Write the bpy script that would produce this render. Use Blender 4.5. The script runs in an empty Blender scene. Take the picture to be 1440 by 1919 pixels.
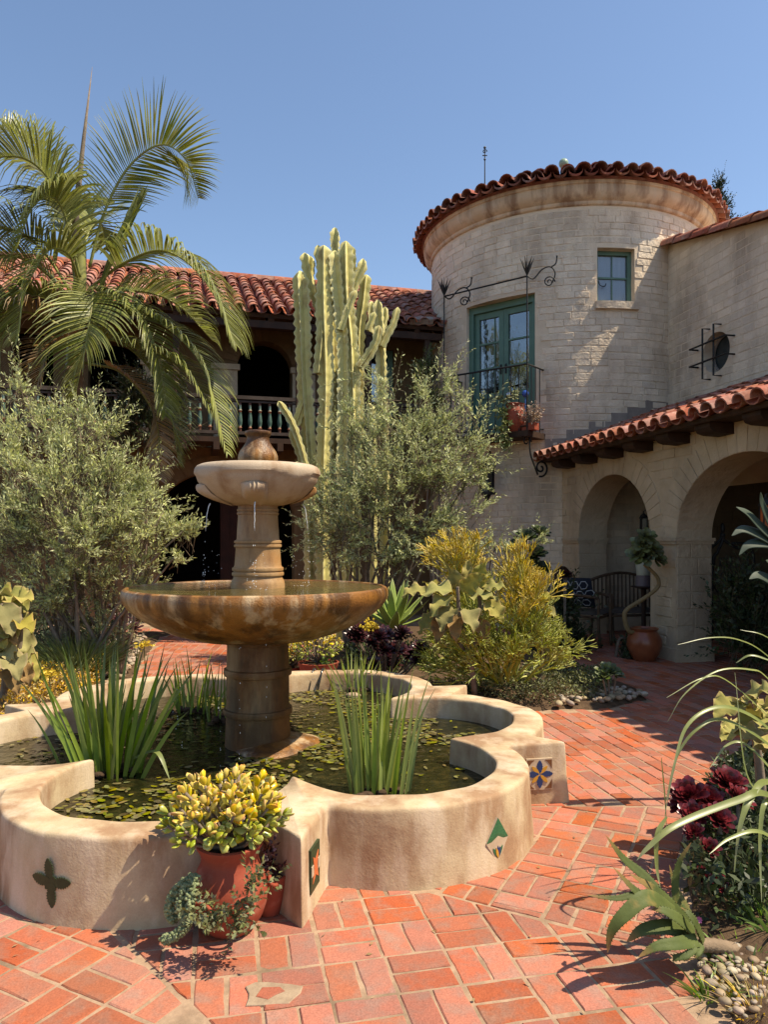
import bpy, math, random
import numpy as np
from mathutils import Vector, Matrix, Quaternion
from math import sin, cos, pi, radians, sqrt, atan2, hypot

scene = bpy.context.scene
col = scene.collection

# ------------------------------------------------------------------ camera
CAM_H, FOC, CX, HY = 1.45, 1400.0, 720.0, 1010.0     # eye height, focal length in photo pixels, centre column, horizon row
cam_d = bpy.data.cameras.new('camera')
cam_d.sensor_fit = 'HORIZONTAL'; cam_d.sensor_width = 36.0; cam_d.lens = 36.0 * FOC / 1440.0
cam_d.shift_y = (HY - 959.5) / 1440.0
cam_d.clip_start = 0.05; cam_d.clip_end = 3000
cam = bpy.data.objects.new('camera', cam_d); col.objects.link(cam)
cam.location = (0, 0, CAM_H); cam.rotation_euler = (radians(90), 0, 0)
scene.camera = cam

# ------------------------------------------------------------------ sky and sun
SUN = Vector((1.0, -0.22, 1.62)).normalized()
w = bpy.data.worlds.new('World'); scene.world = w; w.use_nodes = True
nt = w.node_tree; nt.nodes.clear()
sky = nt.nodes.new('ShaderNodeTexSky'); sky.sky_type = 'NISHITA'; sky.sun_disc = False
sky.sun_elevation = math.asin(SUN.z); sky.sun_rotation = atan2(SUN.x, SUN.y)
sky.air_density = 1.0; sky.dust_density = 0.6; sky.ozone_density = 1.6; sky.altitude = 0
bg = nt.nodes.new('ShaderNodeBackground'); bg.inputs[1].default_value = 0.122
wo = nt.nodes.new('ShaderNodeOutputWorld')
nt.links.new(sky.outputs[0], bg.inputs[0]); nt.links.new(bg.outputs[0], wo.inputs[0])
sd = bpy.data.lights.new('sun', 'SUN'); sd.energy = 5.0; sd.angle = radians(0.5); sd.color = (1.0, 0.875, 0.67)
so = bpy.data.objects.new('sun', sd); col.objects.link(so)
so.rotation_euler = (-SUN).to_track_quat('-Z', 'Y').to_euler(); so.location = (8, 0, 20)

scene.view_settings.view_transform = 'Standard'; scene.view_settings.look = 'None'
scene.view_settings.exposure = 0.62; scene.view_settings.gamma = 1.0
scene.view_settings.use_curve_mapping = False
scene.render.engine = 'CYCLES'
scene.cycles.use_denoising = True
scene.cycles.max_bounces = 7; scene.cycles.diffuse_bounces = 2; scene.cycles.glossy_bounces = 3
scene.cycles.transmission_bounces = 4; scene.cycles.transparent_max_bounces = 8
scene.cycles.caustics_reflective = False; scene.cycles.caustics_refractive = False

# ------------------------------------------------------------------ helpers
def P(px, py, d):
    """a point of the place seen at photo pixel px,py at depth d"""
    return Vector(((px - CX) / FOC * d, d, CAM_H - (py - HY) / FOC * d))
def G(px, py, h=0.0):
    d = (CAM_H - h) * FOC / (py - HY)
    return Vector(((px - CX) / FOC * d, d, h))

WL = {}
def wloc(o): return WL.get(o.name, Vector((0, 0, 0)))
def tag(o, label, cat, group=None, kind=None):
    if label: o['label'] = label
    if cat: o['category'] = cat
    if group: o['group'] = group
    if kind: o['kind'] = kind
    return o
def thing(name, label, cat, loc=(0, 0, 0), group=None, kind=None):
    o = bpy.data.objects.new(name, None); col.objects.link(o); o.empty_display_size = 0.1
    o.location = loc; WL[o.name] = Vector(loc)
    return tag(o, label, cat, group, kind)

class MB:
    def __init__(s): s.v = []; s.f = []; s.a = None
    def add(s, vs, fs):
        o = len(s.v); s.v.extend(tuple(v) for v in vs); s.f.extend(tuple(i + o for i in f) for f in fs); return o
    def box(s, c, h, rz=0.0, M=None):
        c = Vector(c); r = Matrix.Rotation(rz, 3, 'Z') if M is None else M
        vs = [c + r @ Vector((sx * h[0], sy * h[1], sz * h[2])) for sz in (-1, 1) for sy in (-1, 1) for sx in (-1, 1)]
        s.add(vs, [(0, 2, 3, 1), (4, 5, 7, 6), (0, 1, 5, 4), (2, 6, 7, 3), (0, 4, 6, 2), (1, 3, 7, 5)])
    def tube(s, pts, rad, n=6, cap=True, closed=False):
        pts = [Vector(p) for p in pts]; m = len(pts)
        if not hasattr(rad, '__len__'): rad = [rad] * m
        prev = None; base = len(s.v)
        for i, p in enumerate(pts):
            if closed: t = pts[(i + 1) % m] - pts[i - 1]
            else: t = pts[min(i + 1, m - 1)] - pts[max(i - 1, 0)]
            if t.length < 1e-9: t = Vector((0, 0, 1))
            t.normalize()
            if prev is None:
                prev = t.cross(Vector((0, 0, 1)) if abs(t.z) < .9 else Vector((1, 0, 0))).normalized()
            else:
                prev = (prev - t * prev.dot(t)); prev = prev.normalized() if prev.length > 1e-6 else t.orthogonal().normalized()
            b = t.cross(prev)
            for k in range(n):
                a = 2 * pi * k / n; q = p + (prev * cos(a) + b * sin(a)) * rad[i]; s.v.append(tuple(q))
        for i in range(m if closed else m - 1):
            i2 = (i + 1) % m
            for k in range(n):
                k2 = (k + 1) % n
                s.f.append((base + i * n + k, base + i * n + k2, base + i2 * n + k2, base + i2 * n + k))
        if cap and not closed:
            s.f.append(tuple(base + k for k in range(n))[::-1]); s.f.append(tuple(base + (m - 1) * n + k for k in range(n)))
    def lathe(s, prof, c=(0, 0, 0), n=48, cap=True, fn=None):
        c = Vector(c); base = len(s.v); m = len(prof)
        for r, z in prof:
            for k in range(n):
                a = 2 * pi * k / n; rr = r if fn is None else fn(r, z, a)
                s.v.append((c.x + rr * cos(a), c.y + rr * sin(a), c.z + z))
        for i in range(m - 1):
            for k in range(n):
                k2 = (k + 1) % n
                s.f.append((base + i * n + k, base + i * n + k2, base + (i + 1) * n + k2, base + (i + 1) * n + k))
        if cap:
            s.f.append(tuple(base + k for k in range(n))[::-1]); s.f.append(tuple(base + (m - 1) * n + k for k in range(n)))
    def ball(s, c, r, nu=10, nv=7, sc=(1, 1, 1), M=None, jit=0, rnd=None):
        c = Vector(c); base = len(s.v)
        for j in range(1, nv):
            th = pi * j / nv
            for i in range(nu):
                a = 2 * pi * i / nu; k = r * (1 + (rnd.uniform(-jit, jit) if jit else 0))
                q = Vector((k * sc[0] * sin(th) * cos(a), k * sc[1] * sin(th) * sin(a), k * sc[2] * cos(th)))
                if M: q = M @ q
                s.v.append(tuple(c + q))
        t = Vector((0, 0, r * sc[2])); q = M @ t if M else t
        top = len(s.v); s.v.append(tuple(c + q)); bot = len(s.v); s.v.append(tuple(c - q))
        for j in range(nv - 2):
            for i in range(nu):
                i2 = (i + 1) % nu
                s.f.append((base + j * nu + i, base + (j + 1) * nu + i, base + (j + 1) * nu + i2, base + j * nu + i2))
        for i in range(nu):
            i2 = (i + 1) % nu
            s.f.append((top, base + i, base + i2)); s.f.append((bot, base + (nv - 2) * nu + i2, base + (nv - 2) * nu + i))
    def prism(s, poly, z0, z1, inset=0.0, bev=0.0):
        """polygon (ccw xy) extruded; with bev the top edge is chamfered"""
        n = len(poly); cx = sum(p[0] for p in poly) / n; cy = sum(p[1] for p in poly) / n
        def ins(p, e):
            dx, dy = p[0] - cx, p[1] - cy; L = hypot(dx, dy) or 1
            return (p[0] - dx / L * e, p[1] - dy / L * e)
        rings = [[(p[0], p[1], z0) for p in poly], [(p[0], p[1], z1 - bev) for p in poly]]
        if bev: rings.append([(*ins(p, bev * 1.4), z1) for p in poly])
        base = len(s.v)
        for r in rings: s.v.extend(r)
        for i in range(len(rings) - 1):
            for k in range(n):
                k2 = (k + 1) % n; s.f.append((base + i * n + k, base + i * n + k2, base + (i + 1) * n + k2, base + (i + 1) * n + k))
        s.f.append(tuple(base + (len(rings) - 1) * n + k for k in range(n)))
    def sheet(s, grid):
        """grid[i][j] of points -> quads"""
        ni, nj = len(grid), len(grid[0]); base = len(s.v)
        for r in grid: s.v.extend(tuple(p) for p in r)
        for i in range(ni - 1):
            for j in range(nj - 1):
                a = base + i * nj + j; s.f.append((a, a + 1, a + nj + 1, a + nj))
    def mesh(s, name, off=Vector((0, 0, 0)), smooth=False, sharp=None, attr=None):
        me = bpy.data.meshes.new(name)
        v = np.array(s.v, dtype=np.float64).reshape(-1, 3) - np.array(off)
        me.from_pydata(v.tolist(), [], s.f)
        if attr is not None:
            at = me.attributes.new('tip', 'FLOAT', 'POINT'); at.data.foreach_set('value', np.array(attr, dtype=np.float32))
        if smooth:
            me.polygons.foreach_set('use_smooth', [True] * len(me.polygons))
            if sharp: me.set_sharp_from_angle(angle=radians(sharp))
        me.update(); return me
    def build(s, name, mat, parent=None, smooth=False, sharp=None, loc=None, attr=None):
        off = wloc(parent) if parent is not None else (Vector(loc) if loc is not None else Vector((0, 0, 0)))
        me = s.mesh(name, off, smooth, sharp, attr)
        if mat: me.materials.append(mat)
        o = bpy.data.objects.new(name, me); col.objects.link(o)
        if parent is not None: o.parent = parent
        else: o.location = off
        WL[o.name] = Vector(off); return o

def piece(name, me, M, parent):
    """one more object of shared mesh data at world matrix M under a parent that is only translated"""
    o = bpy.data.objects.new(name, me); col.objects.link(o); o.parent = parent
    o.matrix_basis = Matrix.Translation(-wloc(parent)) @ M; return o

def npmesh(name, V, F, mat, parent=None, loc=None, attr=None, smooth=False):
    """fast mesh from arrays; F is (n,3) or (n,4)"""
    off = wloc(parent) if parent is not None else (Vector(loc) if loc is not None else Vector((0, 0, 0)))
    V = np.asarray(V, dtype=np.float64) - np.array(off); F = np.asarray(F, dtype=np.int32)
    me = bpy.data.meshes.new(name); k = F.shape[1]
    me.vertices.add(len(V)); me.vertices.foreach_set('co', V.astype(np.float32).ravel())
    me.loops.add(F.size); me.loops.foreach_set('vertex_index', F.ravel())
    me.polygons.add(len(F)); me.polygons.foreach_set('loop_start', np.arange(len(F), dtype=np.int32) * k)
    if smooth: me.polygons.foreach_set('use_smooth', np.ones(len(F), dtype=bool))
    if attr is not None:
        at = me.attributes.new('tip', 'FLOAT', 'POINT'); at.data.foreach_set('value', np.asarray(attr, dtype=np.float32))
    me.update(calc_edges=True); me.validate()
    if mat: me.materials.append(mat)
    o = bpy.data.objects.new(name, me); col.objects.link(o)
    if parent is not None: o.parent = parent
    else: o.location = off
    WL[o.name] = Vector(off); return o

def crom(pts, n):
    """Catmull-Rom through pts, n samples per span"""
    pts = [Vector(p) for p in pts]
    if len(pts) == 2: return [pts[0].lerp(pts[1], i / n) for i in range(n + 1)]
    q = [pts[0] * 2 - pts[1]] + pts + [pts[-1] * 2 - pts[-2]]; out = []
    for i in range(1, len(q) - 2):
        a, b, c, d = q[i - 1], q[i], q[i + 1], q[i + 2]
        for k in range(n):
            t = k / n
            out.append(.5 * ((2 * b) + (c - a) * t + (2 * a - 5 * b + 4 * c - d) * t * t + (3 * b - a - 3 * c + d) * t ** 3))
    out.append(pts[-1]); return out

# ------------------------------------------------------------------ materials
def lin(r, g, b):
    f = lambda c: (c / 255 / 12.92) if c / 255 <= .04045 else ((c / 255 + .055) / 1.055) ** 2.4
    return (f(r), f(g), f(b))
def mat(name, c1, c2=None, scale=6.0, lo=.35, hi=.65, rough=.8, spec=.3, bump=0.0, bscale=60.0, rnd=0.0, hue=0.0,
        stain=None, stretch=(1, 1, 1), trans=0.0, tip=None, metal=0.0, tcol=None, rvar=0.0, stain2=None, fine=0.0, coat=0.0, bump2=0.0, b2scale=9.0):
    m = bpy.data.materials.new(name); m.use_nodes = True; t = m.node_tree; N = t.nodes; L = t.links
    for n in list(N): N.remove(n)
    out = N.new('ShaderNodeOutputMaterial'); b = N.new('ShaderNodeBsdfPrincipled')
    b.inputs['Roughness'].default_value = rough; b.inputs['Metallic'].default_value = metal
    b.inputs['Specular IOR Level'].default_value = spec; b.inputs['Coat Weight'].default_value = coat
    g = N.new('ShaderNodeNewGeometry')
    def mapped(st):
        mp = N.new('ShaderNodeVectorMath'); mp.operation = 'MULTIPLY'; mp.inputs[1].default_value = st
        L.new(g.outputs['Position'], mp.inputs[0]); return mp.outputs[0]
    def noise(sc, st=(1, 1, 1), det=6.0, ro=.6):
        n = N.new('ShaderNodeTexNoise'); n.inputs['Scale'].default_value = sc; n.inputs['Detail'].default_value = det
        n.inputs['Roughness'].default_value = ro; L.new(mapped(st), n.inputs['Vector']); return n.outputs['Fac']
    def rng(fac, a, bb, x=0.0, y=1.0):
        r = N.new('ShaderNodeMapRange'); r.inputs[1].default_value = a; r.inputs[2].default_value = bb
        r.inputs[3].default_value = x; r.inputs[4].default_value = y; L.new(fac, r.inputs[0]); return r.outputs[0]
    def mix(fac, a, c, mode='MIX'):
        x = N.new('ShaderNodeMix'); x.data_type = 'RGBA'; x.blend_type = mode
        if isinstance(fac, float): x.inputs[0].default_value = fac
        else: L.new(fac, x.inputs[0])
        for k, q in ((6, a), (7, c)):
            if isinstance(q, tuple): x.inputs[k].default_value = (*q, 1)
            else: L.new(q, x.inputs[k])
        return x.outputs[2]
    cur = c1
    if c2: cur = mix(rng(noise(scale, stretch), lo, hi), c1, c2)
    for s_ in (stain, stain2):
        if s_:
            cur = mix(rng(noise(s_[1], s_[4] if len(s_) > 4 else (1, 1, 1), 8.0), s_[2], s_[3], 0, s_[5] if len(s_) > 5 else 1.0), cur, s_[0])
    if tip:
        at = N.new('ShaderNodeAttribute'); at.attribute_name = 'tip'
        cur = mix(rng(at.outputs['Fac'], tip[1], tip[2]), cur, tip[0])
    if fine:
        cur = mix(rng(noise(160, (1, 1, 1), 3.0), .3, .7, 0, 1), cur, mix(1.0, cur, (1 - fine, 1 - fine, 1 - fine), 'MULTIPLY')) if not isinstance(cur, tuple) else mix(rng(noise(160), .3, .7), cur, tuple(k * (1 - fine) for k in cur))
    if rnd or hue or rvar:
        oi = N.new('ShaderNodeObjectInfo'); ad = N.new('ShaderNodeMath'); ad.operation = 'ADD'
        L.new(oi.outputs['Random'], ad.inputs[0]); L.new(g.outputs['Random Per Island'], ad.inputs[1])
        fr = N.new('ShaderNodeMath'); fr.operation = 'FRACT'; L.new(ad.outputs[0], fr.inputs[0])
        hs = N.new('ShaderNodeHueSaturation')
        if isinstance(cur, tuple): hs.inputs['Color'].default_value = (*cur, 1)
        else: L.new(cur, hs.inputs['Color'])
        L.new(rng(fr.outputs[0], 0, 1, 1 - rnd, 1 + rnd), hs.inputs['Value'])
        if hue:
            m2 = N.new('ShaderNodeMath'); m2.operation = 'MULTIPLY'; m2.inputs[1].default_value = 7.13; L.new(fr.outputs[0], m2.inputs[0])
            f2 = N.new('ShaderNodeMath'); f2.operation = 'FRACT'; L.new(m2.outputs[0], f2.inputs[0])
            L.new(rng(f2.outputs[0], 0, 1, .5 - hue, .5 + hue), hs.inputs['Hue'])
            m3 = N.new('ShaderNodeMath'); m3.operation = 'MULTIPLY'; m3.inputs[1].default_value = 17.7; L.new(fr.outputs[0], m3.inputs[0])
            f3 = N.new('ShaderNodeMath'); f3.operation = 'FRACT'; L.new(m3.outputs[0], f3.inputs[0])
            L.new(rng(f3.outputs[0], 0, 1, 1 - rnd * .9, 1 + rnd * .5), hs.inputs['Saturation'])
        cur = hs.outputs['Color']
    if isinstance(cur, tuple): b.inputs['Base Color'].default_value = (*cur, 1)
    else: L.new(cur, b.inputs['Base Color'])
    if rvar:
        L.new(rng(noise(scale * 2), .3, .7, max(.02, rough - rvar), min(1, rough + rvar)), b.inputs['Roughness'])
    hgt = None
    if bump:
        bn = N.new('ShaderNodeBump'); bn.inputs['Strength'].default_value = 1.0; bn.inputs['Distance'].default_value = bump
        L.new(noise(bscale, (1, 1, 1), 5.0), bn.inputs['Height']); hgt = bn
    if bump2:
        b2 = N.new('ShaderNodeBump'); b2.inputs['Strength'].default_value = 1.0; b2.inputs['Distance'].default_value = bump2
        L.new(noise(b2scale, (1, 1, 1), 4.0), b2.inputs['Height'])
        if hgt: L.new(hgt.outputs[0], b2.inputs['Normal'])
        hgt = b2
    if hgt: L.new(hgt.outputs[0], b.inputs['Normal'])
    surf = b.outputs[0]
    if trans:
        tr = N.new('ShaderNodeBsdfTranslucent')
        if tcol: tr.inputs[0].default_value = (*tcol, 1)
        elif isinstance(cur, tuple): tr.inputs[0].default_value = (*cur, 1)
        else: L.new(cur, tr.inputs[0])
        mx = N.new('ShaderNodeMixShader'); mx.inputs[0].default_value = trans
        L.new(b.outputs[0], mx.inputs[1]); L.new(tr.outputs[0], mx.inputs[2]); surf = mx.outputs[0]
    L.new(surf, out.inputs[0]); return m

def glassmat(name, tint, refl=.25):
    m = bpy.data.materials.new(name); m.use_nodes = True; t = m.node_tree; N = t.nodes; L = t.links
    for n in list(N): N.remove(n)
    out = N.new('ShaderNodeOutputMaterial'); tr = N.new('ShaderNodeBsdfTransparent'); tr.inputs[0].default_value = (*tint, 1)
    gl = N.new('ShaderNodeBsdfGlossy'); gl.inputs['Roughness'].default_value = .015
    ns = N.new('ShaderNodeTexNoise'); ns.inputs['Scale'].default_value = 1.6
    bp = N.new('ShaderNodeBump'); bp.inputs['Distance'].default_value = .02; bp.inputs['Strength'].default_value = .25
    L.new(ns.outputs[0], bp.inputs['Height']); L.new(bp.outputs[0], gl.inputs['Normal'])
    fr = N.new('ShaderNodeFresnel'); fr.inputs[0].default_value = 1.5
    ad = N.new('ShaderNodeMath'); ad.operation = 'ADD'; ad.inputs[1].default_value = refl; L.new(fr.outputs[0], ad.inputs[0])
    mx = N.new('ShaderNodeMixShader'); L.new(ad.outputs[0], mx.inputs[0]); L.new(tr.outputs[0], mx.inputs[1]); L.new(gl.outputs[0], mx.inputs[2])
    L.new(mx.outputs[0], out.inputs[0]); return m

M = {}
M['brick'] = mat('paver_brick', (.50, .152, .075), (.40, .118, .062), 9, .32, .68, .9, .12, .003, 45, rnd=.17, hue=.003,
                 stain=((.36, .21, .15), 9, .46, .64, (1, 1, 1), .75), stain2=((.34, .15, .10), 1.5, .46, .64, (1, 1, 1), .6), fine=.30, bump2=.004, b2scale=17)
M['mortar'] = mat('mortar', (.42, .29, .19), (.30, .20, .13), 22, .3, .7, .95, .1, .004, 60, stain=((.2, .14, .09), 4, 0.48, 0.65))
M['soil'] = mat('soil', (.10, .065, .04), (.05, .032, .02), 14, .3, .7, .95, .1, .02, 30)
M['stucco'] = mat('pool_stucco', (.58, .455, .285), (.48, .35, .21), 5.5, .35, .68, .9, .15, .0016, 95,
                  stain=((.30, .165, .09), 3.4, 0.43, 0.60, (1, 1, .6), .8), stain2=((.66, .53, .38), 6, 0.48, 0.65, (1, 1, .3), .75), bump2=.0035, b2scale=11, fine=.12)
M['tower'] = mat('painted_brick', (.79, .655, .495), (.69, .555, .405), 5, .3, .7, .85, .2, .004, 60, rnd=.09,
                 stain=((.34, .25, .18), 1.6, 0.45, 0.65, (1, 1, .35), .7), stain2=((.70, .60, .49), 2.4, 0.49, 0.68, (1, 1, .5), .55), bump2=.022, b2scale=13)
M['arcade'] = mat('painted_block', (.57, .45, .31), (.48, .37, .245), 4, .3, .7, .88, .15, .004, 60, rnd=.05,
                  stain=((.27, .19, .12), 1.8, 0.48, 0.70, (1, 1, .35), .55), bump2=.018, b2scale=13)
M['joint'] = mat('painted_joint', (.72, .585, .43), (.62, .49, .35), 6, .3, .7, .9, .15, .005, 60)
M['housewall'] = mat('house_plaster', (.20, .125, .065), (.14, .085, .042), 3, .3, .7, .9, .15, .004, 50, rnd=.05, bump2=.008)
M['tile'] = mat('clay_tile', (.38, .14, .085), (.27, .09, .055), 9, .3, .7, .85, .2, .003, 60, rnd=.28, hue=.008,
                stain=((.16, .075, .05), 14, 0.48, 0.70, (1, 1, 1), .7), stain2=((.52, .36, .26), 10, 0.53, 0.75, (1, 1, 1), .6))
M['cornice'] = mat('cornice_plaster', (.66, .50, .34), (.54, .38, .24), 4, .3, .7, .85, .2, .003, 40,
                   stain=((.22, .12, .07), 4.0, 0.45, 0.62, (1, 1, .12), .8), stain2=((.62, .52, .40), 6, 0.53, 0.70, (1, 1, .15), .6))
M['tower_tile'] = mat('dark_clay_tile', (.27, .095, .06), (.19, .062, .042), 9, .3, .7, .85, .2, .004, 60, rnd=.30, hue=.008, stain=((.12, .06, .045), 14, .48, .7, (1, 1, 1), .7), stain2=((.42, .26, .18), 10, .54, .75, (1, 1, 1), .5))
M['iron'] = mat('wrought_iron', (.012, .011, .010), None, rough=.55, spec=.4, bump=.001)
M['wood_dark'] = mat('dark_timber', (.055, .026, .014), (.03, .015, .009), 8, stretch=(1, 1, .3), rough=.7)
M['wood_rail'] = mat('rail_timber', (.075, .055, .045), (.045, .03, .022), 8, rough=.6)
M['green_paint'] = mat('green_paint', (.12, .215, .165), (.09, .17, .13), 5, rough=.5, spec=.4, bump=.001, bscale=40)
M['curtain'] = mat('curtain', (.55, .55, .56), None, rough=.9)
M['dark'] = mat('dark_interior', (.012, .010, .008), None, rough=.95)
M['glass'] = glassmat('window_glass', (.75, .80, .80), .18)
M['clearglass'] = glassmat('casement_glass', (.92, .95, .97), .02)
M['lead'] = mat('lead_flashing', (.30, .25, .21), (.22, .18, .155), 6, rough=.75)
M['stone_wet'] = mat('wet_cast_stone', (.36, .165, .036), (.19, .075, .015), 4, .36, .64, .42, .4, .004, 95,
                     stain=((.56, .42, .25), 9, .52, .64, (1, 1, .16), .8), stain2=((.075, .030, .008), 7, .47, .60, (1, 1, .18), .85), rvar=.15, fine=.2)
M['stone_dry'] = mat('cast_stone', (.52, .42, .31), (.43, .32, .215), 7, .3, .7, .75, .25, .0022, 120,
                     stain=((.27, .15, .07), 6, 0.51, 0.68, (1, 1, .3), .7), fine=.15)
M['stone_mid'] = mat('damp_cast_stone', (.42, .27, .13), (.34, .15, .035), 5, .3, .7, .5, .4, .002, 120,
                     stain=((.16, .08, .03), 6, 0.51, 0.66, (1, 1, .25), .8), fine=.15)
M['stone_col'] = mat('stained_cast_stone', (.21, .085, .020), (.095, .036, .009), 6, .3, .7, .55, .35, .002, 120,
                     stain=((.34, .22, .10), 5, 0.53, 0.68, (1, 1, .2), .7), stain2=((.05, .03, .012), 5, 0.49, 0.62, (1, 1, .3), .7), rvar=.12)
M['terracotta'] = mat('terracotta', (.31, .066, .032), (.25, .05, .026), 9, rough=.7, spec=.3, bump=.001, bscale=80, stain=((.5, .25, .17), 12, 0.55, 0.75, (1, 1, 1), .5))
M['pebble'] = mat('river_pebble', (.38, .30, .20), (.28, .21, .135), 18, rough=.65, spec=.3, rnd=.35, hue=.02, bump=.001)
M['drop'] = mat('water_drop', (.75, .78, .80), None, rough=.1, spec=.8)
# ================================================================== ground, patio, beds
def inpoly(x, y, poly):
    c = False; j = len(poly) - 1
    for i in range(len(poly)):
        xi, yi = poly[i]; xj, yj = poly[j]
        if (yi > y) != (yj > y) and x < (xj - xi) * (y - yi) / (yj - yi) + xi: c = not c
        j = i
    return c
def clip(poly, p, n):
    """keep the side of the line through p where dot(q-p,n)>=0"""
    out = []
    for i in range(len(poly)):
        a, b = poly[i], poly[(i + 1) % len(poly)]
        da = (a[0] - p[0]) * n[0] + (a[1] - p[1]) * n[1]; db = (b[0] - p[0]) * n[0] + (b[1] - p[1]) * n[1]
        if da >= 0: out.append(a)
        if (da >= 0) != (db >= 0):
            t = da / (da - db); out.append((a[0] + (b[0] - a[0]) * t, a[1] + (b[1] - a[1]) * t))
    return out
def area(poly): return .5 * sum(poly[i][0] * poly[(i + 1) % len(poly)][1] - poly[(i + 1) % len(poly)][0] * poly[i][1] for i in range(len(poly)))

mb = MB(); mb.add([(-400, -200, -.05), (400, -200, -.05), (400, 800, -.05), (-400, 800, -.05)], [(0, 1, 2, 3)])
ground = mb.build('ground', M['soil']); ground['kind'] = 'structure'

BED_R = [G(1400, 1960).xy, G(1368, 1919).xy, G(1300, 1800).xy, G(1278, 1740).xy, G(1290, 1640).xy, G(1300, 1560).xy, G(1318, 1490).xy, G(1352, 1432).xy,
         G(1420, 1385).xy, (3.4, 5.2), (4.2, 3.0), (3.0, 1.2), (1.3, 1.2)]
BED_B = [(-.95, 6.75), (-.2, 6.7), (.45, 6.25), (1.0, 6.15), G(1040, 1330).xy, (1.9, 6.35), G(1215, 1312).xy, (2.45, 7.2), (2.0, 8.2), (2.0, 9.8), (1.2, 12.2), (-.6, 12.2), (-.9, 10.5), (-.75, 8.4)]
BED_L = [(-9, 4.6), (-4.2, 4.3), (-2.75, 4.6), (-2.55, 5.5), (-2.25, 6.2), G(255, 1262).xy, G(300, 1195).xy, (-3.2, 11.6), (-9, 10.6)]
BEDS = [[tuple(p) for p in b] for b in (BED_R, BED_B, BED_L)]

mb = MB(); nx, ny = 60, 90
mb.sheet([[(-9 + 14 * i / nx, .6 + 15.4 * j / ny, -.0045 + .0015 * sin(i * 2.1) * cos(j * 1.7)) for i in range(nx + 1)] for j in range(ny + 1)])
patio = mb.build('patio', M['mortar']); patio['kind'] = 'structure'

PC = (-.78, 4.62)
LOBES = [((.81, -.82), .53, .70), ((-.22, -1.10), .56, .73), ((1.05, .13), .54, .73)] + \
        [((1.13 * cos(radians(a)), 1.13 * sin(radians(a))), .60, .77) for a in (70, 134, 197)]
SPURS = [(-75.5, 1.88), (-15.5, 1.86), (39, 1.84), (102, 1.84), (166, 1.86), (-132, 1.86)]
def ray_circ(th, c, R):
    b = cos(th) * c[0] + sin(th) * c[1]; q = c[0] ** 2 + c[1] ** 2 - R * R; D = b * b - q
    return b + sqrt(D) if D > 0 else -1
def r_in(th): return max([1.04] + [ray_circ(th, c, a) for c, a, b in LOBES])
def r_spur(th):
    best = -1
    for a, R in SPURS:
        a = radians(a); dt = (th - a + pi) % (2 * pi) - pi
        if abs(dt) > .5: continue
        s = 1 if dt >= 0 else -1; h = radians(25)
        # side line leaves the apex going inward at +-25 degrees from the axis
        best = max(best, R * sin(h) / sin(h + abs(dt)) if (h + abs(dt)) < pi else -1)
    return best
def r_out(th): return max(max(ray_circ(th, c, b) for c, a, b in LOBES), r_spur(th))
def in_pool(x, y, pad=0.0):
    dx, dy = x - PC[0], y - PC[1]; r = hypot(dx, dy)
    return r < 2.0 and r < r_out(atan2(dy, dx)) - pad

# seams between the laid fields
S_L = ((-.915, 2.67), (-.67, .742))       # left seam: point, direction outward (down-left)
S_R = ((.172, 3.09), (.875, -.484))       # right seam
def zone(x, y):
    nl = -(x - S_L[0][0]) * S_L[1][1] + (y - S_L[0][1]) * S_L[1][0]
    return nl
rng = random.Random(5)
BW, BL, JT = .0970, .2045, .0105
CELL = BW * 2 + JT * 2
def field(ang, x0, x1, y0, y1, clips, keep, style='basket'):
    out = []; a = radians(ang); ca, sa = cos(a), sin(a); R = 9.0; n = int(R / CELL) + 2
    cx, cy = .0, 2.6
    if style == 'basket':
        rects = []
        for i in range(-n, n):
            for j in range(-n, n):
                for k in range(2):
                    if (i + j) % 2: rects.append((i * CELL + JT / 2, j * CELL + k * CELL / 2 + JT / 2, BL, BW))
                    else: rects.append((i * CELL + k * CELL / 2 + JT / 2, j * CELL + JT / 2, BW, BL))
    else:
        rects = []; jt = .008
        for i in range(-60, 75):
            for j in range(-40, 60):
                rects.append((i * (BW + jt), (j + (.5 if i % 2 else 0)) * (BL + jt), BW, BL))
    for x, y, w_, h_ in rects:
        mx, my = x + w_ / 2, y + h_ / 2; wx, wy = cx + mx * ca - my * sa, cy + mx * sa + my * ca
        if not (x0 < wx < x1 and y0 < wy < y1) or abs(wx) > .56 * wy + .5: continue
        j_ = lambda: rng.uniform(-.003, .003)
        poly = [(x + j_(), y + j_()), (x + w_ + j_(), y + j_()), (x + w_ + j_(), y + h_ + j_()), (x + j_(), y + h_ + j_())]
        poly = [(cx + p * ca - q * sa, cy + p * sa + q * ca) for p, q in poly]
        for c in clips:
            poly = clip(poly, *c)
            if len(poly) < 3: break
        if len(poly) < 3 or area(poly) < .0022: continue
        mx = sum(p[0] for p in poly) / len(poly); my = sum(p[1] for p in poly) / len(poly)
        if any(inpoly(mx, my, b) for b in BEDS) or in_pool(mx, my, .13) or not keep(mx, my): continue
        out.append(poly)
    return out
g = .009
def off(p, n, e): return (p[0] + n[0] * e, p[1] + n[1] * e)
nL = (S_L[1][1], -S_L[1][0])      # normal of the left seam pointing to the middle field
if (0 - S_L[0][0]) * nL[0] + (2.2 - S_L[0][1]) * nL[1] < 0: nL = (-nL[0], -nL[1])
nR = (S_R[1][1], -S_R[1][0])
if (0 - S_R[0][0]) * nR[0] + (2.2 - S_R[0][1]) * nR[1] < 0: nR = (-nR[0], -nR[1])
mL = (-nL[0], -nL[1]); mR = (-nR[0], -nR[1])
YB = 4.06
bricks = field(12.3, -2.2, 2.2, 1.0, 3.5, [(off(S_L[0], nL, g), nL), (off(S_R[0], nR, g), nR)], lambda x, y: True)
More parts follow.
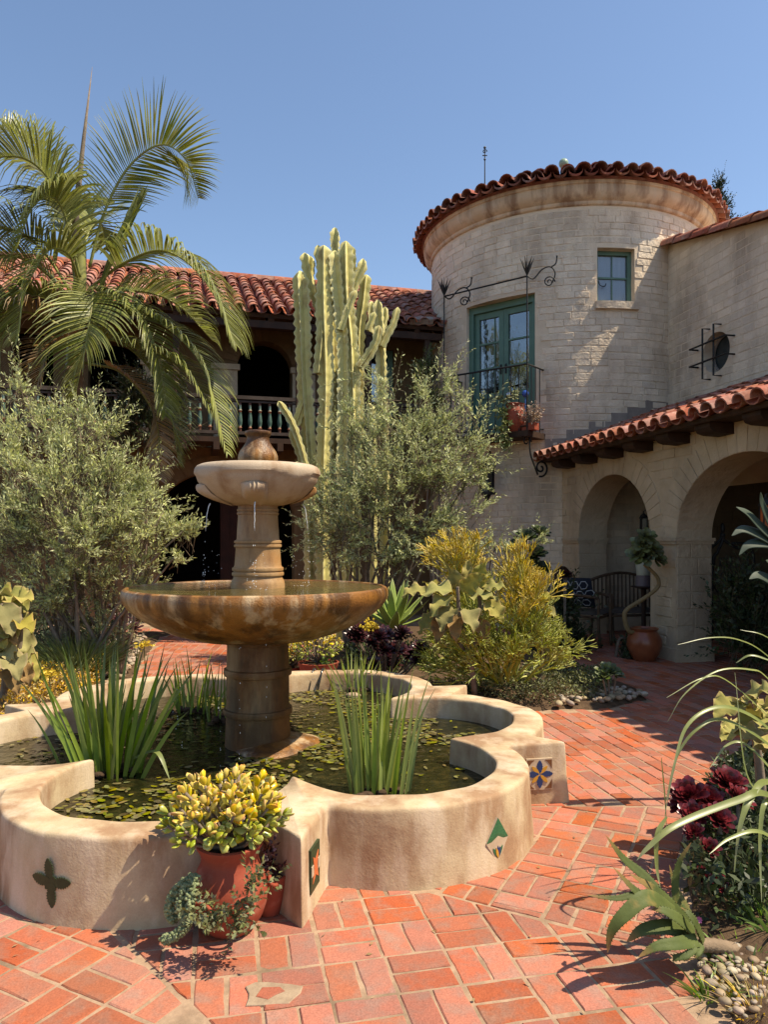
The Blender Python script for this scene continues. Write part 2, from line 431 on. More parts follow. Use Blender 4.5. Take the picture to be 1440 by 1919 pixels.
bricks += field(-28, -3.2, -.6, 1.4, 4.6, [(off(S_L[0], mL, g), mL)], lambda x, y: True)
bricks += field(-26, .1, 3.0, 1.4, YB + .3, [(off(S_R[0], mR, g), mR), ((0, YB - g), (0, -1))], lambda x, y: True)
bricks += field(11, .3, 5.9, YB, 12.2, [((0, YB + g), (0, 1))], lambda x, y: True, 'run')
bricks += field(4, -4.6, .3, 6.2, 12.2, [], lambda x, y: True, 'run')
PATCH = G(510, 1862).xy
def ctr(p): return (sum(q[0] for q in p) / len(p), sum(q[1] for q in p) / len(p))
near = sorted(bricks, key=lambda p: ctr(p)[1] * 1.0 + abs(ctr(p)[0]) * .2)
cnt = 0; rest = MB()
bcol = rng
for poly in near:
    c = ctr(poly)
    if hypot(c[0] - PATCH[0], c[1] - PATCH[1]) < .060: continue
    if area(poly) < 0: poly = poly[::-1]
    pq = []
    for i in range(len(poly)):       # worn, slightly ragged edges
        a, b = poly[i], poly[(i + 1) % len(poly)]; L = hypot(b[0] - a[0], b[1] - a[1]); k = max(1, int(L / .05)); pq.append((a[0] * .985 + c[0] * .015, a[1] * .985 + c[1] * .015))
        for q in range(1, k): pq.append((a[0] + (b[0] - a[0]) * q / k + rng.gauss(0, .0014), a[1] + (b[1] - a[1]) * q / k + rng.gauss(0, .0014)))
    poly = pq
    z = rng.uniform(-.003, .002); tx, ty = rng.uniform(-.012, .012), rng.uniform(-.012, .012)
    tgt = MB() if cnt < 300 else rest
    o0 = len(tgt.v); tgt.prism(poly, -.05, z, bev=.004)
    for i in range(o0, len(tgt.v)):
        x, y, zz = tgt.v[i]; tgt.v[i] = (x, y, zz + (x - c[0]) * tx + (y - c[1]) * ty)
    if cnt < 300: tgt.build('brick', M['brick'], patio)
    cnt += 1
o = rest.build('distant_bricks', M['brick'], patio); o['kind'] = 'stuff'
# cement repair with a left-over piece of brick
mb = MB(); pp = []
for k in range(14):
    a = 2 * pi * k / 14; r = 1 + .12 * sin(3 * a + 1) + .08 * sin(5 * a)
    pp.append((PATCH[0] + .088 * r * max(-.82, min(.82, cos(a))) * 1.15, PATCH[1] + .062 * r * max(-.8, min(.8, sin(a))) * 1.15))
mb.prism(pp, -.03, .0045, bev=.002)
M['cement'] = mat('cement_repair', (.36, .265, .175), (.27, .19, .125), 20, rough=.95, bump=.003, bscale=70)
mb.build('cement_repair', M['cement'], patio)
mb = MB(); x, y = PATCH; mb.prism([(x - .048, y - .022), (x - .008, y - .036), (x + .012, y - .014), (x + .040, y + .007), (x + .022, y + .028), (x - .036, y + .025)], -.02, .0075, bev=.002)
mb.build('brick_fragment', M['brick'], patio)

def bed(name, poly, z, seed, mt):
    """low mounded bed of soil with an uneven edge"""
    r = random.Random(seed); n = len(poly); pts = []
    for i in range(n):
        a, b = poly[i], poly[(i + 1) % n]; L = hypot(b[0] - a[0], b[1] - a[1]); k = max(1, int(L / .12))
        for j in range(k):
            t = j / k; pts.append((a[0] + (b[0] - a[0]) * t + r.uniform(-.02, .02), a[1] + (b[1] - a[1]) * t + r.uniform(-.02, .02)))
    cx, cy = ctr(pts); mb = MB(); rings = [(1.0, -.03), (.985, .012), (.93, z * .6), (.8, z), (.5, z * 1.2), (.2, z * 1.2)]
    m = len(pts)
    for s, zz in rings: mb.v.extend((cx + (p[0] - cx) * s, cy + (p[1] - cy) * s, zz + (r.uniform(-.01, .01) if s < .97 else 0)) for p in pts)
    for i in range(len(rings) - 1):
        for k in range(m):
            k2 = (k + 1) % m; mb.f.append((i * m + k, i * m + k2, (i + 1) * m + k2, (i + 1) * m + k))
    mb.f.append(tuple((len(rings) - 1) * m + k for k in range(m)))
    o = mb.build(name, mt, smooth=True); o['kind'] = 'structure'; return o
M['bed'] = mat('planting_soil', (.13, .085, .05), (.065, .04, .025), 16, .3, .7, .95, .1, .012, 45)
bed('planting_bed', BEDS[0], .05, 1, M['bed']); bed('planting_bed', BEDS[1], .08, 2, M['bed']); bed('planting_bed', BEDS[2], .08, 3, M['bed'])

# ================================================================== the pool
import itertools
ths = sorted(set([2 * pi * k / 1500 for k in range(1500)] + [radians(a) % (2 * pi) for a, R in SPURS]))
NT = len(ths); ro = [r_out(t) for t in ths]; ri = [r_in(t) for t in ths]
# soften the inner cusps a little
for _ in range(6): ri = [(ri[i - 1] + ri[i] * 2 + ri[(i + 1) % NT]) / 4 for i in range(NT)]
for _ in range(3): ro = [(ro[i - 1] + ro[i] * 2 + ro[(i + 1) % NT]) / 4 for i in range(NT)]
pool = thing('fountain_pool', 'tan stucco pool with rounded lobes and pointed spurs around the stone fountain', 'pool', (*PC, 0))
def zt(i):
    t = ths[i]; r = random.Random(7)
    z = .33 + .004 * sin(7 * t + 1) + .003 * sin(17 * t) + .002 * sin(41 * t)
    for a, R in SPURS:
        dt = (t - radians(a) + pi) % (2 * pi) - pi
        z += .0 * dt
    return z
prof = [(0, .022, -.03), (0, .016, .03), (0, .009, .13), (0, .002, .22), (0, -.002, -.022), (0, -.005, -.010), (0, -.011, -.003), (0, -.024, 0.0),
        (1, .022, .003), (1, .011, -.001), (1, .005, -.008), (1, .002, -.02), (1, 0, .2), (1, -.004, .02)]
mb = MB()
for q, (k, e, z) in enumerate(prof):
    for i in range(NT):
        r = (ri[i] if k else ro[i]) + e + .003 * sin(23 * ths[i] + z * 30) * (1 if q in (1, 2, 3, 12) else .3)
        if k == 0 and e < 0: r = max(r, ri[i] + .06)
        zz = zt(i) + z if 4 <= q <= 11 else z
        if 7 <= q <= 8 : zz += .010 * math.exp(-((ths[i] - radians(289)) / .06) ** 2)
        mb.v.append((PC[0] + r * cos(ths[i]), PC[1] + r * sin(ths[i]), zz))
for q in range(len(prof) - 1):
    for i in range(NT):
        j = (i + 1) % NT; mb.f.append((q * NT + i, q * NT + j, (q + 1) * NT + j, (q + 1) * NT + i))
pw = mb.build('basin_wall', M['stucco'], pool, smooth=True)
WZ = .185
# water: dark, murky and glossy
def watermat(name, c1, c2, c3, bump, sc):
    m = mat(name, c1, c2, 9, .4, .62, .04, .5, 0, stain=(c3, 16, .5, .66, (1, 1, 1), .8)); N = m.node_tree.nodes; L = m.node_tree.links
    b = [n for n in N if n.type == 'BSDF_PRINCIPLED'][0]; b.inputs['IOR'].default_value = 1.33
    g = [n for n in N if n.type == 'NEW_GEOMETRY'][0]
    ns = N.new('ShaderNodeTexNoise'); ns.inputs['Scale'].default_value = sc; ns.inputs['Detail'].default_value = 3; L.new(g.outputs['Position'], ns.inputs['Vector'])
    bp = N.new('ShaderNodeBump'); bp.inputs['Distance'].default_value = bump; L.new(ns.outputs[0], bp.inputs['Height']); L.new(bp.outputs[0], b.inputs['Normal']); return m
M['pondwater'] = watermat('pond_water', (.010, .010, .003), (.020, .019, .006), (.045, .034, .010), .008, 14)
M['bowlwater'] = watermat('bowl_water', (.10, .075, .022), (.07, .055, .018), (.14, .10, .035), .012, 22)
mb = MB(); n = 200
pts = [(PC[0] + (r_in(2 * pi * k / n) + .03) * cos(2 * pi * k / n), PC[1] + (r_in(2 * pi * k / n) + .03) * sin(2 * pi * k / n), WZ) for k in range(n)]
mb.add(pts + [(PC[0], PC[1], WZ)], [(k, (k + 1) % n, n) for k in range(n)])
water = mb.build('water', M['pondwater']); water['kind'] = 'structure'

# painted tiles let into the pool wall
M['tile_white'] = mat('tile_cream', (.50, .40, .28), (.44, .33, .22), 20, rough=.45)
M['tile_green'] = mat('tile_green', (.045, .16, .065), (.03, .11, .05), 60, stretch=(1, 1, 3), rough=.35)
M['tile_dkgreen'] = mat('tile_dark_green', (.035, .055, .022), (.02, .035, .015), 50, rough=.4)
M['tile_blue'] = mat('tile_blue', (.025, .045, .13), None, rough=.35)
M['tile_yellow'] = mat('tile_yellow', (.50, .26, .035), None, rough=.35)
M['tile_orange'] = mat('tile_orange', (.55, .14, .045), None, rough=.4)
M['tile_brown'] = mat('tile_brown', (.16, .07, .03), None, rough=.4)
class Dec:
    """flat decoration in a frame (u along the wall, v up, n outward) that bends round a circle of radius R"""
    def __init__(s, c, nrm, z, R=None): s.c = Vector((*c, z)); s.n = Vector((*nrm, 0)).normalized(); s.u = Vector((0, 0, 1)).cross(s.n); s.R = R
    def pt(s, u, v, w_):
        if s.R:
            a = u / s.R; return s.c + s.u * (s.R + w_) * sin(a) + s.n * ((s.R + w_) * cos(a) - s.R) + Vector((0, 0, v))
        return s.c + s.u * u + s.n * w_ + Vector((0, 0, v))
    def poly(s, name, pts, w0, w1, mt, parent):
        mb = MB(); n = len(pts); cu = sum(p[0] for p in pts) / n; cv = sum(p[1] for p in pts) / n
        vs = [s.pt(u, v, w0) for u, v in pts] + [s.pt(u, v, w1) for u, v in pts] + [s.pt(cu, cv, w1)]
        fs = [(i, (i + 1) % n, n + (i + 1) % n, n + i) for i in range(n)] + [(n + i, n + (i + 1) % n, 2 * n) for i in range(n)]
        mb.add(vs, fs); return mb.build(name, mt, parent)
def hit_circle(px, c, R):
    k = (px - CX) / FOC; A = k * k + 1; B = -2 * (k * c[0] + c[1]); Cc = c[0] ** 2 + c[1] ** 2 - R * R
    d = (-B - sqrt(B * B - 4 * A * Cc)) / (2 * A); return (k * d, d)
def petal(cx, cy, a, L, w_, saw=0, n=10):
    up, dn = [], []
    for i in range(n + 1):
        t = i / n; hw = w_ * sin(pi * min(1, t * .94 + .06)) ** .7 * (1 + (saw if i % 2 else -saw))
        up.append((t * L, hw)); dn.append((t * L, -hw))
    pts = dn + up[::-1]; return [(cx + p * cos(a) - q * sin(a), cy + p * sin(a) + q * cos(a)) for p, q in pts]
c_, R_ = (PC[0] + LOBES[1][0][0], PC[1] + LOBES[1][0][1]), LOBES[1][2]
h_ = hit_circle(95, c_, R_ + .012); D1 = Dec(h_, (h_[0] - c_[0], h_[1] - c_[1]), .15, R_)
tl = D1.poly('tile', [(-.088, 0), (0, -.095), (.088, 0), (0, .095)], -.03, -.016, M['tile_white'], pool); tl['label'] = 'diamond tile painted with a dark green leafy cross'
tl.data.materials[0] = M['stucco']
for a in (8, 98, 172, 275): D1.poly('painted_leaf', petal(.012 * cos(radians(a)), .012 * sin(radians(a)), radians(a), .082, .021, .16, 16), .001, .0035, M['tile_dkgreen'], tl)
for a in (50, 140, 225, 315): D1.poly('painted_leaf', petal(0, 0, radians(a), .035, .012), .001, .0043, M['tile_dkgreen'], tl)
c_, R_ = (PC[0] + LOBES[0][0][0], PC[1] + LOBES[0][0][1]), LOBES[0][2]
h_ = hit_circle(933, c_, R_ + .012); D2 = Dec(h_, (h_[0] - c_[0], h_[1] - c_[1]), .135, R_)
tl = D2.poly('tile', [(-.072, 0), (0, -.10), (.072, 0), (0, .10)], -.01, .0025, M['tile_white'], pool); tl['label'] = 'diamond tile with a green upper half and a small flower below'
D2.poly('painted_triangle', [(-.070, .002), (.070, .002), (0, .099)], .001, .0040, M['tile_green'], tl)
for a, L, mt in ((90, .05, 'tile_blue'), (55, .055, 'tile_green'), (125, .055, 'tile_green'), (72, .045, 'tile_blue'), (108, .045, 'tile_yellow'), (90, .03, 'tile_orange')):
    D2.poly('painted_petal', petal(0, -.072, radians(a), L, .0075), .001, .0040 + .0006 * (a % 5), M[mt], tl)
def spur_face(k, sgn, t):
    a, R = SPURS[k]; a = radians(a); ap = Vector((PC[0] + R * cos(a), PC[1] + R * sin(a)))
    b = a + pi - sgn * radians(25) * 1.0; dirn = Vector((cos(b), sin(b)))
    nrm = Vector((-dirn.y, dirn.x)); cc = Vector((cos(a + sgn * pi / 2), sin(a + sgn * pi / 2)))
    if nrm.dot(cc) < 0: nrm = -nrm
    p = ap + dirn * t; return (p.x, p.y), (nrm.x, nrm.y)
p_, n_ = spur_face(1, -1, .165); D3 = Dec((p_[0]+n_[0]*.008, p_[1]+n_[1]*.008), n_, .165)
tl = D3.poly('tile', [(-.075, -.085), (.075, -.085), (.075, .085), (-.075, .085)], -.02, .004, M['tile_white'], pool); tl['label'] = 'cream square tile with a blue and yellow star flower'
for k in range(8):
    a = radians(45 * k); D3.poly('painted_petal', petal(.008 * cos(a), .008 * sin(a), a, .055 if k % 2 else .068, .010 if k % 2 else .016, .1 if k % 2 == 0 else 0), .003, .0062 + .0004 * k, M['tile_yellow' if k % 2 else 'tile_blue'], tl)
for sx in (-1, 1):
    for sy in (-1, 1): D3.poly('painted_corner', [(sx * .070, sy * .03), (sx * .070, sy * .078), (sx * .03, sy * .078), (sx * .045, sy * .066), (sx * .058, sy * .05)][::sx * sy], .003, .0058, M['tile_brown'], tl)
p_, n_ = spur_face(0, 1, .15); D4 = Dec((p_[0]+n_[0]*.008, p_[1]+n_[1]*.008), n_, .16)
tl = D4.poly('tile', [(-.062, -.085), (.062, -.085), (.062, .085), (-.062, .085)], -.02, .004, M['tile_white'], pool); tl['label'] = 'tile on the front spur with dark green corners and an orange star'
tl.data.materials[0] = M['tile_dkgreen']
D4.poly('painted_star', [((.055 if k % 2 else .022) * cos(radians(45 * k)), (.075 if k % 2 else .03) * sin(radians(45 * k))) for k in range(8)], .003, .0062, M['tile_orange'], tl)
for u in (-.045, .045): D4.poly('painted_bar', [(u - .014, -.02), (u + .014, -.02), (u + .014, .02), (u - .014, .02)], .003, .0068, M['tile_white'], tl)

# ================================================================== the fountain
FX, FY = PC
fz = lambda y, d=FY: CAM_H - (y - HY) / FOC * d
ft = thing('tiered_fountain', 'two tiered stone fountain with wide ochre bowl and a jar on top', 'fountain', (FX, FY, WZ - .1))
def L_(name, prof, mt, n=72, par=ft, fn=None, cap=False, sharp=35):
    mb = MB(); mb.lathe(prof, (FX, FY, 0), n, cap, fn); return mb.build(name, mt, par, True, sharp)
def ring(z, r, e, h): return [(r, z - h), (r + e * .8, z - h * .8), (r + e, z), (r + e * .8, z + h * .8), (r, z + h)]
z0 = .82
L_('pedestal', [(.205, .05), (.205, .16), (.200, .20), (.195, .36)] + ring(.395, .196, .016, .022) + [(.193, .43), (.191, .60)] + ring(.635, .192, .018, .024) + [(.190, .67), (.188, .80)] + ring(.815, .188, .008, .012) + [(.185, z0 + .03)], M['stone_col'])
mb = MB(); mb.lathe([(.30, WZ - .03), (.27, WZ + .012), (.15, WZ + .05), (.02, WZ + .055)], (FX + .09, FY - .02, 0), 40, False, lambda r, z, a: r * (1 + .12 * sin(3 * a)))
mb.build('footing', M['stone_wet'], ft, True)
L_('bowl', [(.185, .828), (.28, .832), (.40, .850), (.52, .888), (.63, .938), (.715, .992), (.77, 1.040), (.797, 1.080), (.806, 1.110), (.804, 1.132), (.797, 1.150), (.785, 1.158), (.772, 1.157), (.764, 1.150), (.755, 1.12), (.70, 1.07), (.5, .98), (.2, .93)], M['stone_wet'], 96)
mb = MB(); n = 72; mb.add([(FX + .766 * cos(2 * pi * k / n), FY + .766 * sin(2 * pi * k / n), 1.1505) for k in range(n)] + [(FX, FY, 1.1505)], [(k, (k + 1) % n, n) for k in range(n)])
mb.build('bowl_water', M['bowlwater'], ft)
zz = lambda y: fz(y)
L_('upper_column', [(.165, .95), (.165, 1.17), (.160, 1.195), (.150, 1.21)] + ring(1.235, .150, .010, .012) + ring(1.265, .148, .010, .012) + [(.143, 1.29), (.136, 1.385)] + ring(1.408, .137, .009, .010) + ring(1.432, .136, .009, .010) + [(.130, 1.45), (.122, 1.59)] + ring(1.606, .122, .006, .008) + ring(1.627, .122, .006, .008) + [(.120, 1.645), (.125, 1.67)], M['stone_mid'])
def scal(r, z, a):
    k = abs(sin(2 * (a + pi / 4))); lim = 1.80 + .045 * k     # four shallow arched panels cut into the side of the bowl
    return r - (.010 if z < lim and z > 1.70 else 0)
pr = [(.12, 1.655), (.16, 1.66), (.215, 1.675), (.27, 1.70), (.315, 1.73), (.343, 1.76), (.362, 1.785), (.372, 1.80), (.378, 1.815), (.382, 1.83), (.385, 1.845), (.385, 1.86), (.380, 1.878), (.368, 1.892), (.350, 1.900), (.33, 1.902), (.31, 1.89), (.28, 1.86), (.1, 1.84)]
L_('upper_bowl', pr, M['stone_dry'], 128, fn=scal)
mb = MB(); mb.add([(FX + .30 * cos(2 * pi * k / n), FY + .30 * sin(2 * pi * k / n), 1.885) for k in range(n)] + [(FX, FY, 1.885)], [(k, (k + 1) % n, n) for k in range(n)]); mb.build('upper_water', M['bowlwater'], ft)
L_('jar', [(.06, 1.87), (.10, 1.885), (.118, 1.915), (.123, 1.945), (.121, 1.965), (.110, 1.992), (.090, 2.02), (.073, 2.048), (.068, 2.065), (.069, 2.08), (.078, 2.092), (.082, 2.102), (.080, 2.112), (.070, 2.116), (.058, 2.11), (.05, 2.06)], M['stone_wet'], 48)
# shells that spill the water, one on each side
for k, a in enumerate((-84, 22, 112, 202)):
    a = radians(a); mb = MB(); rad = Vector((cos(a), sin(a), 0)); tn = Vector((-sin(a), cos(a), 0)); c0 = Vector((FX, FY, 0)) + rad * .30
    g_ = []
    for i in range(11):
        t = i / 10; z = 1.778 - .118 * t; wd = .078 * (1 - .10 * t) if t < .55 else .078 * .945 * sqrt(max(0, 1 - ((t - .55) / .47) ** 2)); row = []
        rb = np.interp(z, [q[1] for q in pr[:13]], [q[0] for q in pr[:13]]) - .012
        for j in range(15):
            s_ = -1 + 2 * j / 14; bul = max(0, 1 - s_ * s_) ** .5 * (.016 + .040 * sin(pi * min(1, t * 1.1)) ** .8) + .009 * cos(s_ * 6 * pi) * (1 - .6 * t) * (1 - s_ * s_)
            row.append(Vector((FX, FY, 0)) + rad * (rb * (1 - .5 * (s_ * wd / rb) ** 2) + bul) + tn * (s_ * wd) + Vector((0, 0, z - .010 * s_ * s_)))
        g_.append(row)
    mb.sheet(g_); row = g_[0]; mb.add(row + [Vector((FX, FY, 1.79)) + rad * .33], [(j + 1, j, 15) for j in range(14)])
    sh = mb.build('shell_spout', M['stone_dry' if k != 1 else 'stone_mid'], ft, True, 50)
    # thin thread of falling water that breaks into drops
    mb = MB(); r = random.Random(k); p0 = c0 + rad * -.01 + Vector((0, 0, 1.665)); pts = [p0 + rad * (.03 * t ** .5) + Vector((r.uniform(-.002, .002), r.uniform(-.002, .002), -.17 * t)) for t in [i / 8 for i in range(9)]]
    mb.tube(pts, [.0045, .003, .0022, .0026, .0016, .002, .0012, .0014, .0008], 5)
    for q in range(16):
        t = r.random() ** .8; z = 1.50 - .35 * t; mb.ball(p0 + rad * (.03 + .015 * r.random()) + tn * r.uniform(-.012, .012) + Vector((0, 0, z - 1.66)), r.uniform(.0012, .0026), 6, 5, (1, 1, 1.8))
    if k in (0, 1, 3):
        for q in range(20): mb.ball(p0 + rad * r.uniform(-.08, .05) + tn * r.uniform(-.07, .07) + Vector((0, 0, -1.66 + 1.15 + r.random() ** 2 * .25)), r.uniform(.0014, .0028), 5, 4)
    mb.build('falling_water', M['drop'], ft, True)['kind'] = 'stuff'
# overflow dripping from the big bowl
mb = MB(); r = random.Random(44)
for k in range(60):
    a = radians(r.choice((200, 215, 255, 268, 285, 320))) + r.uniform(-.01, .01); rr = .5 + r.uniform(-.02, .02)
    mb.ball((FX + rr * cos(a), FY + rr * sin(a), WZ + r.random() * .7), r.uniform(.0012, .0022), 5, 4, (1, 1, 2.2))
mb.build('dripping_water', M['drop'], ft, True)['kind'] = 'stuff'
# ================================================================== buildings
class Fr:
    """vertical plane frame: u along the wall, w outward (towards the court), z up"""
    def __init__(s, o, u, n): s.o = Vector((o[0], o[1], 0)); s.u = Vector((u[0], u[1], 0)).normalized(); s.n = Vector((n[0], n[1], 0)).normalized()
    def pt(s, u, z, w_=0.0): return s.o + s.u * u + s.n * w_ + Vector((0, 0, z))
def arch(u0, u1, zs, rise, zb=0.0):
    c, h = (u0 + u1) / 2, (u1 - u0) / 2
    return dict(u0=u0, u1=u1, zt=lambda u: zs + rise * sqrt(max(0, 1 - ((u - c) / h) ** 2)), zb=lambda u: zb)
def rect(u0, u1, z0, z1): return dict(u0=u0, u1=u1, zt=lambda u: z1, zb=lambda u: z0, n=1)
def oval(uc, hu, zc, hz): return dict(u0=uc - hu, u1=uc + hu, zt=lambda u: zc + hz * sqrt(max(0, 1 - ((u - uc) / hu) ** 2)), zb=lambda u: zc - hz * sqrt(max(0, 1 - ((u - uc) / hu) ** 2)))
def wall_open(mb, F, u0, u1, z0, ztop, ops, th):
    zt_ = ztop if callable(ztop) else (lambda u: ztop)
    us = {u0, u1} | {u0 + (u1 - u0) * i / 12 for i in range(13)}
    for o in ops:
        n = o.get('n', 28)
        for i in range(n + 1):
            c = -cos(pi * i / n); us.add((o['u0'] + o['u1']) / 2 + (o['u1'] - o['u0']) / 2 * c)
    us = sorted(u for u in us if u0 - 1e-9 <= u <= u1 + 1e-9)
    def q(a, b, c, d): mb.add([a, b, c, d], [(0, 1, 2, 3)])
    for ua, ub in zip(us, us[1:]):
        if ub - ua < 1e-6: continue
        m = (ua + ub) / 2; op = next((o for o in ops if o['u0'] < m < o['u1']), None)
        spans = [((z0, z0), (zt_(ua), zt_(ub)))]
        if op:
            a, b = (op['zt'](ua), op['zt'](ub)), (op['zb'](ua), op['zb'](ub))
            spans = [(a, (zt_(ua), zt_(ub)))]
            if max(b) > z0 + 1e-4: spans.append(((z0, z0), b)); q(F.pt(ua, b[0], 0), F.pt(ub, b[1], 0), F.pt(ub, b[1], -th), F.pt(ua, b[0], -th))
            q(F.pt(ua, a[0], -th), F.pt(ub, a[1], -th), F.pt(ub, a[1], 0), F.pt(ua, a[0], 0))
        for lo, hi in spans:
            q(F.pt(ua, lo[0]), F.pt(ub, lo[1]), F.pt(ub, hi[1]), F.pt(ua, hi[0]))
            q(F.pt(ub, lo[1], -th), F.pt(ua, lo[0], -th), F.pt(ua, hi[0], -th), F.pt(ub, hi[1], -th))
        q(F.pt(ua, zt_(ua)), F.pt(ub, zt_(ub)), F.pt(ub, zt_(ub), -th), F.pt(ua, zt_(ua), -th))
    for o in ops:
        for u in (o['u0'], o['u1']):
            a, b = o['zb'](u), o['zt'](u)
            if b - a > 1e-3: q(F.pt(u, a, 0), F.pt(u, b, 0), F.pt(u, b, -th), F.pt(u, a, -th))
    for u in (u0, u1): q(F.pt(u, z0, 0), F.pt(u, zt_(u), 0), F.pt(u, zt_(u), -th), F.pt(u, z0, -th))

def brick_piece(mb, f, u0, u1, v0, v1, t, bev=.006):
    """slab with chamfered face; f(u,v,w) -> world"""
    vs = [f(u, v, w_) for (w_, e) in ((-.01, 0), (t - bev * .6, 0), (t, bev)) for u, v in ((u0 + e, v0 + e), (u1 - e, v0 + e), (u1 - e, v1 - e), (u0 + e, v1 - e))]
    fs = [(8, 9, 10, 11)]
    for i in (0, 4):
        for k in range(4): fs.append((i + k, i + (k + 1) % 4, i + 4 + (k + 1) % 4, i + 4 + k))
    mb.add(vs, fs)
def bricks_on(f, u0, u1, v0, v1, hb, lb, jt, skip, mt, parent, seed, t=.006, limit=300, rank=None, jitter=.004):
    r = random.Random(seed); items = []; nrow = int((v1 - v0) / hb)
    for j in range(nrow):
        v = v0 + j * hb; u = u0 + (0 if j % 2 else -lb / 2) + r.uniform(-.02, .02)
        while u < u1:
            L = lb * r.uniform(.86, 1.1); a, b = max(u, u0), min(u + L - jt, u1)
            if b - a > .05 and not skip((a + b) / 2, v + hb / 2, a, b): items.append((a + r.uniform(-jitter, jitter) * .5, b + r.uniform(-jitter, jitter) * .5, v + r.uniform(-jitter, jitter) * .5, v + hb - jt + r.uniform(-jitter, jitter) * .5, t * r.uniform(.45, 1.35)))
            u += L
    if rank: items.sort(key=lambda i: rank((i[0] + i[1]) / 2, (i[2] + i[3]) / 2))
    rest = MB()
    for k, it in enumerate(items):
        tgt = MB() if k < limit else rest
        brick_piece(tgt, f, *it)
        if k < limit: tgt.build('brick', mt, parent)
    if rest.v:
        o = rest.build('distant_bricks', mt, parent); o['kind'] = 'stuff'

def tile_mesh(name, L, r0, r1, th=.016, n=7, flat=.9, mt='tile'):
    mb = MB(); rows = []
    for (x, r) in ((0, r0), (L, r1)):
        for q in (0, th):
            rows.append([(x, (r - q) * cos(pi * k / n), (r - q) * sin(pi * k / n) * flat) for k in range(n + 1)])
    for rw in rows: mb.v.extend(rw)
    m = n + 1
    for k in range(n):
        mb.f.append((k, k + 1, 2 * m + k + 1, 2 * m + k)); mb.f.append((m + k + 1, m + k, 3 * m + k, 3 * m + k + 1)); mb.f.append((k + 1, k, m + k, m + k + 1))
    me = mb.mesh(name, smooth=True, sharp=40); me.materials.append(M[mt]); return me
def put_tiles(items, me, parent, limit=300, name='roof_tile'):
    """items: list of world matrices, the largest in view first"""
    rest = MB(); base = [v.co.copy() for v in me.vertices]; fs = [tuple(p.vertices) for p in me.polygons]
    for k, Mx in enumerate(items):
        if k < limit: piece(name, me, Mx, parent)
        else: rest.add([Mx @ v for v in base], fs)
    if rest.v:
        o = rest.build('distant_roof_tiles', M['tile'], parent, True, 40); o['kind'] = 'stuff'
def frame_mat(o, x, y, z): return Matrix(((x.x, y.x, z.x, o.x), (x.y, y.y, z.y, o.y), (x.z, y.z, z.z, o.z), (0, 0, 0, 1)))
def lay_roof(eave0, along, n_col, sp, up, n_row, rl, rnd, tilt=.05):
    """matrices of cover tiles; eave0 world start, along unit vector, up unit vector up the slope"""
    nz = along.cross(up); nz = nz if nz.z > 0 else -nz; out = []
    for j in range(n_row):
        for i in range(n_col):
            o = eave0 + along * (i * sp + rnd.uniform(-.012, .012)) + up * (j * rl + rnd.uniform(-.03, .015)) + nz * (.012 + rnd.uniform(-.008, .008))
            a = rnd.uniform(-.025, .025); b = -tilt + rnd.uniform(-.02, .02)
            x = (up + along * a + nz * b).normalized(); y = nz.cross(x).normalized(); z = x.cross(y); out.append((j, i, frame_mat(o, x, y, z)))
    return out
def pans(eave0, along, n_col, sp, up, L, r, parent):
    nz = along.cross(up); nz = nz if nz.z > 0 else -nz; mb = MB(); n = 6
    for i in range(n_col + 1):
        g_ = []
        for t in (0, L):
            c = eave0 + along * ((i - .5) * sp) + up * t + nz * (r * .75)
            g_.append([c + along * (r * cos(pi + pi * k / n)) + nz * (r * .8 * sin(pi + pi * k / n)) for k in range(n + 1)])
            if t == 0: g_ = [[p + nz * .014 for p in g_[0]], g_[0]]
        mb.sheet(g_)
    o = mb.build('pan_tiles', M['tile'], parent, True, 40); o['kind'] = 'stuff'; return o

# ------------------------------------------------------------------ round tower
TC, TR = (3.446, 14.33), 2.516
def tower_hit(px, R=TR):
    x, y = hit_circle(px, TC, R); return atan2(y - TC[1], x - TC[0]), y
def tpt(th, z, w_=0.0): return Vector((TC[0] + (TR + w_) * cos(th), TC[1] + (TR + w_) * sin(th), z))
tower = thing('round_tower', 'round cream painted brick tower with a conical clay tile roof', 'tower', (*TC, 0))
dA, dB = tower_hit(875)[0], tower_hit(1003)[0]; DZ0, DZ1 = 3.165, 5.416
wA, wB = tower_hit(1120)[0], tower_hit(1190)[0]; TW0, TW1 = 5.21, 6.056
T_OPS = [(dA, dB, DZ0, DZ1), (wA, wB, TW0, TW1)]
ths_ = sorted(set([-pi + 2 * pi * k / 150 for k in range(151)] + [dA, dB, wA, wB])); zs_ = sorted({0, 1.5, DZ0, 4.2, DZ1, TW0, TW1, 6.53, 6.95})
mb = MB()
for a, b in zip(ths_, ths_[1:]):
    for z0_, z1_ in zip(zs_, zs_[1:]):
        m, mz = (a + b) / 2, (z0_ + z1_) / 2
        if any(o[0] < m < o[1] and o[2] < mz < o[3] for o in T_OPS): continue
        mb.add([tpt(a, z0_), tpt(b, z0_), tpt(b, z1_), tpt(a, z1_)], [(0, 1, 2, 3)])
tw = mb.build('wall', M['joint'], tower, True)
def t_skip(u, v, a, b):
    th = u / TR
    for o in T_OPS:
        if o[0] - (b - a) / 2 / TR < th < o[1] + (b - a) / 2 / TR and o[2] - .05 < v < o[3] + .05: return True
    return False
tc = atan2(-TC[1], -TC[0])
bricks_on(lambda u, v, w_: tpt(u / TR, v, w_), (tc - 1.42) * TR, (tc + 1.05) * TR, .3, 6.75, .108, .265, .010, t_skip, M['tower'], tw, 11, t=.010, jitter=.016,
          rank=lambda u, v: abs(u / TR - tc - .12) * 2.2 + abs(v - 4.6) * .7)
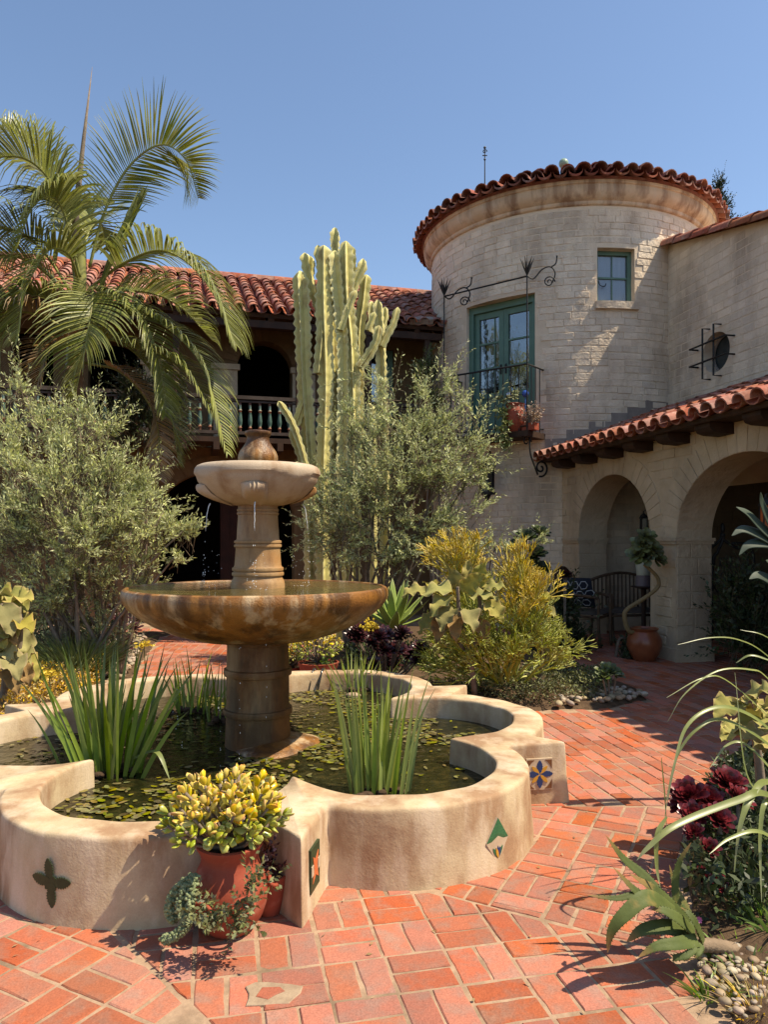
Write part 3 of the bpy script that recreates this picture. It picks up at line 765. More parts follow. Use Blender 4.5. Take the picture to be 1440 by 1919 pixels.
def t_opening(o, depth, name_reveal):
    """reveal of an opening cut in the round wall, running straight back"""
    a, b, z0_, z1_ = o; A, B = tpt(a, 0), tpt(b, 0); n_ = Vector(((B - A).y, -(B - A).x, 0)).normalized()
    if n_.dot(Vector((-TC[0], -TC[1], 0))) < 0: n_ = -n_
    mb = MB(); sub = 10; za, zb_ = Vector((0, 0, z0_)), Vector((0, 0, z1_)); A2, B2 = A - n_ * depth, B - n_ * depth
    mb.add([A + za, A2 + za, A2 + zb_, A + zb_], [(0, 1, 2, 3)]); mb.add([B + za, B2 + za, B2 + zb_, B + zb_], [(3, 2, 1, 0)])
    for z in (za, zb_):
        arc = [tpt(a + (b - a) * i / sub, 0) + z for i in range(sub + 1)]; bk = [A2.lerp(B2, i / sub) + z for i in range(sub + 1)]
        mb.sheet([arc, bk])
    mb.build(name_reveal, M['tower'], tower); return A, B, n_
A_, B_, dn = t_opening(T_OPS[0], .26, 'door_reveal')
dd = (B_ - A_); DWID = dd.length; du = dd.normalized()
FD = Fr(A_ - dn * .17, du, dn)
def fbox(mb, F, u0, u1, z0, z1, w0, w1):
    vs = [F.pt(u, z, w_) for w_ in (w0, w1) for z in (z0, z1) for u in (u0, u1)]
    mb.add(vs, [(0, 1, 3, 2), (4, 6, 7, 5), (0, 4, 5, 1), (2, 3, 7, 6), (0, 2, 6, 4), (1, 5, 7, 3)])
door = None
mb = MB(); fw = .085
fbox(mb, FD, 0, fw, DZ0, DZ1, 0, .09); fbox(mb, FD, DWID - fw, DWID, DZ0, DZ1, 0, .09); fbox(mb, FD, fw, DWID - fw, DZ1 - .11, DZ1, 0, .088); fbox(mb, FD, fw, DWID - fw, DZ0, DZ0 + .05, 0, .088)
mb.build('door_frame', M['green_paint'], tower)
mid = DWID / 2
for k, (a, b) in enumerate(((fw + .004, mid - .003), (mid + .003, DWID - fw - .004))):
    mb = MB(); st = .085; zl, zh = DZ0 + .055, DZ1 - .115; zp = zl + .62
    fbox(mb, FD, a, a + st, zl, zh, -.02, .04); fbox(mb, FD, b - st, b, zl, zh, -.02, .04); fbox(mb, FD, a + st, b - st, zh - .10, zh, -.02, .038)
    fbox(mb, FD, a + st, b - st, zl, zl + .14, -.02, .038); fbox(mb, FD, a + st, b - st, zp, zp + .08, -.02, .038); fbox(mb, FD, a + st, b - st, zl + .14, zp, -.01, .015)
    zz_ = [zp + .08 + (zh - .10 - zp - .08) * t for t in (0, 1 / 3, 2 / 3, 1)]
    for z in zz_[1:3]: fbox(mb, FD, a + st, b - st, z - .014, z + .014, -.015, .030)
    if k == 0: fbox(mb, FD, (a + b) / 2 + .09, (a + b) / 2 + .105, zp + .08, zh - .1, -.012, .024)
    dr = mb.build('french_door', M['green_paint'], tower)
    for q in range(3):
        mb = MB(); fbox(mb, FD, a + st, b - st, zz_[q] + (.014 if q else 0), zz_[q + 1] - (.014 if q < 2 else 0), .004, .008); mb.build('pane', M['glass'], dr)
    mb = MB(); fbox(mb, FD, (b - .06 if k == 0 else a + .03), (b - .03 if k == 0 else a + .06), zl + 1.0, zl + 1.16, .04, .055); mb.build('handle', M['iron'], dr)
# room behind the doors with a drawn-back curtain
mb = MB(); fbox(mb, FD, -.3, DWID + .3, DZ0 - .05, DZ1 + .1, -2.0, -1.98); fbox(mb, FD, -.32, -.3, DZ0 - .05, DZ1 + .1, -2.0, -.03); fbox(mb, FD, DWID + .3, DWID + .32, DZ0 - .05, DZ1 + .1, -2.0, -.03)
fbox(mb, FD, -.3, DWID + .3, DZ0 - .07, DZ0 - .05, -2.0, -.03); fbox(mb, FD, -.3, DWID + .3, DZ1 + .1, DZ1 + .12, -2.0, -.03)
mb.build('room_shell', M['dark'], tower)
for (u0, u1, sl) in ((.14, .42, .10), (DWID - .20, DWID - .06, -.02)):
    mb = MB(); g_ = []
    for j in range(13):
        z = DZ0 + .1 + (DZ1 - DZ0 - .25) * j / 12; t = j / 12; g_.append([FD.pt(u0 + (u1 - u0) * (i / 24) * (1 - .25 * sin(pi * t)) + sl * t, z, -.14 + .03 * sin(i * 1.3)) for i in range(25)])
    mb.sheet(g_); mb.build('curtain', M['curtain'], tower, True)
# small casement window
A_, B_, wn = t_opening(T_OPS[1], .30, 'window_reveal')
wu = (B_ - A_).normalized(); WW = (B_ - A_).length; FW = Fr(A_ - wn * .20, wu, wn)
mb = MB(); f_ = .06
fbox(mb, FW, 0, f_, TW0, TW1, 0, .07); fbox(mb, FW, WW - f_, WW, TW0, TW1, 0, .07); fbox(mb, FW, f_, WW - f_, TW1 - f_, TW1, 0, .068); fbox(mb, FW, f_, WW - f_, TW0, TW0 + f_, 0, .068)
wnd = mb.build('window', M['green_paint'], tower)
zm = (TW0 + TW1) / 2; um = WW / 2
mb = MB(); fbox(mb, FW, f_, WW - f_, zm - .014, zm + .014, .01, .045); fbox(mb, FW, um - .007, um + .007, TW0 + f_, TW1 - f_, .012, .040); mb.build('glazing_bar', M['green_paint'], wnd)
for (a, b) in ((f_, um - .007), (um + .007, WW - f_)):
    for (c, d) in ((TW0 + f_, zm - .014), (zm + .014, TW1 - f_)):
        mb = MB(); fbox(mb, FW, a, b, c, d, .02, .024); mb.build('pane', M['clearglass'], wnd)
mb = MB(); mb.sheet([[FW.pt(.03 + (WW - .06) * i / 20, z, .004 + .006 * sin(i * 1.9)) for i in range(21)] for z in (TW0 + .02, TW1 - .02)]); mb.build('curtain', M['curtain'], tower, True)
mb = MB(); mb.tube(crom([FW.pt(.08, TW0 + .38, .03), FW.pt(.10, TW0 + .30, .06), FW.pt(.17, TW0 + .28, .07), FW.pt(.20, TW0 + .33, .06)], 5), .008, 5); mb.build('latch', M['iron'], wnd)
mb = MB()
g_ = [[tpt(wA - .012 + (wB - wA + .03) * i / 8, z, w_) for i in range(9)] for z, w_ in ((TW0 - .13, -.02), (TW0 - .13, .07), (TW0 - .015, .08), (TW0 + .004, -.02))]
mb.sheet(g_)
for i in (0, 8): mb.add([r_[i] for r_ in g_], [(0, 1, 2, 3)])
mb.build('sill', M['tower'], tower)
# cornice
CZ = 6.713
mb = MB(); pr = [(TR - .02, CZ), (TR + .026, CZ + .013), (TR + .043, CZ + .034), (TR + .044, CZ + .068), (TR + .07, CZ + .085), (TR + .115, CZ + .124), (TR + .148, CZ + .18), (TR + .158, CZ + .24), (TR + .150, CZ + .286), (TR + .17, CZ + .30), (TR + .172, CZ + .35), (TR, CZ + .375)]
mb.lathe(pr, (*TC, 0), 120, False); mb.build('cornice', M['cornice'], tower, True, 40)
RE = TR + .345; PIT = radians(15); EZ = 7.10
mb = MB(); mb.lathe([(RE - .16, EZ - .04), (RE - .14, EZ - .005), (.15, EZ + (RE - .3) * math.tan(PIT))], (*TC, 0), 100, True); rf = mb.build('roof', M['tower_tile'], tower, True, 40)
tm = tile_mesh('tower_tile', .40, .106, .086, mt='tower_tile'); rnd = random.Random(3); its = []; NC = 74
for j in range(5):
    for i in range(NC):
        a = 2 * pi * (i + rnd.uniform(-.06, .06)) / NC; out_ = Vector((cos(a), sin(a), 0)); up = -out_ * cos(PIT) + Vector((0, 0, sin(PIT))); y = Vector((-sin(a), cos(a), 0))
        x = (up + y * rnd.uniform(-.07, .07) + Vector((0, 0, -.07 + rnd.uniform(-.05, .05)))).normalized(); y = Vector((0, 0, 1)).cross(x).normalized(); z = x.cross(y)
        o = Vector((*TC, EZ)) + out_ * (RE - j * .30 + rnd.uniform(-.045, .045)) + Vector((0, 0, j * .30 * math.tan(PIT) + .03 + (j > 0) * .035 + rnd.uniform(-.012, .018)))
        vis = abs((a - tc + pi) % (2 * pi) - pi); k_ = rnd.uniform(.92, 1.22); its.append((j + vis * 1.2, frame_mat(o, x, y, z) @ Matrix.Diagonal((rnd.uniform(.95, 1.12), k_ * .97, k_, 1))))
its.sort(key=lambda q: q[0]); put_tiles([m for _, m in its], tm, rf, 260)
pm = MB(); n = 6
for i in range(NC):
    a = 2 * pi * (i + .5) / NC; out_ = Vector((cos(a), sin(a), 0)); y = Vector((-sin(a), cos(a), 0)); g_ = []
    for rr, z in ((RE - .03, EZ), (RE - .03, EZ - .015), (RE - .9, EZ + .87 * math.tan(PIT))):
        g_.append([Vector((*TC, z + .05)) + out_ * rr + y * (.108 * rr / RE * cos(pi + pi * k / n)) + Vector((0, 0, .08 * sin(pi + pi * k / n))) for k in range(n + 1)])
    g_[0] = [p + Vector((0, 0, .016)) for p in g_[0]]; pm.sheet(g_)
o = pm.build('pan_tiles', M['tower_tile'], rf, True, 40); o['kind'] = 'stuff'
M['paleglass'] = mat('pale_globe', (.26, .36, .27), None, rough=.3)
mb = MB(); gp = P(1057, 307, 12.3); mb.ball(gp, .08, 16, 10); mb.tube([gp - Vector((0, 0, .25)), gp], .05, 8); tag(mb.build('glass_globe', M['paleglass'], None, True, loc=gp), 'pale green globe peeping over the tower roof tiles', 'globe')

# ------------------------------------------------------------------ balcony with its wrought iron
bal = thing('iron_balcony', 'small wrought iron balcony with scrolled rods in front of the green doors', 'balcony', (1.9, 12.3, 2.8))
F0 = Fr(A_, du, dn)
Aq = tpt(dA, 0); FBl = Fr(Aq, du, dn); b0, b1 = -.12, DWID + .13; bw = .51
mb = MB(); fbox(mb, FBl, b0 - .03, b1 + .03, 3.04, 3.13, -.2, bw + .03); mb.build('floor_slab', M['wood_dark'], bal)
cr = [FBl.pt(b0, 0, -.2), FBl.pt(b0, 0, bw), FBl.pt(b1, 0, bw), FBl.pt(b1, 0, -.05)]; zR = 4.154
mb = MB(); mb.tube([c + Vector((0, 0, zR)) for c in cr], .016, 5); mb.tube([c + Vector((0, 0, 3.20)) for c in cr], .011, 5); mb.build('rail', M['iron'], bal)
def bar(p, q, r=.0085, n=5, name='bar', par=bal):
    mb = MB(); mb.tube([p, q], r, n); return mb.build(name, M['iron'], par)
for s0, s1, n in ((cr[0], cr[1], 4), (cr[1], cr[2], 11), (cr[2], cr[3], 4)):
    for i in range(1, n): bar(s0.lerp(s1, i / n) + Vector((0, 0, 3.13)), s0.lerp(s1, i / n) + Vector((0, 0, zR)))
zT = 5.51
def spiral(c, e1, e2, r, turns, n=26, ph=0):
    return [c + (e1 * cos(ph + t * turns * 2 * pi) + e2 * sin(ph + t * turns * 2 * pi)) * r * (1 - .85 * t) for t in [i / n for i in range(n + 1)]]
for c in (cr[1], cr[2]):
    bar(c + Vector((0, 0, 3.13)), c + Vector((0, 0, zT + .12)), .012, 6, 'post')
    mb = MB(); tp = c + Vector((0, 0, zT + .02))
    for k in range(6):
        a = 2 * pi * k / 6; e = Vector((cos(a), sin(a), 0)); mb.tube([tp, tp + e * .038 + Vector((0, 0, .10)), tp + e * .11 + Vector((0, 0, .26))], [.012, .018, .002], 4)
    mb.tube([tp, tp + Vector((0, 0, .31))], [.014, .003], 5); mb.build('leaf_finial', M['iron'], bal)
    e1 = (du * .8 - dn * .6).normalized(); up = Vector((0, 0, 1)); mb = MB(); q = c + up * zT
    mb.tube(crom([q, q + e1 * .10 - up * .04, q + e1 * .23 + up * .10, q + e1 * .36 + up * .14, q + e1 * .43 + up * .04, q + e1 * .39 - up * .10], 6), .012, 5)
    mb.tube(spiral(q + e1 * .34 - up * .09, e1, up, .09, 1.6), .011, 5); mb.tube(crom([q + e1 * .36 + up * .13, q + e1 * .44 + up * .19, q + e1 * .46 + up * .31], 5), [.012] * 10 + [.022], 5)
    mb.build('scroll', M['iron'], bal, True)
bar(cr[1] + Vector((0, 0, zT)), cr[2] + Vector((0, 0, zT)), .013, 6, 'rod')
mb = MB(); q = FBl.pt(b1 - .04, 3.04, .36); e = (du * .45 - dn * .9).normalized(); up = Vector((0, 0, 1))
mb.tube(crom([q, q + e * .02 - up * .25, q + e * .10 - up * .45, q + e * .16 - up * .58], 6), .016, 5); mb.tube(spiral(q + e * .22 - up * .47, e, up, .14, 1.5, ph=-1.8), .016, 5); mb.tube(spiral(q + e * -.05 - up * .07, e, up, .09, 1.0), .012, 5)
mb.build('bracket', M['iron'], bal, True)

# wall lantern hanging on the tower
def lantern(name, label, p, s, nrm, glow=None):
    t = thing(name, label, 'lantern', p); u = Vector((-nrm.y, nrm.x, 0)); mb = MB(); up = Vector((0, 0, 1)); c = p
    for a in (-1, 1):
        for b in (-1, 1): mb.box(c + u * a * .09 * s + nrm * b * .09 * s, (.012 * s, .012 * s, .25 * s), atan2(u.y, u.x))
    mb.box(c + up * .26 * s, (.12 * s, .12 * s, .018 * s), atan2(u.y, u.x)); mb.box(c - up * .26 * s, (.12 * s, .12 * s, .025 * s), atan2(u.y, u.x))
    mb.lathe([(.15 * s, .27 * s), (.10 * s, .36 * s), (.03 * s, .42 * s), (.02 * s, .5 * s)], c, 8); mb.lathe([(.09 * s, -.28 * s), (.03 * s, -.38 * s), (.01 * s, -.42 * s)][::-1], c, 8)
    mb.tube([c + up * .48 * s, c + up * .55 * s - nrm * .1 * s, c + up * .35 * s - nrm * .3 * s], .014 * s, 5)
    mb.build('frame', M['iron'], t)
    mb = MB(); mb.box(c, (.082 * s, .082 * s, .24 * s), atan2(u.y, u.x)); mb.build('pane', M[glow or 'dkglass'], t); return t
M['dkglass'] = mat('smoked_glass', (.03, .028, .024), None, rough=.15, spec=.5)
M['amberglass'] = mat('amber_glass', (.40, .10, .03), None, rough=.2, spec=.5)
th_, d_ = tower_hit(930); nr = Vector((cos(th_), sin(th_), 0)); lantern('wall_lantern', 'dark iron lantern on the tower wall below the balcony', tpt(th_, fz(898, d_ - .3), .28), .85, nr)

# ------------------------------------------------------------------ arcade wing on the right
AK = .196
def XW(d): return 3.45 - AK * (d - 8.8)
ud = Vector((AK, -1)).normalized(); un = Vector((-1, -AK)).normalized(); AN = sqrt(1 + AK * AK); D0 = 12.6
FA = Fr((XW(D0), D0), ud, un); uo = lambda d: (D0 - d) * AN
arc = thing('arcade_wing', 'long shaded arcade of painted block with round arches and tiled lean-to roof', 'building', (XW(9), 9, 0))
ZS, RI = 1.46, .88; A_OPS = [arch(uo(11.33), uo(9.36), ZS, RI), arch(uo(8.8), uo(6.5), ZS, RI)]; DE = 2.6; WT = .46
A_OPS.append(arch(uo(5.9), uo(3.7), ZS, RI))
mb = MB(); wall_open(mb, FA, 0, uo(DE), 0, 2.87, A_OPS, WT); aw = mb.build('wall', M['arcade'], arc)
def a_skip(u, v, a, b):
    for o in A_OPS:
        c, h = (o['u0'] + o['u1']) / 2, (o['u1'] - o['u0']) / 2
        if v < ZS:
            if o['u0'] < b and a < o['u1']: return True
        elif ((u - c) / (h + .34 + (b - a) / 2)) ** 2 + ((v - ZS) / (RI + .40)) ** 2 < 1: return True
    return abs(v - 1.44) < .07
bricks_on(lambda u, v, w_: FA.pt(u, v, w_), .6, uo(5.4), .05, 2.80, .118, .31, .012, a_skip, M['arcade'], aw, 21, t=.012, jitter=.012, rank=lambda u, v: -u)
# wedge stones round each arch, and the blocks of the visible jambs
for o in A_OPS:
    c, h = (o['u0'] + o['u1']) / 2, (o['u1'] - o['u0']) / 2; n = 25; r = random.Random(6)
    for k in range(n):
        t0, t1 = pi * k / n + .004, pi * (k + 1) / n - .004; e = .33 * r.uniform(.88, 1.04); mb = MB(); tt = .006 * r.uniform(.5, 1.8)
        pts = [(c + (h + q) * cos(t), ZS + (RI + q) * sin(t)) for q, t in ((.004, t0), (e, t0), (e, t1), (.004, t1))]
        vs = [FA.pt(u, v, w_) for w_ in (-.02, tt) for u, v in pts]; mb.add(vs, [(4, 5, 6, 7), (0, 1, 5, 4), (1, 2, 6, 5), (2, 3, 7, 6), (3, 0, 4, 7)]); mb.build('voussoir', M['arcade'], aw)
    for uj in (o['u0'],):
        r = random.Random(8)
        for j in range(7):
            z = .03 + j * .2; cuts = [-WT, -WT * r.choice((.4, .5, .6)), 0]
            for a, b in zip(cuts, cuts[1:]):
                mb = MB(); brick_piece(mb, lambda u, v, w_: FA.pt(uj + w_, v, u), a + .006, b - .006, z, z + .188, .007); mb.build('block', M['arcade'], aw)
    # curved soffit blocks are plain; impost moulding
for (a, b) in ((uo(11.85), uo(11.33)), (uo(9.36), uo(8.8)), (uo(6.5), uo(5.9))):
    mb = MB(); fbox(mb, FA, a - .0 if a < 2 else a - .03, b + .03, 1.425, 1.462, -WT - .03, .035); fbox(mb, FA, a + .0 if a < 2 else a - .018, b + .018, 1.39, 1.424, -WT - .02, .02); mb.build('impost', M['arcade'], arc)
for d in (9.15,):
    mb = MB(); fbox(mb, FA, uo(9.36) - .025, uo(8.8) + .025, -.02, .15, -WT - .02, .025); mb.build('plinth', M['arcade'], arc)
# back wall of the arcade, under the upper storey
SB = 1.80 / AN
mb = MB(); wall_open(mb, FA, -.2, uo(DE), 0, 3.85, [], .2)
for i in range(len(mb.v)): mb.v[i] = tuple(Vector(mb.v[i]) - FA.n * (SB + .02))
M['inner'] = mat('shade_darkened_block', (.09, .07, .048), (.07, .053, .035), 4, .3, .7, .9, .15, .004, 60, rnd=.08)  # the painted block again, with the arcade's shade darkened into its colour
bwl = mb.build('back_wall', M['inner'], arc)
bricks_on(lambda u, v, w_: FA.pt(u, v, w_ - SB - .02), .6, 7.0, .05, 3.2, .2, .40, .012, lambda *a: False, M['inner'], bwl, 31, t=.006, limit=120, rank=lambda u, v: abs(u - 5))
# lean-to roof
RP = math.atan2(.76, SB + .35); upv = (Vector((-un.x, -un.y, 0)) * cos(RP) + Vector((0, 0, sin(RP)))); al = Vector((ud.x, ud.y, 0)); OH = .35; ZE = 2.71
ev0 = FA.pt(.72, ZE, OH)
mb = MB(); Ls = (SB + .36) / cos(RP); LA = uo(DE) - .72; nzv = al.cross(upv); nzv = nzv if nzv.z > 0 else -nzv
def slab(mb, e0, al_, L, up_, Ls_, n_, t0, t1):
    vs = [e0 + al_ * a + up_ * b + n_ * c for c in (t0, t1) for b in (0, Ls_) for a in (0, L)]
    mb.add(vs, [(0, 1, 3, 2), (4, 6, 7, 5), (0, 4, 5, 1), (2, 3, 7, 6), (0, 2, 6, 4), (1, 5, 7, 3)])
slab(mb, ev0 - al * .05, al, LA, upv, Ls, nzv, -.06, -.005); lr = mb.build('roof', M['wood_dark'], arc)
tl_ = tile_mesh('arcade_tile', .42, .100, .080); rnd = random.Random(12); sp = .245; NA = int(LA / sp)
its = lay_roof(ev0 + upv * -.08 + nzv * .05, al, NA, sp, upv, 7, .33, rnd)
its.sort(key=lambda q: q[0] * 2 - q[1] * .05); put_tiles([m for _, _, m in its], tl_, lr, 260)
pans(ev0 + upv * -.06 - nzv * .0, al, NA, sp, upv, Ls, .105, lr)
# beam ends under the eave
for d in (11.55, 10.85, 10.12, 9.4, 8.65, 7.9, 7.15, 6.4, 5.65, 4.9):
    mb = MB(); u = uo(d); pts = [(-.05, 2.66), (OH - .06, 2.66), (OH - .06, 2.61), (OH - .09, 2.57), (OH - .16, 2.55), (-.05, 2.54)]
    for q, uu in enumerate((u - .13, u + .13)): mb.v.extend(tuple(FA.pt(uu, z, w_)) for w_, z in pts)
    n = len(pts); mb.f.append(tuple(range(n))); mb.f.append(tuple(range(2 * n - 1, n - 1, -1))); mb.f += [(k, n + k, n + (k + 1) % n, (k + 1) % n) for k in range(n)]
    mb.build('beam_end', M['wood_dark'], arc)
mb = MB(); fbox(mb, FA, .7, uo(DE), 2.662, 2.70, -.02, OH - .01); mb.build('eave_board', M['wood_dark'], arc)
mb = MB(); fbox(mb, FA, .2, uo(6.0), 3.38, 3.60, -SB + .001, -SB + .03); mb.build('wall_flashing', M['lead'], arc)
# stepped flashing where the lean-to meets the tower
for k, (x0, y0, x1, y1) in enumerate(((1022, 822, 1068, 850), (1062, 805, 1112, 838), (1104, 790, 1152, 822), (1146, 774, 1182, 806), (1176, 764, 1216, 792), (1210, 752, 1258, 780))):
    mb = MB(); ta, tb = tower_hit(x0)[0], tower_hit(x1)[0]; dm = tower_hit((x0 + x1) / 2)[1]; brick_piece(mb, lambda u, v, w_: tpt(u, v, w_), ta, tb, fz(y1 + 14, dm), fz(y0, dm), .016, .0005); mb.build('flashing_step', M['lead'], arc)

# ------------------------------------------------------------------ upper storey on the right, gable wall with oval window
house = thing('gabled_house', 'cream painted upper house wall with round barred window and tiled rake', 'building', (5.2, 10, 0))
FH = Fr(FA.pt(0, 0, -SB).xy, ud, un)
dU = D0 + SB * AK / AN     # depth at u = 0 on the upper wall
uo2 = lambda d: (dU - d) * AN
zr = lambda u: 5.65 + ((dU - u / AN) - 9.82) * .24
dOv = 10.89; OU, OZ = uo2(dOv), 4.17; OV = oval(OU, .315, OZ, .29); DC = 9.5
mb = MB(); wall_open(mb, FH, -.5, uo2(DC), 2.2, zr, [OV], .35); hw = mb.build('wall', M['joint'], house)
mb = MB(); vs = [FH.pt(u, z, w_) for w_ in (-.36, -5.0) for u, z in ((-.5, 2.2), (uo2(DC), 2.2), (uo2(DC), zr(uo2(DC))), (-.5, zr(-.5)))]
mb.add(vs, [(4, 5, 6, 7), (0, 1, 5, 4), (1, 2, 6, 5), (2, 3, 7, 6), (3, 0, 4, 7)]); mb.build('rear_mass', M['tower'], house)
mb = MB(); fbox(mb, FH, uo2(DC), uo2(1.5), 2.2, 5.6, -5.0, -.01); mb.build('side_mass', M['tower'], house)  # added block out of view, its height set to shade the lean-to roof
def h_skip(u, v, a, b):
    return ((u - OU) / (.315 + (b - a) / 2)) ** 2 + ((v - OZ) / .34) ** 2 < 1 or v > zr(u) - .12
bricks_on(lambda u, v, w_: FH.pt(u, v, w_), .0, uo2(DC + .05), 3.55, 6.4, .12, .31, .012, h_skip, M['tower'], hw, 41, t=.005, jitter=.010, limit=300, rank=lambda u, v: abs(u - 1.8))
mb = MB(); n = 40; vs = [FH.pt(OU + .315 * cos(2 * pi * k / n), OZ + .29 * sin(2 * pi * k / n), -.20) for k in range(n)]
mb.add(vs + [FH.pt(OU, OZ, -.20)], [(k, (k + 1) % n, n) for k in range(n)])
M['blueglass'] = mat('old_glass', (.025, .035, .038), (.045, .055, .055), 10, rough=.12, spec=.5)
mb.build('oval_pane', M['blueglass'], house)
mb = MB(); mb.tube([FH.pt(OU + .30 * cos(2 * pi * k / n), OZ + .275 * sin(2 * pi * k / n), -.18) for k in range(n)], .02, 6, closed=True); mb.build('oval_frame', M['lead'], house)
for du_ in (-.13, .13):
    mb = MB(); u = OU + du_; mb.tube([FH.pt(u, OZ + .37, -.02), FH.pt(u, OZ + .37, .13), FH.pt(u, OZ - .37, .13), FH.pt(u, OZ - .37, -.02)], .014, 6); mb.build('window_bar', M['iron'], house)
for dz in (-.13, .13):
    mb = MB(); z = OZ + dz; u = OU; mb.tube([FH.pt(u - .42, z, -.02), FH.pt(u - .42, z, .15), FH.pt(u + .42, z, .15), FH.pt(u + .42, z, -.02)], .014, 6); mb.build('window_bar', M['iron'], house)
# barrel tiles laid along the rake
tk = tile_mesh('rake_tile', .54, .165, .145); rnd = random.Random(4)
slp = math.atan(.24); tx = (Vector((-ud.x, -ud.y, 0)) * cos(slp) + Vector((0, 0, sin(slp)))); k = 0; u = uo2(DC)
while u > -.35:
    o = FH.pt(u, zr(u) - .02, .03); y = Vector((un.x, un.y, 0)); x = (tx + Vector((0, 0, -.03)) + y * rnd.uniform(-.02, .02)).normalized(); z = x.cross(y).normalized(); z = z if z.z > 0 else -z; y = z.cross(x)
    piece('rake_tile', tk, frame_mat(o, x, y, z), house); u -= .45
for row in range(1, 5):
    u = uo2(DC)
    while u > -.2:
        o = FH.pt(u + rnd.uniform(-.03, .03), zr(u) + .05 + rnd.uniform(0, .03), -.02 - row * .29); y = Vector((un.x, un.y, 0)); x = (tx + Vector((0, 0, -.05))).normalized(); z = x.cross(y).normalized(); z = z if z.z > 0 else -z
        piece('roof_tile', tl_, frame_mat(o, x, z.cross(x), z), house); u -= .36

# ------------------------------------------------------------------ balconied house across the court
WO = Vector((-2.602, 13.48)); wu_ = Vector((cos(radians(15)), sin(radians(15)))); wn_ = Vector((sin(radians(15)), -cos(radians(15))))
FG = Fr(WO, wu_, wn_)
def gu(px, w_=0.0):
    """u on the plane offset w_ seen at photo column px"""
    k = (px - CX) / FOC; o = WO + wn_ * w_; return (k * o.y - o.x) / (wu_.x - k * wu_.y)
def gz(px, py, w_=0.0):
    p = FG.pt(gu(px, w_), 0, w_); return CAM_H - (py - HY) / FOC * p.y
hs = thing('balconied_house', 'shaded two storey house with tiled roof, timber balcony and arched openings', 'building', (-2.6, 13.6, 0))
U0, U1 = gu(-120), gu(840)
GO = [arch(gu(298), gu(552), gz(425, 965), gz(425, 880) - gz(425, 965))]
UO = [arch(gu(445), gu(548), gz(497, 692), gz(497, 640) - gz(497, 692), 3.165), arch(gu(165), gu(268), gz(210, 692), gz(210, 640) - gz(210, 692), 3.165), rect(gu(688), gu(738), 3.165, gz(712, 655)), rect(gu(20), gu(100), 3.8, 4.99)]
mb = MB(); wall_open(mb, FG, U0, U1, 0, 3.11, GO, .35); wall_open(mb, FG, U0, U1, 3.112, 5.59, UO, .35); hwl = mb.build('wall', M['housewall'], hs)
for o, par in ((GO[0], hwl), (UO[0], hwl), (UO[1], hwl)):
    c, h = (o['u0'] + o['u1']) / 2, (o['u1'] - o['u0']) / 2; zs = o['zt'](o['u0']); ri_ = o['zt'](c) - zs; n = 17
    for k in range(n):
        t0, t1 = pi * k / n + .01, pi * (k + 1) / n - .01; e = .26; mb = MB(); tt = .012 + .006 * (k % 2)
        vs = [FG.pt(c + (h + q) * cos(t), zs + (ri_ + q) * sin(t), w_) for w_ in (-.02, tt) for q, t in ((.004, t0), (e, t0), (e, t1), (.004, t1))]
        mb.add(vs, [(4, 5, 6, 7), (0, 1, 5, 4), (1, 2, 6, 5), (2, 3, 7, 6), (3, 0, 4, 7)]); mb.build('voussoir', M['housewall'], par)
for (a, b) in ((gu(400), gu(445)), (gu(548), gu(590)), (gu(268), gu(310))):
    mb = MB(); zi = gz(420, 683); fbox(mb, FG, a, b, 3.165, zi - .10, 0, .05); fbox(mb, FG, a - .04, b + .04, zi - .10, zi, 0, .09); mb.build('pilaster', M['arcade'], hs)
# rooms behind the openings
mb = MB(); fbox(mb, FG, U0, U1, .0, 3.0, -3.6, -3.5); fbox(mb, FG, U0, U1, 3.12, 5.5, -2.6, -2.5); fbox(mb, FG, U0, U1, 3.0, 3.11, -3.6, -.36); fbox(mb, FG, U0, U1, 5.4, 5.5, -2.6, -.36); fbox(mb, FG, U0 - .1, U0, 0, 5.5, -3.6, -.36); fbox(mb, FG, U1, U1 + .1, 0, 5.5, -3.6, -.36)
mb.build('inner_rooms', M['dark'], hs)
M['door_red'] = mat('dark_red_door', (.055, .016, .011), (.035, .011, .008), 6, rough=.6)
mb = MB(); fbox(mb, FG, gu(418), gu(492), 0, 2.3, -1.1, -1.0)
for q in range(5): fbox(mb, FG, gu(418) + q * .17, gu(418) + q * .17 + .02, 0.02, 2.28, -1.0, -.985)
mb.build('door', M['door_red'], hs)
o = UO[2]; mb = MB(); a, b, t = o['u0'], o['u1'], o['zt'](0)
for q in ((a, a + .10, 3.165, t), (b - .10, b, 3.165, t), (a + .1, b - .1, t - .12, t), (a + .1, b - .1, 3.8, 3.9)): fbox(mb, FG, *q, -.14, -.05)
mb.build('door_frame', M['green_paint'], hs); mb = MB(); fbox(mb, FG, a + .1, b - .1, 3.9, t - .12, -.11, -.10); mb.build('pane', M['glass'], hs)
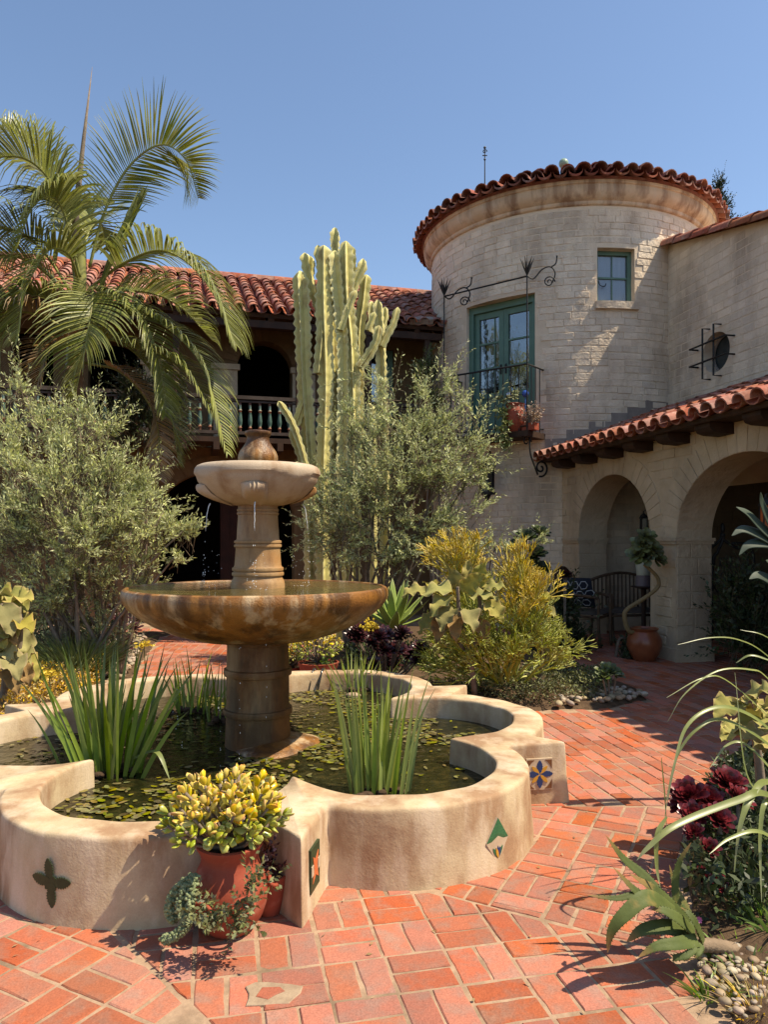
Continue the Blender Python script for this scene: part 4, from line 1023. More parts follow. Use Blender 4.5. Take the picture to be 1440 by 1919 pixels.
# balcony: deck, joists, turned and painted balusters, rails
BWD = .853
mb = MB(); fbox(mb, FG, U0, gu(812, BWD), 3.08, 3.165, .001, BWD + .04); mb.build('deck', M['wood_dark'], hs)
mb = MB(); fbox(mb, FG, U0, gu(812, BWD), 3.81, 3.87, BWD - .05, BWD + .05); fbox(mb, FG, U0, gu(812, BWD), 3.76, 3.79, BWD - .03, BWD + .03); fbox(mb, FG, U0, gu(812, BWD), 3.215, 3.267, BWD - .04, BWD + .04); mb.build('rail', M['wood_rail'], hs)
u = U0 + .2
while u < gu(800, BWD):
    mb = MB(); fbox(mb, FG, u - .05, u + .05, 2.94, 3.075, .0, BWD + .14); mb.build('joist', M['wood_dark'], hs); u += .53
M['bal_paint'] = mat('painted_baluster', (.14, .17, .15), None, rough=.6)
prb = [(.024, 3.58), (.024, 3.64), (.034, 3.655), (.020, 3.68), (.036, 3.74), (.040, 3.80), (.030, 3.90), (.022, 3.98), (.034, 4.0), (.020, 4.03), (.026, 4.08), (.026, 4.16)]
def colbands():
    m = bpy.data.materials.new('banded_baluster'); m.use_nodes = True; N = m.node_tree.nodes; L = m.node_tree.links; b = N['Principled BSDF']; b.inputs['Roughness'].default_value = .6
    g = N.new('ShaderNodeNewGeometry'); sx = N.new('ShaderNodeSeparateXYZ'); L.new(g.outputs['Position'], sx.inputs[0]); mr = N.new('ShaderNodeMapRange'); mr.inputs[1].default_value = 3.267; mr.inputs[2].default_value = 3.76; L.new(sx.outputs[2], mr.inputs[0])
    cr_ = N.new('ShaderNodeValToRGB'); cr_.color_ramp.interpolation = 'CONSTANT'; e = cr_.color_ramp.elements
    for p_, c in ((.0, (.12, .05, .03)), (.10, (.24, .08, .035)), (.16, (.22, .18, .12)), (.20, (.05, .10, .08)), (.66, (.24, .07, .03)), (.71, (.22, .17, .11)), (.76, (.10, .16, .14)), (.9, (.10, .05, .035))):
        el = e.new(p_); el.color = (*c, 1)
    e.remove(e[0]); L.new(mr.outputs[0], cr_.inputs[0]); L.new(cr_.outputs[0], b.inputs['Base Color']); return m
M['bands'] = colbands()
mb = MB(); mb.lathe([(r_, 3.267 + (z - 3.58) * .85) for r_, z in prb], (0, 0, 0), 8); bm_ = mb.mesh('baluster', smooth=True, sharp=50); bm_.materials.append(M['bands'])
u = gu(-60, BWD)
while u < gu(806, BWD):
    p_ = FG.pt(u, 0, BWD); piece('baluster', bm_, Matrix.Translation(p_), hs); u += .166
for px in (-40, 330, 560, 690, 800):
    mb = MB(); uu = gu(px, BWD); fbox(mb, FG, uu - .05, uu + .05, 2.94, 5.11, BWD - .05, BWD + .06); mb.build('post', M['wood_dark'], hs)
# roof
OHG = .98; ZEG = 5.27; RW = 2.86; pit = math.atan2(1.48, RW); upg = (Vector((-wn_.x, -wn_.y, 0)) * cos(pit) + Vector((0, 0, sin(pit)))); alg = Vector((wu_.x, wu_.y, 0)); Lg = RW / cos(pit)
e0 = FG.pt(U0, ZEG, OHG); Lw = gu(835, OHG) - U0 + 1.6; nzg = alg.cross(upg); nzg = nzg if nzg.z > 0 else -nzg
mb = MB(); slab(mb, e0, alg, Lw, upg, Lg, nzg, -.08, -.01); gr = mb.build('roof', M['wood_dark'], hs)
mb = MB(); dng = (Vector((-wn_.x, -wn_.y, 0)) * cos(pit) - Vector((0, 0, sin(pit)))); slab(mb, e0 + upg * Lg, alg, Lw, dng, Lg, Vector((0, 0, 1)), -.08, -.01); mb.build('rear_roof', M['tile'], hs)
tg = tile_mesh('house_tile', .38, .098, .080); rnd = random.Random(31); spg = .23; NG = int(Lw / spg)
its = lay_roof(e0 + upg * -.08 + nzg * .05, alg, NG, spg, upg, 11, .295, rnd)
its.sort(key=lambda q: abs((e0 + alg * (q[1] * spg)).x - (-1.4)) * 1.4 + q[0] * .25); put_tiles([m for _, _, m in its], tg, gr, 300)
pans(e0 - upg * .05, alg, NG, spg, upg, Lg, .10, gr)
u = .1
while u < Lw:
    mb = MB(); slab(mb, e0 + alg * u - upg * .02, alg, .10, upg, 1.6, nzg, -.20, -.081); mb.build('rafter', M['wood_dark'], hs); u += .52
mb = MB(); fbox(mb, FG, U0, U1, 5.03, 5.15, BWD - .08, BWD + .08); mb.build('beam', M['wood_dark'], hs)
k = 0; u = .0
while u < Lw:      # ridge
    x = (alg + Vector((0, 0, .03))).normalized(); z = Vector((0, 0, 1)); y = z.cross(x).normalized(); piece('ridge_tile', tk, frame_mat(e0 + upg * Lg + alg * u + Vector((0, 0, .0)), x, y, x.cross(y)), gr); u += .44
mb = MB(); pa, pb = P(770, 604, 15.4), P(806, 596, 15.4); mb.tube([P(768, 601, 13.3), P(812, 601, 13.3)], .07, 4); mb.build('gutter', M['lead'], hs)
for p_, lb in (((P(703, 632, 15.9)), ''),):
    pass
# spike of a weather vane on the far roof
t = thing('roof_finial', 'thin iron finial with small cross rising above the far roof', 'finial', P(909, 430, 19))
mb = MB(); mb.tube([P(909, 440, 19), P(909, 278, 19)], [.022, .012], 6); mb.build('rod', M['iron'], t)
mb = MB(); c = P(909, 292, 19); mb.tube([c - Vector((.06, 0, 0)), c + Vector((.06, 0, 0))], .014, 5); mb.tube(spiral(c + Vector((0, 0, .1)), Vector((1, 0, 0)), Vector((0, 0, 1)), .06, 1.2), .012, 5); mb.ball(c + Vector((0, 0, .2)), .035, 8, 6); mb.ball(c - Vector((0, 0, .1)), .03, 8, 6); mb.build('ornament', M['iron'], t)
# ================================================================== plants
LM = lambda name, c1, c2, **k: mat(name, c1, c2, k.pop('scale', 9), .3, .7, k.pop('rough', .5), k.pop('spec', .35), **k)
M['olive'] = LM('olive_leaf', (.58, .60, .25), (.42, .46, .18), rnd=.35, hue=.012, trans=.36, rough=.55)
M['olive2'] = LM('grey_olive_leaf', (.56, .59, .26), (.40, .44, .185), rnd=.35, hue=.012, trans=.34, rough=.5)
M['bark'] = LM('pale_bark', (.26, .205, .15), (.15, .11, .08), rough=.9, bump=.004, bscale=40, scale=14)
M['twig'] = LM('twig_bark', (.17, .13, .08), (.11, .08, .05), rough=.9)
M['palm'] = LM('palm_leaf', (.32, .33, .08), (.20, .225, .055), rnd=.28, hue=.012, trans=.30, rough=.38, spec=.5)
M['palm_yel'] = LM('yellowing_palm_leaf', (.40, .37, .04), (.13, .17, .04), rnd=.3, hue=.02, trans=.35, rough=.4, scale=3.5)
M['palm_dry'] = LM('dry_palm_leaf', (.42, .27, .12), (.28, .19, .085), rnd=.3, hue=.012, trans=.25, rough=.6, scale=5)
M['palm_stem'] = LM('palm_stem', (.30, .30, .07), (.20, .20, .06), rough=.5, scale=6, stain=((.16, .09, .04), 9, .55, .75))
M['palm_trunk'] = LM('palm_trunk', (.24, .17, .11), (.14, .10, .06), rough=.9, bump=.012, bscale=22)
M['cactus'] = mat('pale_candelabra', (.62, .55, .22), (.50, .46, .16), 5, .3, .7, .6, .3, .003, 60, tip=((.62, .58, .30), .55, 1.0), rnd=.12, stain=((.25, .15, .06), 7, .52, .68, (1, 1, .6), .6), trans=.0)
M['pencil'] = mat('pencil_stick', (.42, .43, .065), (.30, .33, .055), 6, .3, .7, .5, .3, rnd=.25, hue=.01, tip=((.64, .47, .05), .2, 1.0), trans=.15)
M['felt'] = mat('felt_leaf', (.36, .32, .085), (.25, .24, .06), 8, .3, .7, .8, .15, .002, 70, rnd=.22, hue=.012, tip=((.46, .35, .13), .55, 1.0), trans=.18, stain=((.35, .2, .08), 6, .66, .82, (1, 1, 1), .6))
M['felt_dry'] = mat('withered_felt_leaf', (.30, .19, .075), (.19, .12, .05), 9, .3, .7, .8, .15, .003, 60, rnd=.2, tip=((.4, .24, .09), .5, 1.0))
M['aeonium'] = LM('dark_aeonium', (.045, .012, .016), (.022, .010, .012), rnd=.5, rough=.32, spec=.5, tip=((.10, .02, .022), .3, 1.0))
M['aeon_red'] = LM('red_aeonium', (.13, .014, .020), (.045, .010, .012), rnd=.5, rough=.3, spec=.5, trans=.12, tip=((.20, .02, .025), .2, 1.0))
M['agave'] = LM('agave_leaf', (.34, .42, .10), (.25, .34, .085), rnd=.18, rough=.45, trans=.15, tip=((.42, .44, .20), .75, 1.0))
M['aloe'] = mat('aloe_leaf', (.095, .115, .030), (.055, .075, .018), 9, .3, .7, .6, .22, .001, 90, rnd=.15, tip=((.30, .16, .06), .72, 1.05), stain=((.42, .24, .075), 5, .60, .78, (1, 1, 1), .75))
M['iris'] = LM('iris_leaf', (.27, .36, .045), (.17, .25, .032), rnd=.25, hue=.012, trans=.38, rough=.35, spec=.45, tip=((.07, .11, .03), .7, 1.0))
M['iris_pale'] = LM('pale_iris_leaf', (.38, .44, .075), (.27, .35, .055), rnd=.22, hue=.012, trans=.38, rough=.35, spec=.45)
M['grass'] = LM('dark_grass', (.13, .165, .045), (.08, .11, .03), rnd=.4, hue=.015, trans=.2, rough=.45)
M['strap'] = LM('strap_leaf', (.25, .28, .085), (.17, .205, .058), rnd=.15, trans=.22, rough=.35, spec=.5, tip=((.36, .38, .22), .6, 1.0))
M['jade'] = mat('jade_leaf', (.70, .53, .040), (.56, .47, .04), 12, .3, .7, .28, .5, rnd=.22, hue=.014, tip=((.66, .30, .05), .60, 1.0), trans=.16)
M['jade_low'] = mat('green_jade_leaf', (.34, .40, .05), (.45, .46, .055), 12, .3, .7, .28, .5, rnd=.2, hue=.014, tip=((.46, .30, .06), .8, 1.05), trans=.16)
M['sedum'] = LM('yellow_sedum', (.62, .44, .04), (.50, .27, .03), rnd=.4, hue=.025, trans=.25, rough=.5)
M['ylflower'] = LM('yellow_flower', (.72, .56, .05), (.60, .40, .03), rnd=.2, trans=.25, rough=.5)
M['bright'] = LM('fresh_green_leaf', (.20, .31, .045), (.13, .22, .03), rnd=.3, hue=.012, trans=.35, rough=.4)
M['darkleaf'] = LM('dark_leaf', (.06, .085, .028), (.035, .05, .018), rnd=.4, hue=.012, trans=.2, rough=.45)
M['succulent'] = LM('dull_succulent', (.19, .20, .075), (.13, .14, .05), rnd=.35, hue=.015, rough=.55, trans=.12)
M['pear'] = LM('pear_pad', (.045, .065, .042), (.03, .046, .028), rnd=.2, rough=.55)
M['lily'] = LM('lily_pad', (.20, .20, .028), (.11, .075, .018), rnd=.45, hue=.035, rough=.22, spec=.5, scale=20)
M['cypress'] = LM('cypress_leaf', (.035, .055, .022), (.02, .035, .014), rnd=.4, trans=.1)

def unit(a): return a / np.maximum(np.linalg.norm(a, axis=-1, keepdims=True), 1e-9)
def leaf_quads(B, D, L, W, r, flat=None):
    """B base, D unit direction, L length, W half width -> diamond leaves, slightly keeled"""
    n = len(B); ref = unit(r.normal(size=(n, 3))) if flat is None else unit(flat + .35 * r.normal(size=(n, 3)))
    S = unit(np.cross(D, ref)); Nn = np.cross(S, D)
    V = np.empty((n, 4, 3)); L = L[:, None]; W = W[:, None]
    V[:, 0] = B; V[:, 1] = B + D * L * .48 + S * W + Nn * W * .25; V[:, 2] = B + D * L; V[:, 3] = B + D * L * .48 - S * W + Nn * W * .25
    F = np.arange(n * 4).reshape(n, 4); return V.reshape(-1, 3), F
def prisms(A, B, ra, rb):
    n = len(A); t = unit(B - A); ref = np.where(np.abs(t[:, 2:3]) < .9, np.array([[0, 0, 1.]]), np.array([[1., 0, 0]])); x = unit(np.cross(t, ref)); y = np.cross(t, x)
    V = np.empty((n, 6, 3))
    for k in range(3):
        a = 2 * pi * k / 3; e = x * cos(a) + y * sin(a); V[:, k] = A + e * ra[:, None]; V[:, 3 + k] = B + e * rb[:, None]
    o = (np.arange(n) * 6)[:, None]; F = np.concatenate([o + np.array([[k, (k + 1) % 3, 3 + (k + 1) % 3, 3 + k]]) for k in range(3)], 0); return V.reshape(-1, 3), F
def ell_pts(n, clump, r):
    px, py, d, rx, ry = clump[:5]; c = np.array(P(px, py, d)); s = d / FOC; rad = np.array([rx * s, (clump[5] if len(clump) > 5 else (rx + ry) / 2 * .9) * s, ry * s])
    q = unit(r.normal(size=(n, 3))) * (r.random((n, 1)) ** .45); return c + q * rad
def shrub(name, label, base, clumps, ntw, twl, kl, ll, lw, ml, mbk, seed, group=None, cat='shrub', upb=.5, trunks=None):
    r = np.random.default_rng(seed); rr = random.Random(seed); t = thing(name, label, cat, base, group)
    vol = np.array([(c[3] * c[4]) ** .8 for c in clumps]); cnt = np.maximum(3, (ntw * vol / vol.sum()).astype(int))
    ctr_ = np.mean([np.array(P(*c[:3])) for c in clumps], 0); ctr_[2] -= .5
    q = 8; cc_ = [np.maximum(1, k // q) for k in cnt]      # shoots grow in sprays of about eight from one point
    A0 = np.concatenate([ell_pts(k, c, r) for k, c in zip(cc_, clumps)]); c0 = np.concatenate([np.repeat(np.array(P(*c[:3]))[None], k, 0) for k, c in zip(cc_, clumps)])
    D0 = unit(unit(A0 - ctr_) * .7 + unit(A0 - c0) * .4 + np.array([0, 0, upb]) + r.normal(size=A0.shape) * .40); s0 = r.choice([.55, .8, 1.0, 1.15, 1.7], len(A0))
    A = np.repeat(A0, q, 0) - np.repeat(D0, q, 0) * .08 + r.normal(size=(len(A0) * q, 3)) * twl * .10; D = unit(np.repeat(D0, q, 0) + r.normal(size=A.shape) * .48)
    Lt = twl * r.uniform(.45, 1.15, len(A)) * np.repeat(s0, q); bend = r.normal(size=A.shape) * .18 + np.array([0, 0, .08])
    n = len(A); T = np.linspace(.06, 1.0, kl)
    pts = A[:, None] + D[:, None] * (Lt[:, None] * T)[..., None] + bend[:, None] * (Lt[:, None] * T ** 2)[..., None]
    tan = unit(D[:, None] + bend[:, None] * (2 * T)[None, :, None]); rad = r.normal(size=pts.shape); rad = unit(rad - tan * (rad * tan).sum(-1, keepdims=True))
    ld = unit(tan * .75 + rad * .75 + np.array([0, 0, .1])); LL = ll * r.uniform(.55, 1.2, (n, kl)) * (1 - .35 * T)[None]
    V, F = leaf_quads(pts.reshape(-1, 3), ld.reshape(-1, 3), LL.ravel(), (lw * LL / ll).ravel(), r)
    npmesh('foliage', V, F, ml, t)
    E = A + D * Lt[:, None] * .55 + bend * Lt[:, None] * .3; E2 = A + D * Lt[:, None] + bend * Lt[:, None]
    S = A - D * .12 - np.array([0, 0, .06])
    V1, F1 = prisms(S, E, np.full(n, .0035), np.full(n, .0022)); V2, F2 = prisms(E, E2, np.full(n, .0022), np.full(n, .001))
    npmesh('twigs', np.concatenate([V1, V2]), np.concatenate([F1, F2 + len(V1)]), mbk, t)
    mb = MB(); b = Vector(base); tr = trunks or [Vector((0, 0, 0))]
    for k, c in enumerate(clumps):
        e = P(*c[:3]); s = b + tr[k % len(tr)]; m1 = s.lerp(e, .35) + Vector((rr.uniform(-.1, .1), rr.uniform(-.1, .1), .18)); m2 = s.lerp(e, .7) + Vector((rr.uniform(-.08, .08), rr.uniform(-.08, .08), .1))
        p = crom([s - Vector((0, 0, .05)), m1, m2, e], 5); q = len(p); mb.tube(p, [.019 * (1 - .8 * i / q) + .003 for i in range(q)], 5)
    mb.build('branches', M['bark'], t, True); return t

# ---- silver-olive shrubs either side of the fountain
shrub('olive_shrub', 'large grey-green olive shrub left of the fountain in front of the palm', (-3.05, 7.7, .05),
      [(60, 815, 7.6, 70, 75), (150, 820, 7.6, 60, 65), (20, 900, 7.4, 80, 75), (120, 910, 7.3, 85, 75), (215, 885, 7.4, 65, 60), (275, 910, 7.5, 50, 45), (305, 962, 7.4, 45, 32), (352, 988, 7.3, 34, 18), (60, 1000, 7.3, 80, 65), (160, 1005, 7.2, 85, 60), (245, 1000, 7.3, 62, 42),
       (330, 1040, 7.3, 28, 16), (110, 1085, 7.4, 85, 40), (220, 1085, 7.4, 50, 32), (20, 1080, 7.5, 50, 40), (145, 765, 7.7, 32, 35), (200, 955, 7.2, 66, 55), (50, 745, 7.8, 38, 30), (275, 1045, 7.4, 48, 26), (-40, 960, 7.5, 60, 120), (205, 800, 7.6, 30, 28), (165, 1150, 7.6, 70, 40), (50, 1140, 7.6, 50, 34), (260, 1110, 7.5, 40, 26), (100, 1120, 7.3, 60, 30)],
      1500, .37, 24, .070, .0095, M['olive'], M['twig'], 1, trunks=[Vector((-.25, 0, 0)), Vector((.1, .1, 0)), Vector((.35, -.1, 0)), Vector((0, -.2, 0))])
shrub('olive_shrub', 'airy olive shrub right of the fountain in front of the cactus and tower', (-.25, 8.9, .05),
      [(645, 1000, 8.6, 62, 42), (690, 950, 8.5, 62, 55), (612, 930, 8.7, 38, 40), (655, 880, 8.7, 38, 45), (735, 895, 8.5, 58, 62), (722, 820, 8.6, 45, 50), (790, 860, 8.5, 52, 52), (775, 785, 8.7, 36, 45), (832, 795, 8.7, 34, 40), (860, 835, 8.6, 44, 38), (900, 868, 8.6, 34, 24), (838, 895, 8.6, 52, 38),
       (722, 748, 8.8, 24, 34), (792, 735, 8.8, 20, 28), (765, 985, 8.5, 56, 42), (825, 975, 8.7, 42, 28), (690, 1040, 8.5, 55, 26), (755, 1050, 8.6, 36, 26), (868, 950, 8.9, 36, 16), (838, 728, 8.9, 16, 24), (600, 1010, 8.7, 26, 20), (662, 790, 8.8, 28, 38), (880, 760, 8.8, 22, 26)],
      1150, .41, 24, .070, .0095, M['olive2'], M['twig'], 2, trunks=[Vector((0, 0, 0)), Vector((.22, .05, 0)), Vector((-.2, .1, 0))])
# trailing grey branch in front of the tower wall
shrub('grey_shrub', 'low grey leafed spray reaching across the tower foot behind the pencil cactus', (1.35, 9.2, .05),
      [(930, 1022, 9, 60, 12), (990, 1012, 9, 32, 10), (880, 1030, 9, 40, 16), (890, 1060, 9, 34, 20)], 130, .24, 18, .06, .010, M['olive2'], M['twig'], 9)

# ---- palm
def strip(mb, pts, wid, ref, fold=0.0):
    """leaf strip of three verts across"""
    n = len(pts); b = len(mb.v)
    for i, p in enumerate(pts):
        t = (pts[min(i + 1, n - 1)] - pts[max(i - 1, 0)]); s = t.cross(ref); s = s.normalized() if s.length > 1e-6 else Vector((1, 0, 0)); u = s.cross(t).normalized(); w_ = wid[i]
        mb.v.extend((tuple(p - s * w_ + u * fold * w_), tuple(p), tuple(p + s * w_ + u * fold * w_)))
    for i in range(n - 1):
        for k in range(2): mb.f.append((b + i * 3 + k, b + i * 3 + k + 1, b + i * 3 + k + 4, b + i * 3 + k + 3))
def frond(path, par, mt, seed, ll=.75, nl=46, roll=0.0, droop=1.0, start=.16, wid=.017, rach=.018, jag=.12, stem=None):
    r = random.Random(seed); pts = crom(path, 12); n = len(pts); mb = MB(); nl = int(nl * 1.75); ll *= 1.04; wid *= .82
    def at(t):
        f = t * (n - 1); i = min(int(f), n - 2); return pts[i].lerp(pts[i + 1], f - i), (pts[i + 1] - pts[i]).normalized()
    prev_up = None
    for k in range(nl):
        t = start + (1 - start) * (k + .5) / nl; p, tg = at(t); side = tg.cross(Vector((0, 0, 1)))
        side = side.normalized() if side.length > .05 else Vector((1, 0, 0)); up = side.cross(tg).normalized()
        L = ll * (sin(pi * min(1, .18 + .80 * (t - start) / (1 - start))) ** .65)
        for s in (-1, 1):
            if r.random() < .035: continue
            a = roll * s; e = (side * s * cos(roll) + up * sin(roll) * (1 if roll > 0 else 1) * (s if abs(roll) > 1 else 1)).normalized()
            fw = .40 + .5 * t + r.uniform(-jag, jag); d0 = (e + tg * fw + up * .25).normalized(); LL = L * r.uniform(.82, 1.08); q = []
            v = d0.copy(); pp = p.copy(); m = 5
            for i in range(m + 1):
                q.append(pp.copy()); pp = pp + v * (LL / m); v = (v + Vector((0, 0, -1)) * droop * .24 * (i + .6) / m * r.uniform(.8, 1.2)).normalized()
            w0 = wid * r.uniform(.8, 1.15); strip(mb, q, [w0 * .55, w0, w0 * .95, w0 * .75, w0 * .42, .001], up, .25)
    f = mb.build('frond', mt, par)
    mb = MB(); mb.tube(pts, [rach * (1 - .85 * i / (n - 1)) + .002 for i in range(n)], 6); mb.build('rachis', stem or M['palm_stem'], f, True); return f
PD = 9.5
pb = Vector(((125 - CX) / FOC * PD, PD, .05))
palm = thing('palm_tree', 'feather palm with drooping fronds rising behind the olive shrub on the left', 'palm', pb)
mb = MB(); tp = crom([pb, P(128, 1000, PD), P(132, 800, PD), P(140, 690, PD)], 14); mb.tube(tp, [.12 + .006 * (i % 2) for i in range(len(tp))], 14); mb.build('trunk', M['palm_trunk'], palm, True)
mb = MB(); tp = crom([P(140, 700, PD), P(144, 600, PD), P(150, 520, PD), P(152, 450, PD)], 8); mb.tube(tp, [.115 - .055 * i / (len(tp) - 1) for i in range(len(tp))], 12); mb.build('crownshaft', M['palm_stem'], palm, True)
def PF(*q): return [P(a, b, c) for a, b, c in q]
frond(PF((168, 500, 9.5), (195, 400, 9.45), (240, 315, 9.4), (300, 272, 9.35), (348, 300, 9.3), (372, 372, 9.3)), palm, M['palm_yel'], 1, .72, 50, 1.15, .9, .2)
frond(PF((170, 540, 9.5), (230, 495, 9.3), (300, 470, 9.1), (360, 500, 9.0), (405, 560, 8.95), (440, 645, 8.9)), palm, M['palm'], 2, .98, 56, .1, 3.4, .15)
frond(PF((140, 520, 9.5), (125, 420, 9.35), (90, 335, 9.2), (35, 295, 9.0), (-40, 310, 8.8), (-100, 380, 8.7)), palm, M['palm'], 3, 1.1, 52, .1, 3.4, .15)
frond(PF((140, 500, 9.6), (105, 400, 9.8), (80, 320, 9.9), (40, 260, 10.0), (-20, 230, 10.1)), palm, M['palm'], 4, .5, 40, 1.2, .5, .2)
frond(PF((165, 610, 9.5), (240, 590, 9.2), (320, 620, 9.0), (385, 700, 8.9), (425, 850, 8.8)), palm, M['palm'], 5, .66, 46, .2, 2.6, .15)
frond(PF((155, 560, 9.4), (172, 540, 9.0), (172, 575, 8.7), (160, 650, 8.55), (140, 745, 8.5)), palm, M['palm'], 6, .8, 44, .3, 2.0, .25)
frond(PF((130, 620, 9.4), (70, 590, 9.1), (20, 590, 8.9), (-30, 640, 8.8), (-60, 740, 8.7)), palm, M['palm_dry'], 7, .85, 44, .1, 3.4, .15)
frond(PF((160, 640, 9.5), (220, 640, 9.3), (280, 690, 9.2), (320, 780, 9.1), (335, 870, 9.1)), palm, M['palm'], 8, .55, 40, .3, 1.2, .15)
frond(PF((130, 560, 9.5), (70, 500, 9.4), (0, 480, 9.3), (-70, 520, 9.2)), palm, M['palm'], 9, .8, 40, .1, 3, .15)
frond(PF((160, 560, 9.6), (250, 545, 9.9), (330, 570, 10.1), (400, 640, 10.2)), palm, M['palm'], 10, .8, 40, .3, 3, .2)
frond(PF((150, 480, 9.6), (170, 430, 9.9), (190, 420, 10.3), (200, 470, 10.6)), palm, M['palm'], 11, .6, 34, .4, 1.2, .25)
frond(PF((145, 660, 9.45), (110, 640, 9.1), (80, 680, 8.9), (60, 790, 8.8)), palm, M['palm_dry'], 12, .6, 36, .2, 1.5, .2)
frond(PF((160, 680, 9.5), (230, 700, 9.2), (290, 780, 9.1), (300, 900, 9.0)), palm, M['palm_dry'], 13, .5, 36, .2, 1.4, .2)
frond(PF((155, 560, 9.7), (140, 460, 10.0), (160, 400, 10.4), (215, 380, 10.8)), palm, M['palm'], 14, .6, 30, .5, 1.0, .3)
frond(PF((165, 600, 9.5), (250, 650, 9.1), (340, 690, 8.9), (400, 780, 8.8)), palm, M['palm'], 15, .7, 44, .2, 2.6, .2)
frond(PF((150, 540, 9.5), (130, 480, 9.0), (90, 470, 8.7), (50, 540, 8.5), (30, 640, 8.4)), palm, M['palm'], 16, .75, 44, .2, 1.4, .2)
frond(PF((140, 560, 9.5), (80, 470, 9.3), (20, 430, 9.1), (-50, 450, 9.0), (-90, 540, 8.9)), palm, M['palm'], 21, .9, 44, .1, 3.2, .15)
frond(PF((145, 600, 9.45), (95, 560, 9.0), (45, 560, 8.8), (10, 620, 8.7), (-10, 720, 8.6)), palm, M['palm'], 22, .7, 44, .2, 3.0, .15)
frond(PF((150, 520, 9.4), (120, 400, 9.1), (95, 370, 8.9), (60, 390, 8.7), (30, 470, 8.6)), palm, M['palm'], 23, .8, 44, .2, 3.2, .2)
frond(PF((160, 580, 9.4), (215, 560, 9.1), (270, 600, 8.9), (300, 690, 8.8), (310, 780, 8.75)), palm, M['palm'], 24, .6, 44, .2, 2.8, .15)
mb = MB(); mb.tube([P(139, 480, 9.4), P(143, 390, 9.4), P(157, 260, 9.4), P(173, 126, 9.4)], [.05, .042, .024, .002], 8); mb.build('spear_leaf', M['bark'], palm, True)
mb = MB(); r = random.Random(70)
for k in range(26):
    t = k / 25; a = P(185 + 85 * t * .6, 540 - 150 * t * .9, 9.3); q = [a, a.lerp(P(262, 370, 9.25), .5) + Vector((r.uniform(-.05, .05), r.uniform(-.05, .05), 0)), P(272 + r.uniform(-10, 6), 352 + r.uniform(-8, 30), 9.25)]; strip(mb, crom(q, 3), [.008, .016, .02, .02, .015, .008, .002], Vector((r.uniform(-1, 1), -1, .2)), .2)
mb.tube(crom([P(175, 590, 9.4), P(205, 490, 9.3), P(240, 420, 9.3), P(270, 355, 9.25)], 5), [.045] + [.03] * 14 + [.008], 6); mb.build('unopened_frond', M['palm_yel'], palm)

# ---- candelabra cactus
def column(mb, tips, pts, rad, ribs, seed):
    r = random.Random(seed); L = sum((pts[i + 1] - pts[i]).length for i in range(len(pts) - 1)); n = max(6, int(L / .03)); q = []
    dense = crom(pts, 12); acc = [0]
    for i in range(len(dense) - 1): acc.append(acc[-1] + (dense[i + 1] - dense[i]).length)
    for k in range(n + 1):
        s = acc[-1] * k / n; i = max(0, min(len(dense) - 2, next((j for j in range(len(acc) - 1) if acc[j + 1] >= s), len(acc) - 2))); f = (s - acc[i]) / max(1e-9, acc[i + 1] - acc[i]); q.append(dense[i].lerp(dense[i + 1], f))
    m = ribs * 4; base = len(mb.v); prev = None; ph = r.uniform(0, 6.28); lam = r.uniform(.085, .14); seg = [r.uniform(.86, 1.08) for _ in range(60)]
    for k, p in enumerate(q):
        t = (q[min(k + 1, n)] - q[max(k - 1, 0)]).normalized()
        if prev is None:
            prev = t.orthogonal().normalized(); prev = Matrix.Rotation(ph, 3, t) @ prev
        else: prev = (prev - t * prev.dot(t)).normalized()
        b = t.cross(prev); s = acc[-1] * k / n; left = acc[-1] - s
        R = rad * min(1.0, (left / (rad * 1.3)) ** .5 + .12) * seg[int(s / .28) % 60] * (1 - .10 * abs(sin(pi * s / .28)) ** 8)
        for j in range(m):
            a = 2 * pi * j / m; rib = (.5 + .5 * cos(ribs * a)) ** 1.6; sc = 1 + .13 * sin(2 * pi * s / lam + (j // 4) * 1.3) * rib
            rr = R * (.40 + .62 * rib) * sc; mb.v.append(tuple(p + (prev * cos(a) + b * sin(a)) * rr)); tips.append(rib)
    for k in range(n):
        for j in range(m):
            j2 = (j + 1) % m; mb.f.append((base + k * m + j, base + k * m + j2, base + (k + 1) * m + j2, base + (k + 1) * m + j))
    mb.f.append(tuple(base + n * m + j for j in range(m)))
CD = 10.4
cact = thing('candelabra_cactus', 'tall pale yellow-green candelabra cactus with many upright wavy columns', 'cactus', P(620, 1200, CD).xy.to_3d())
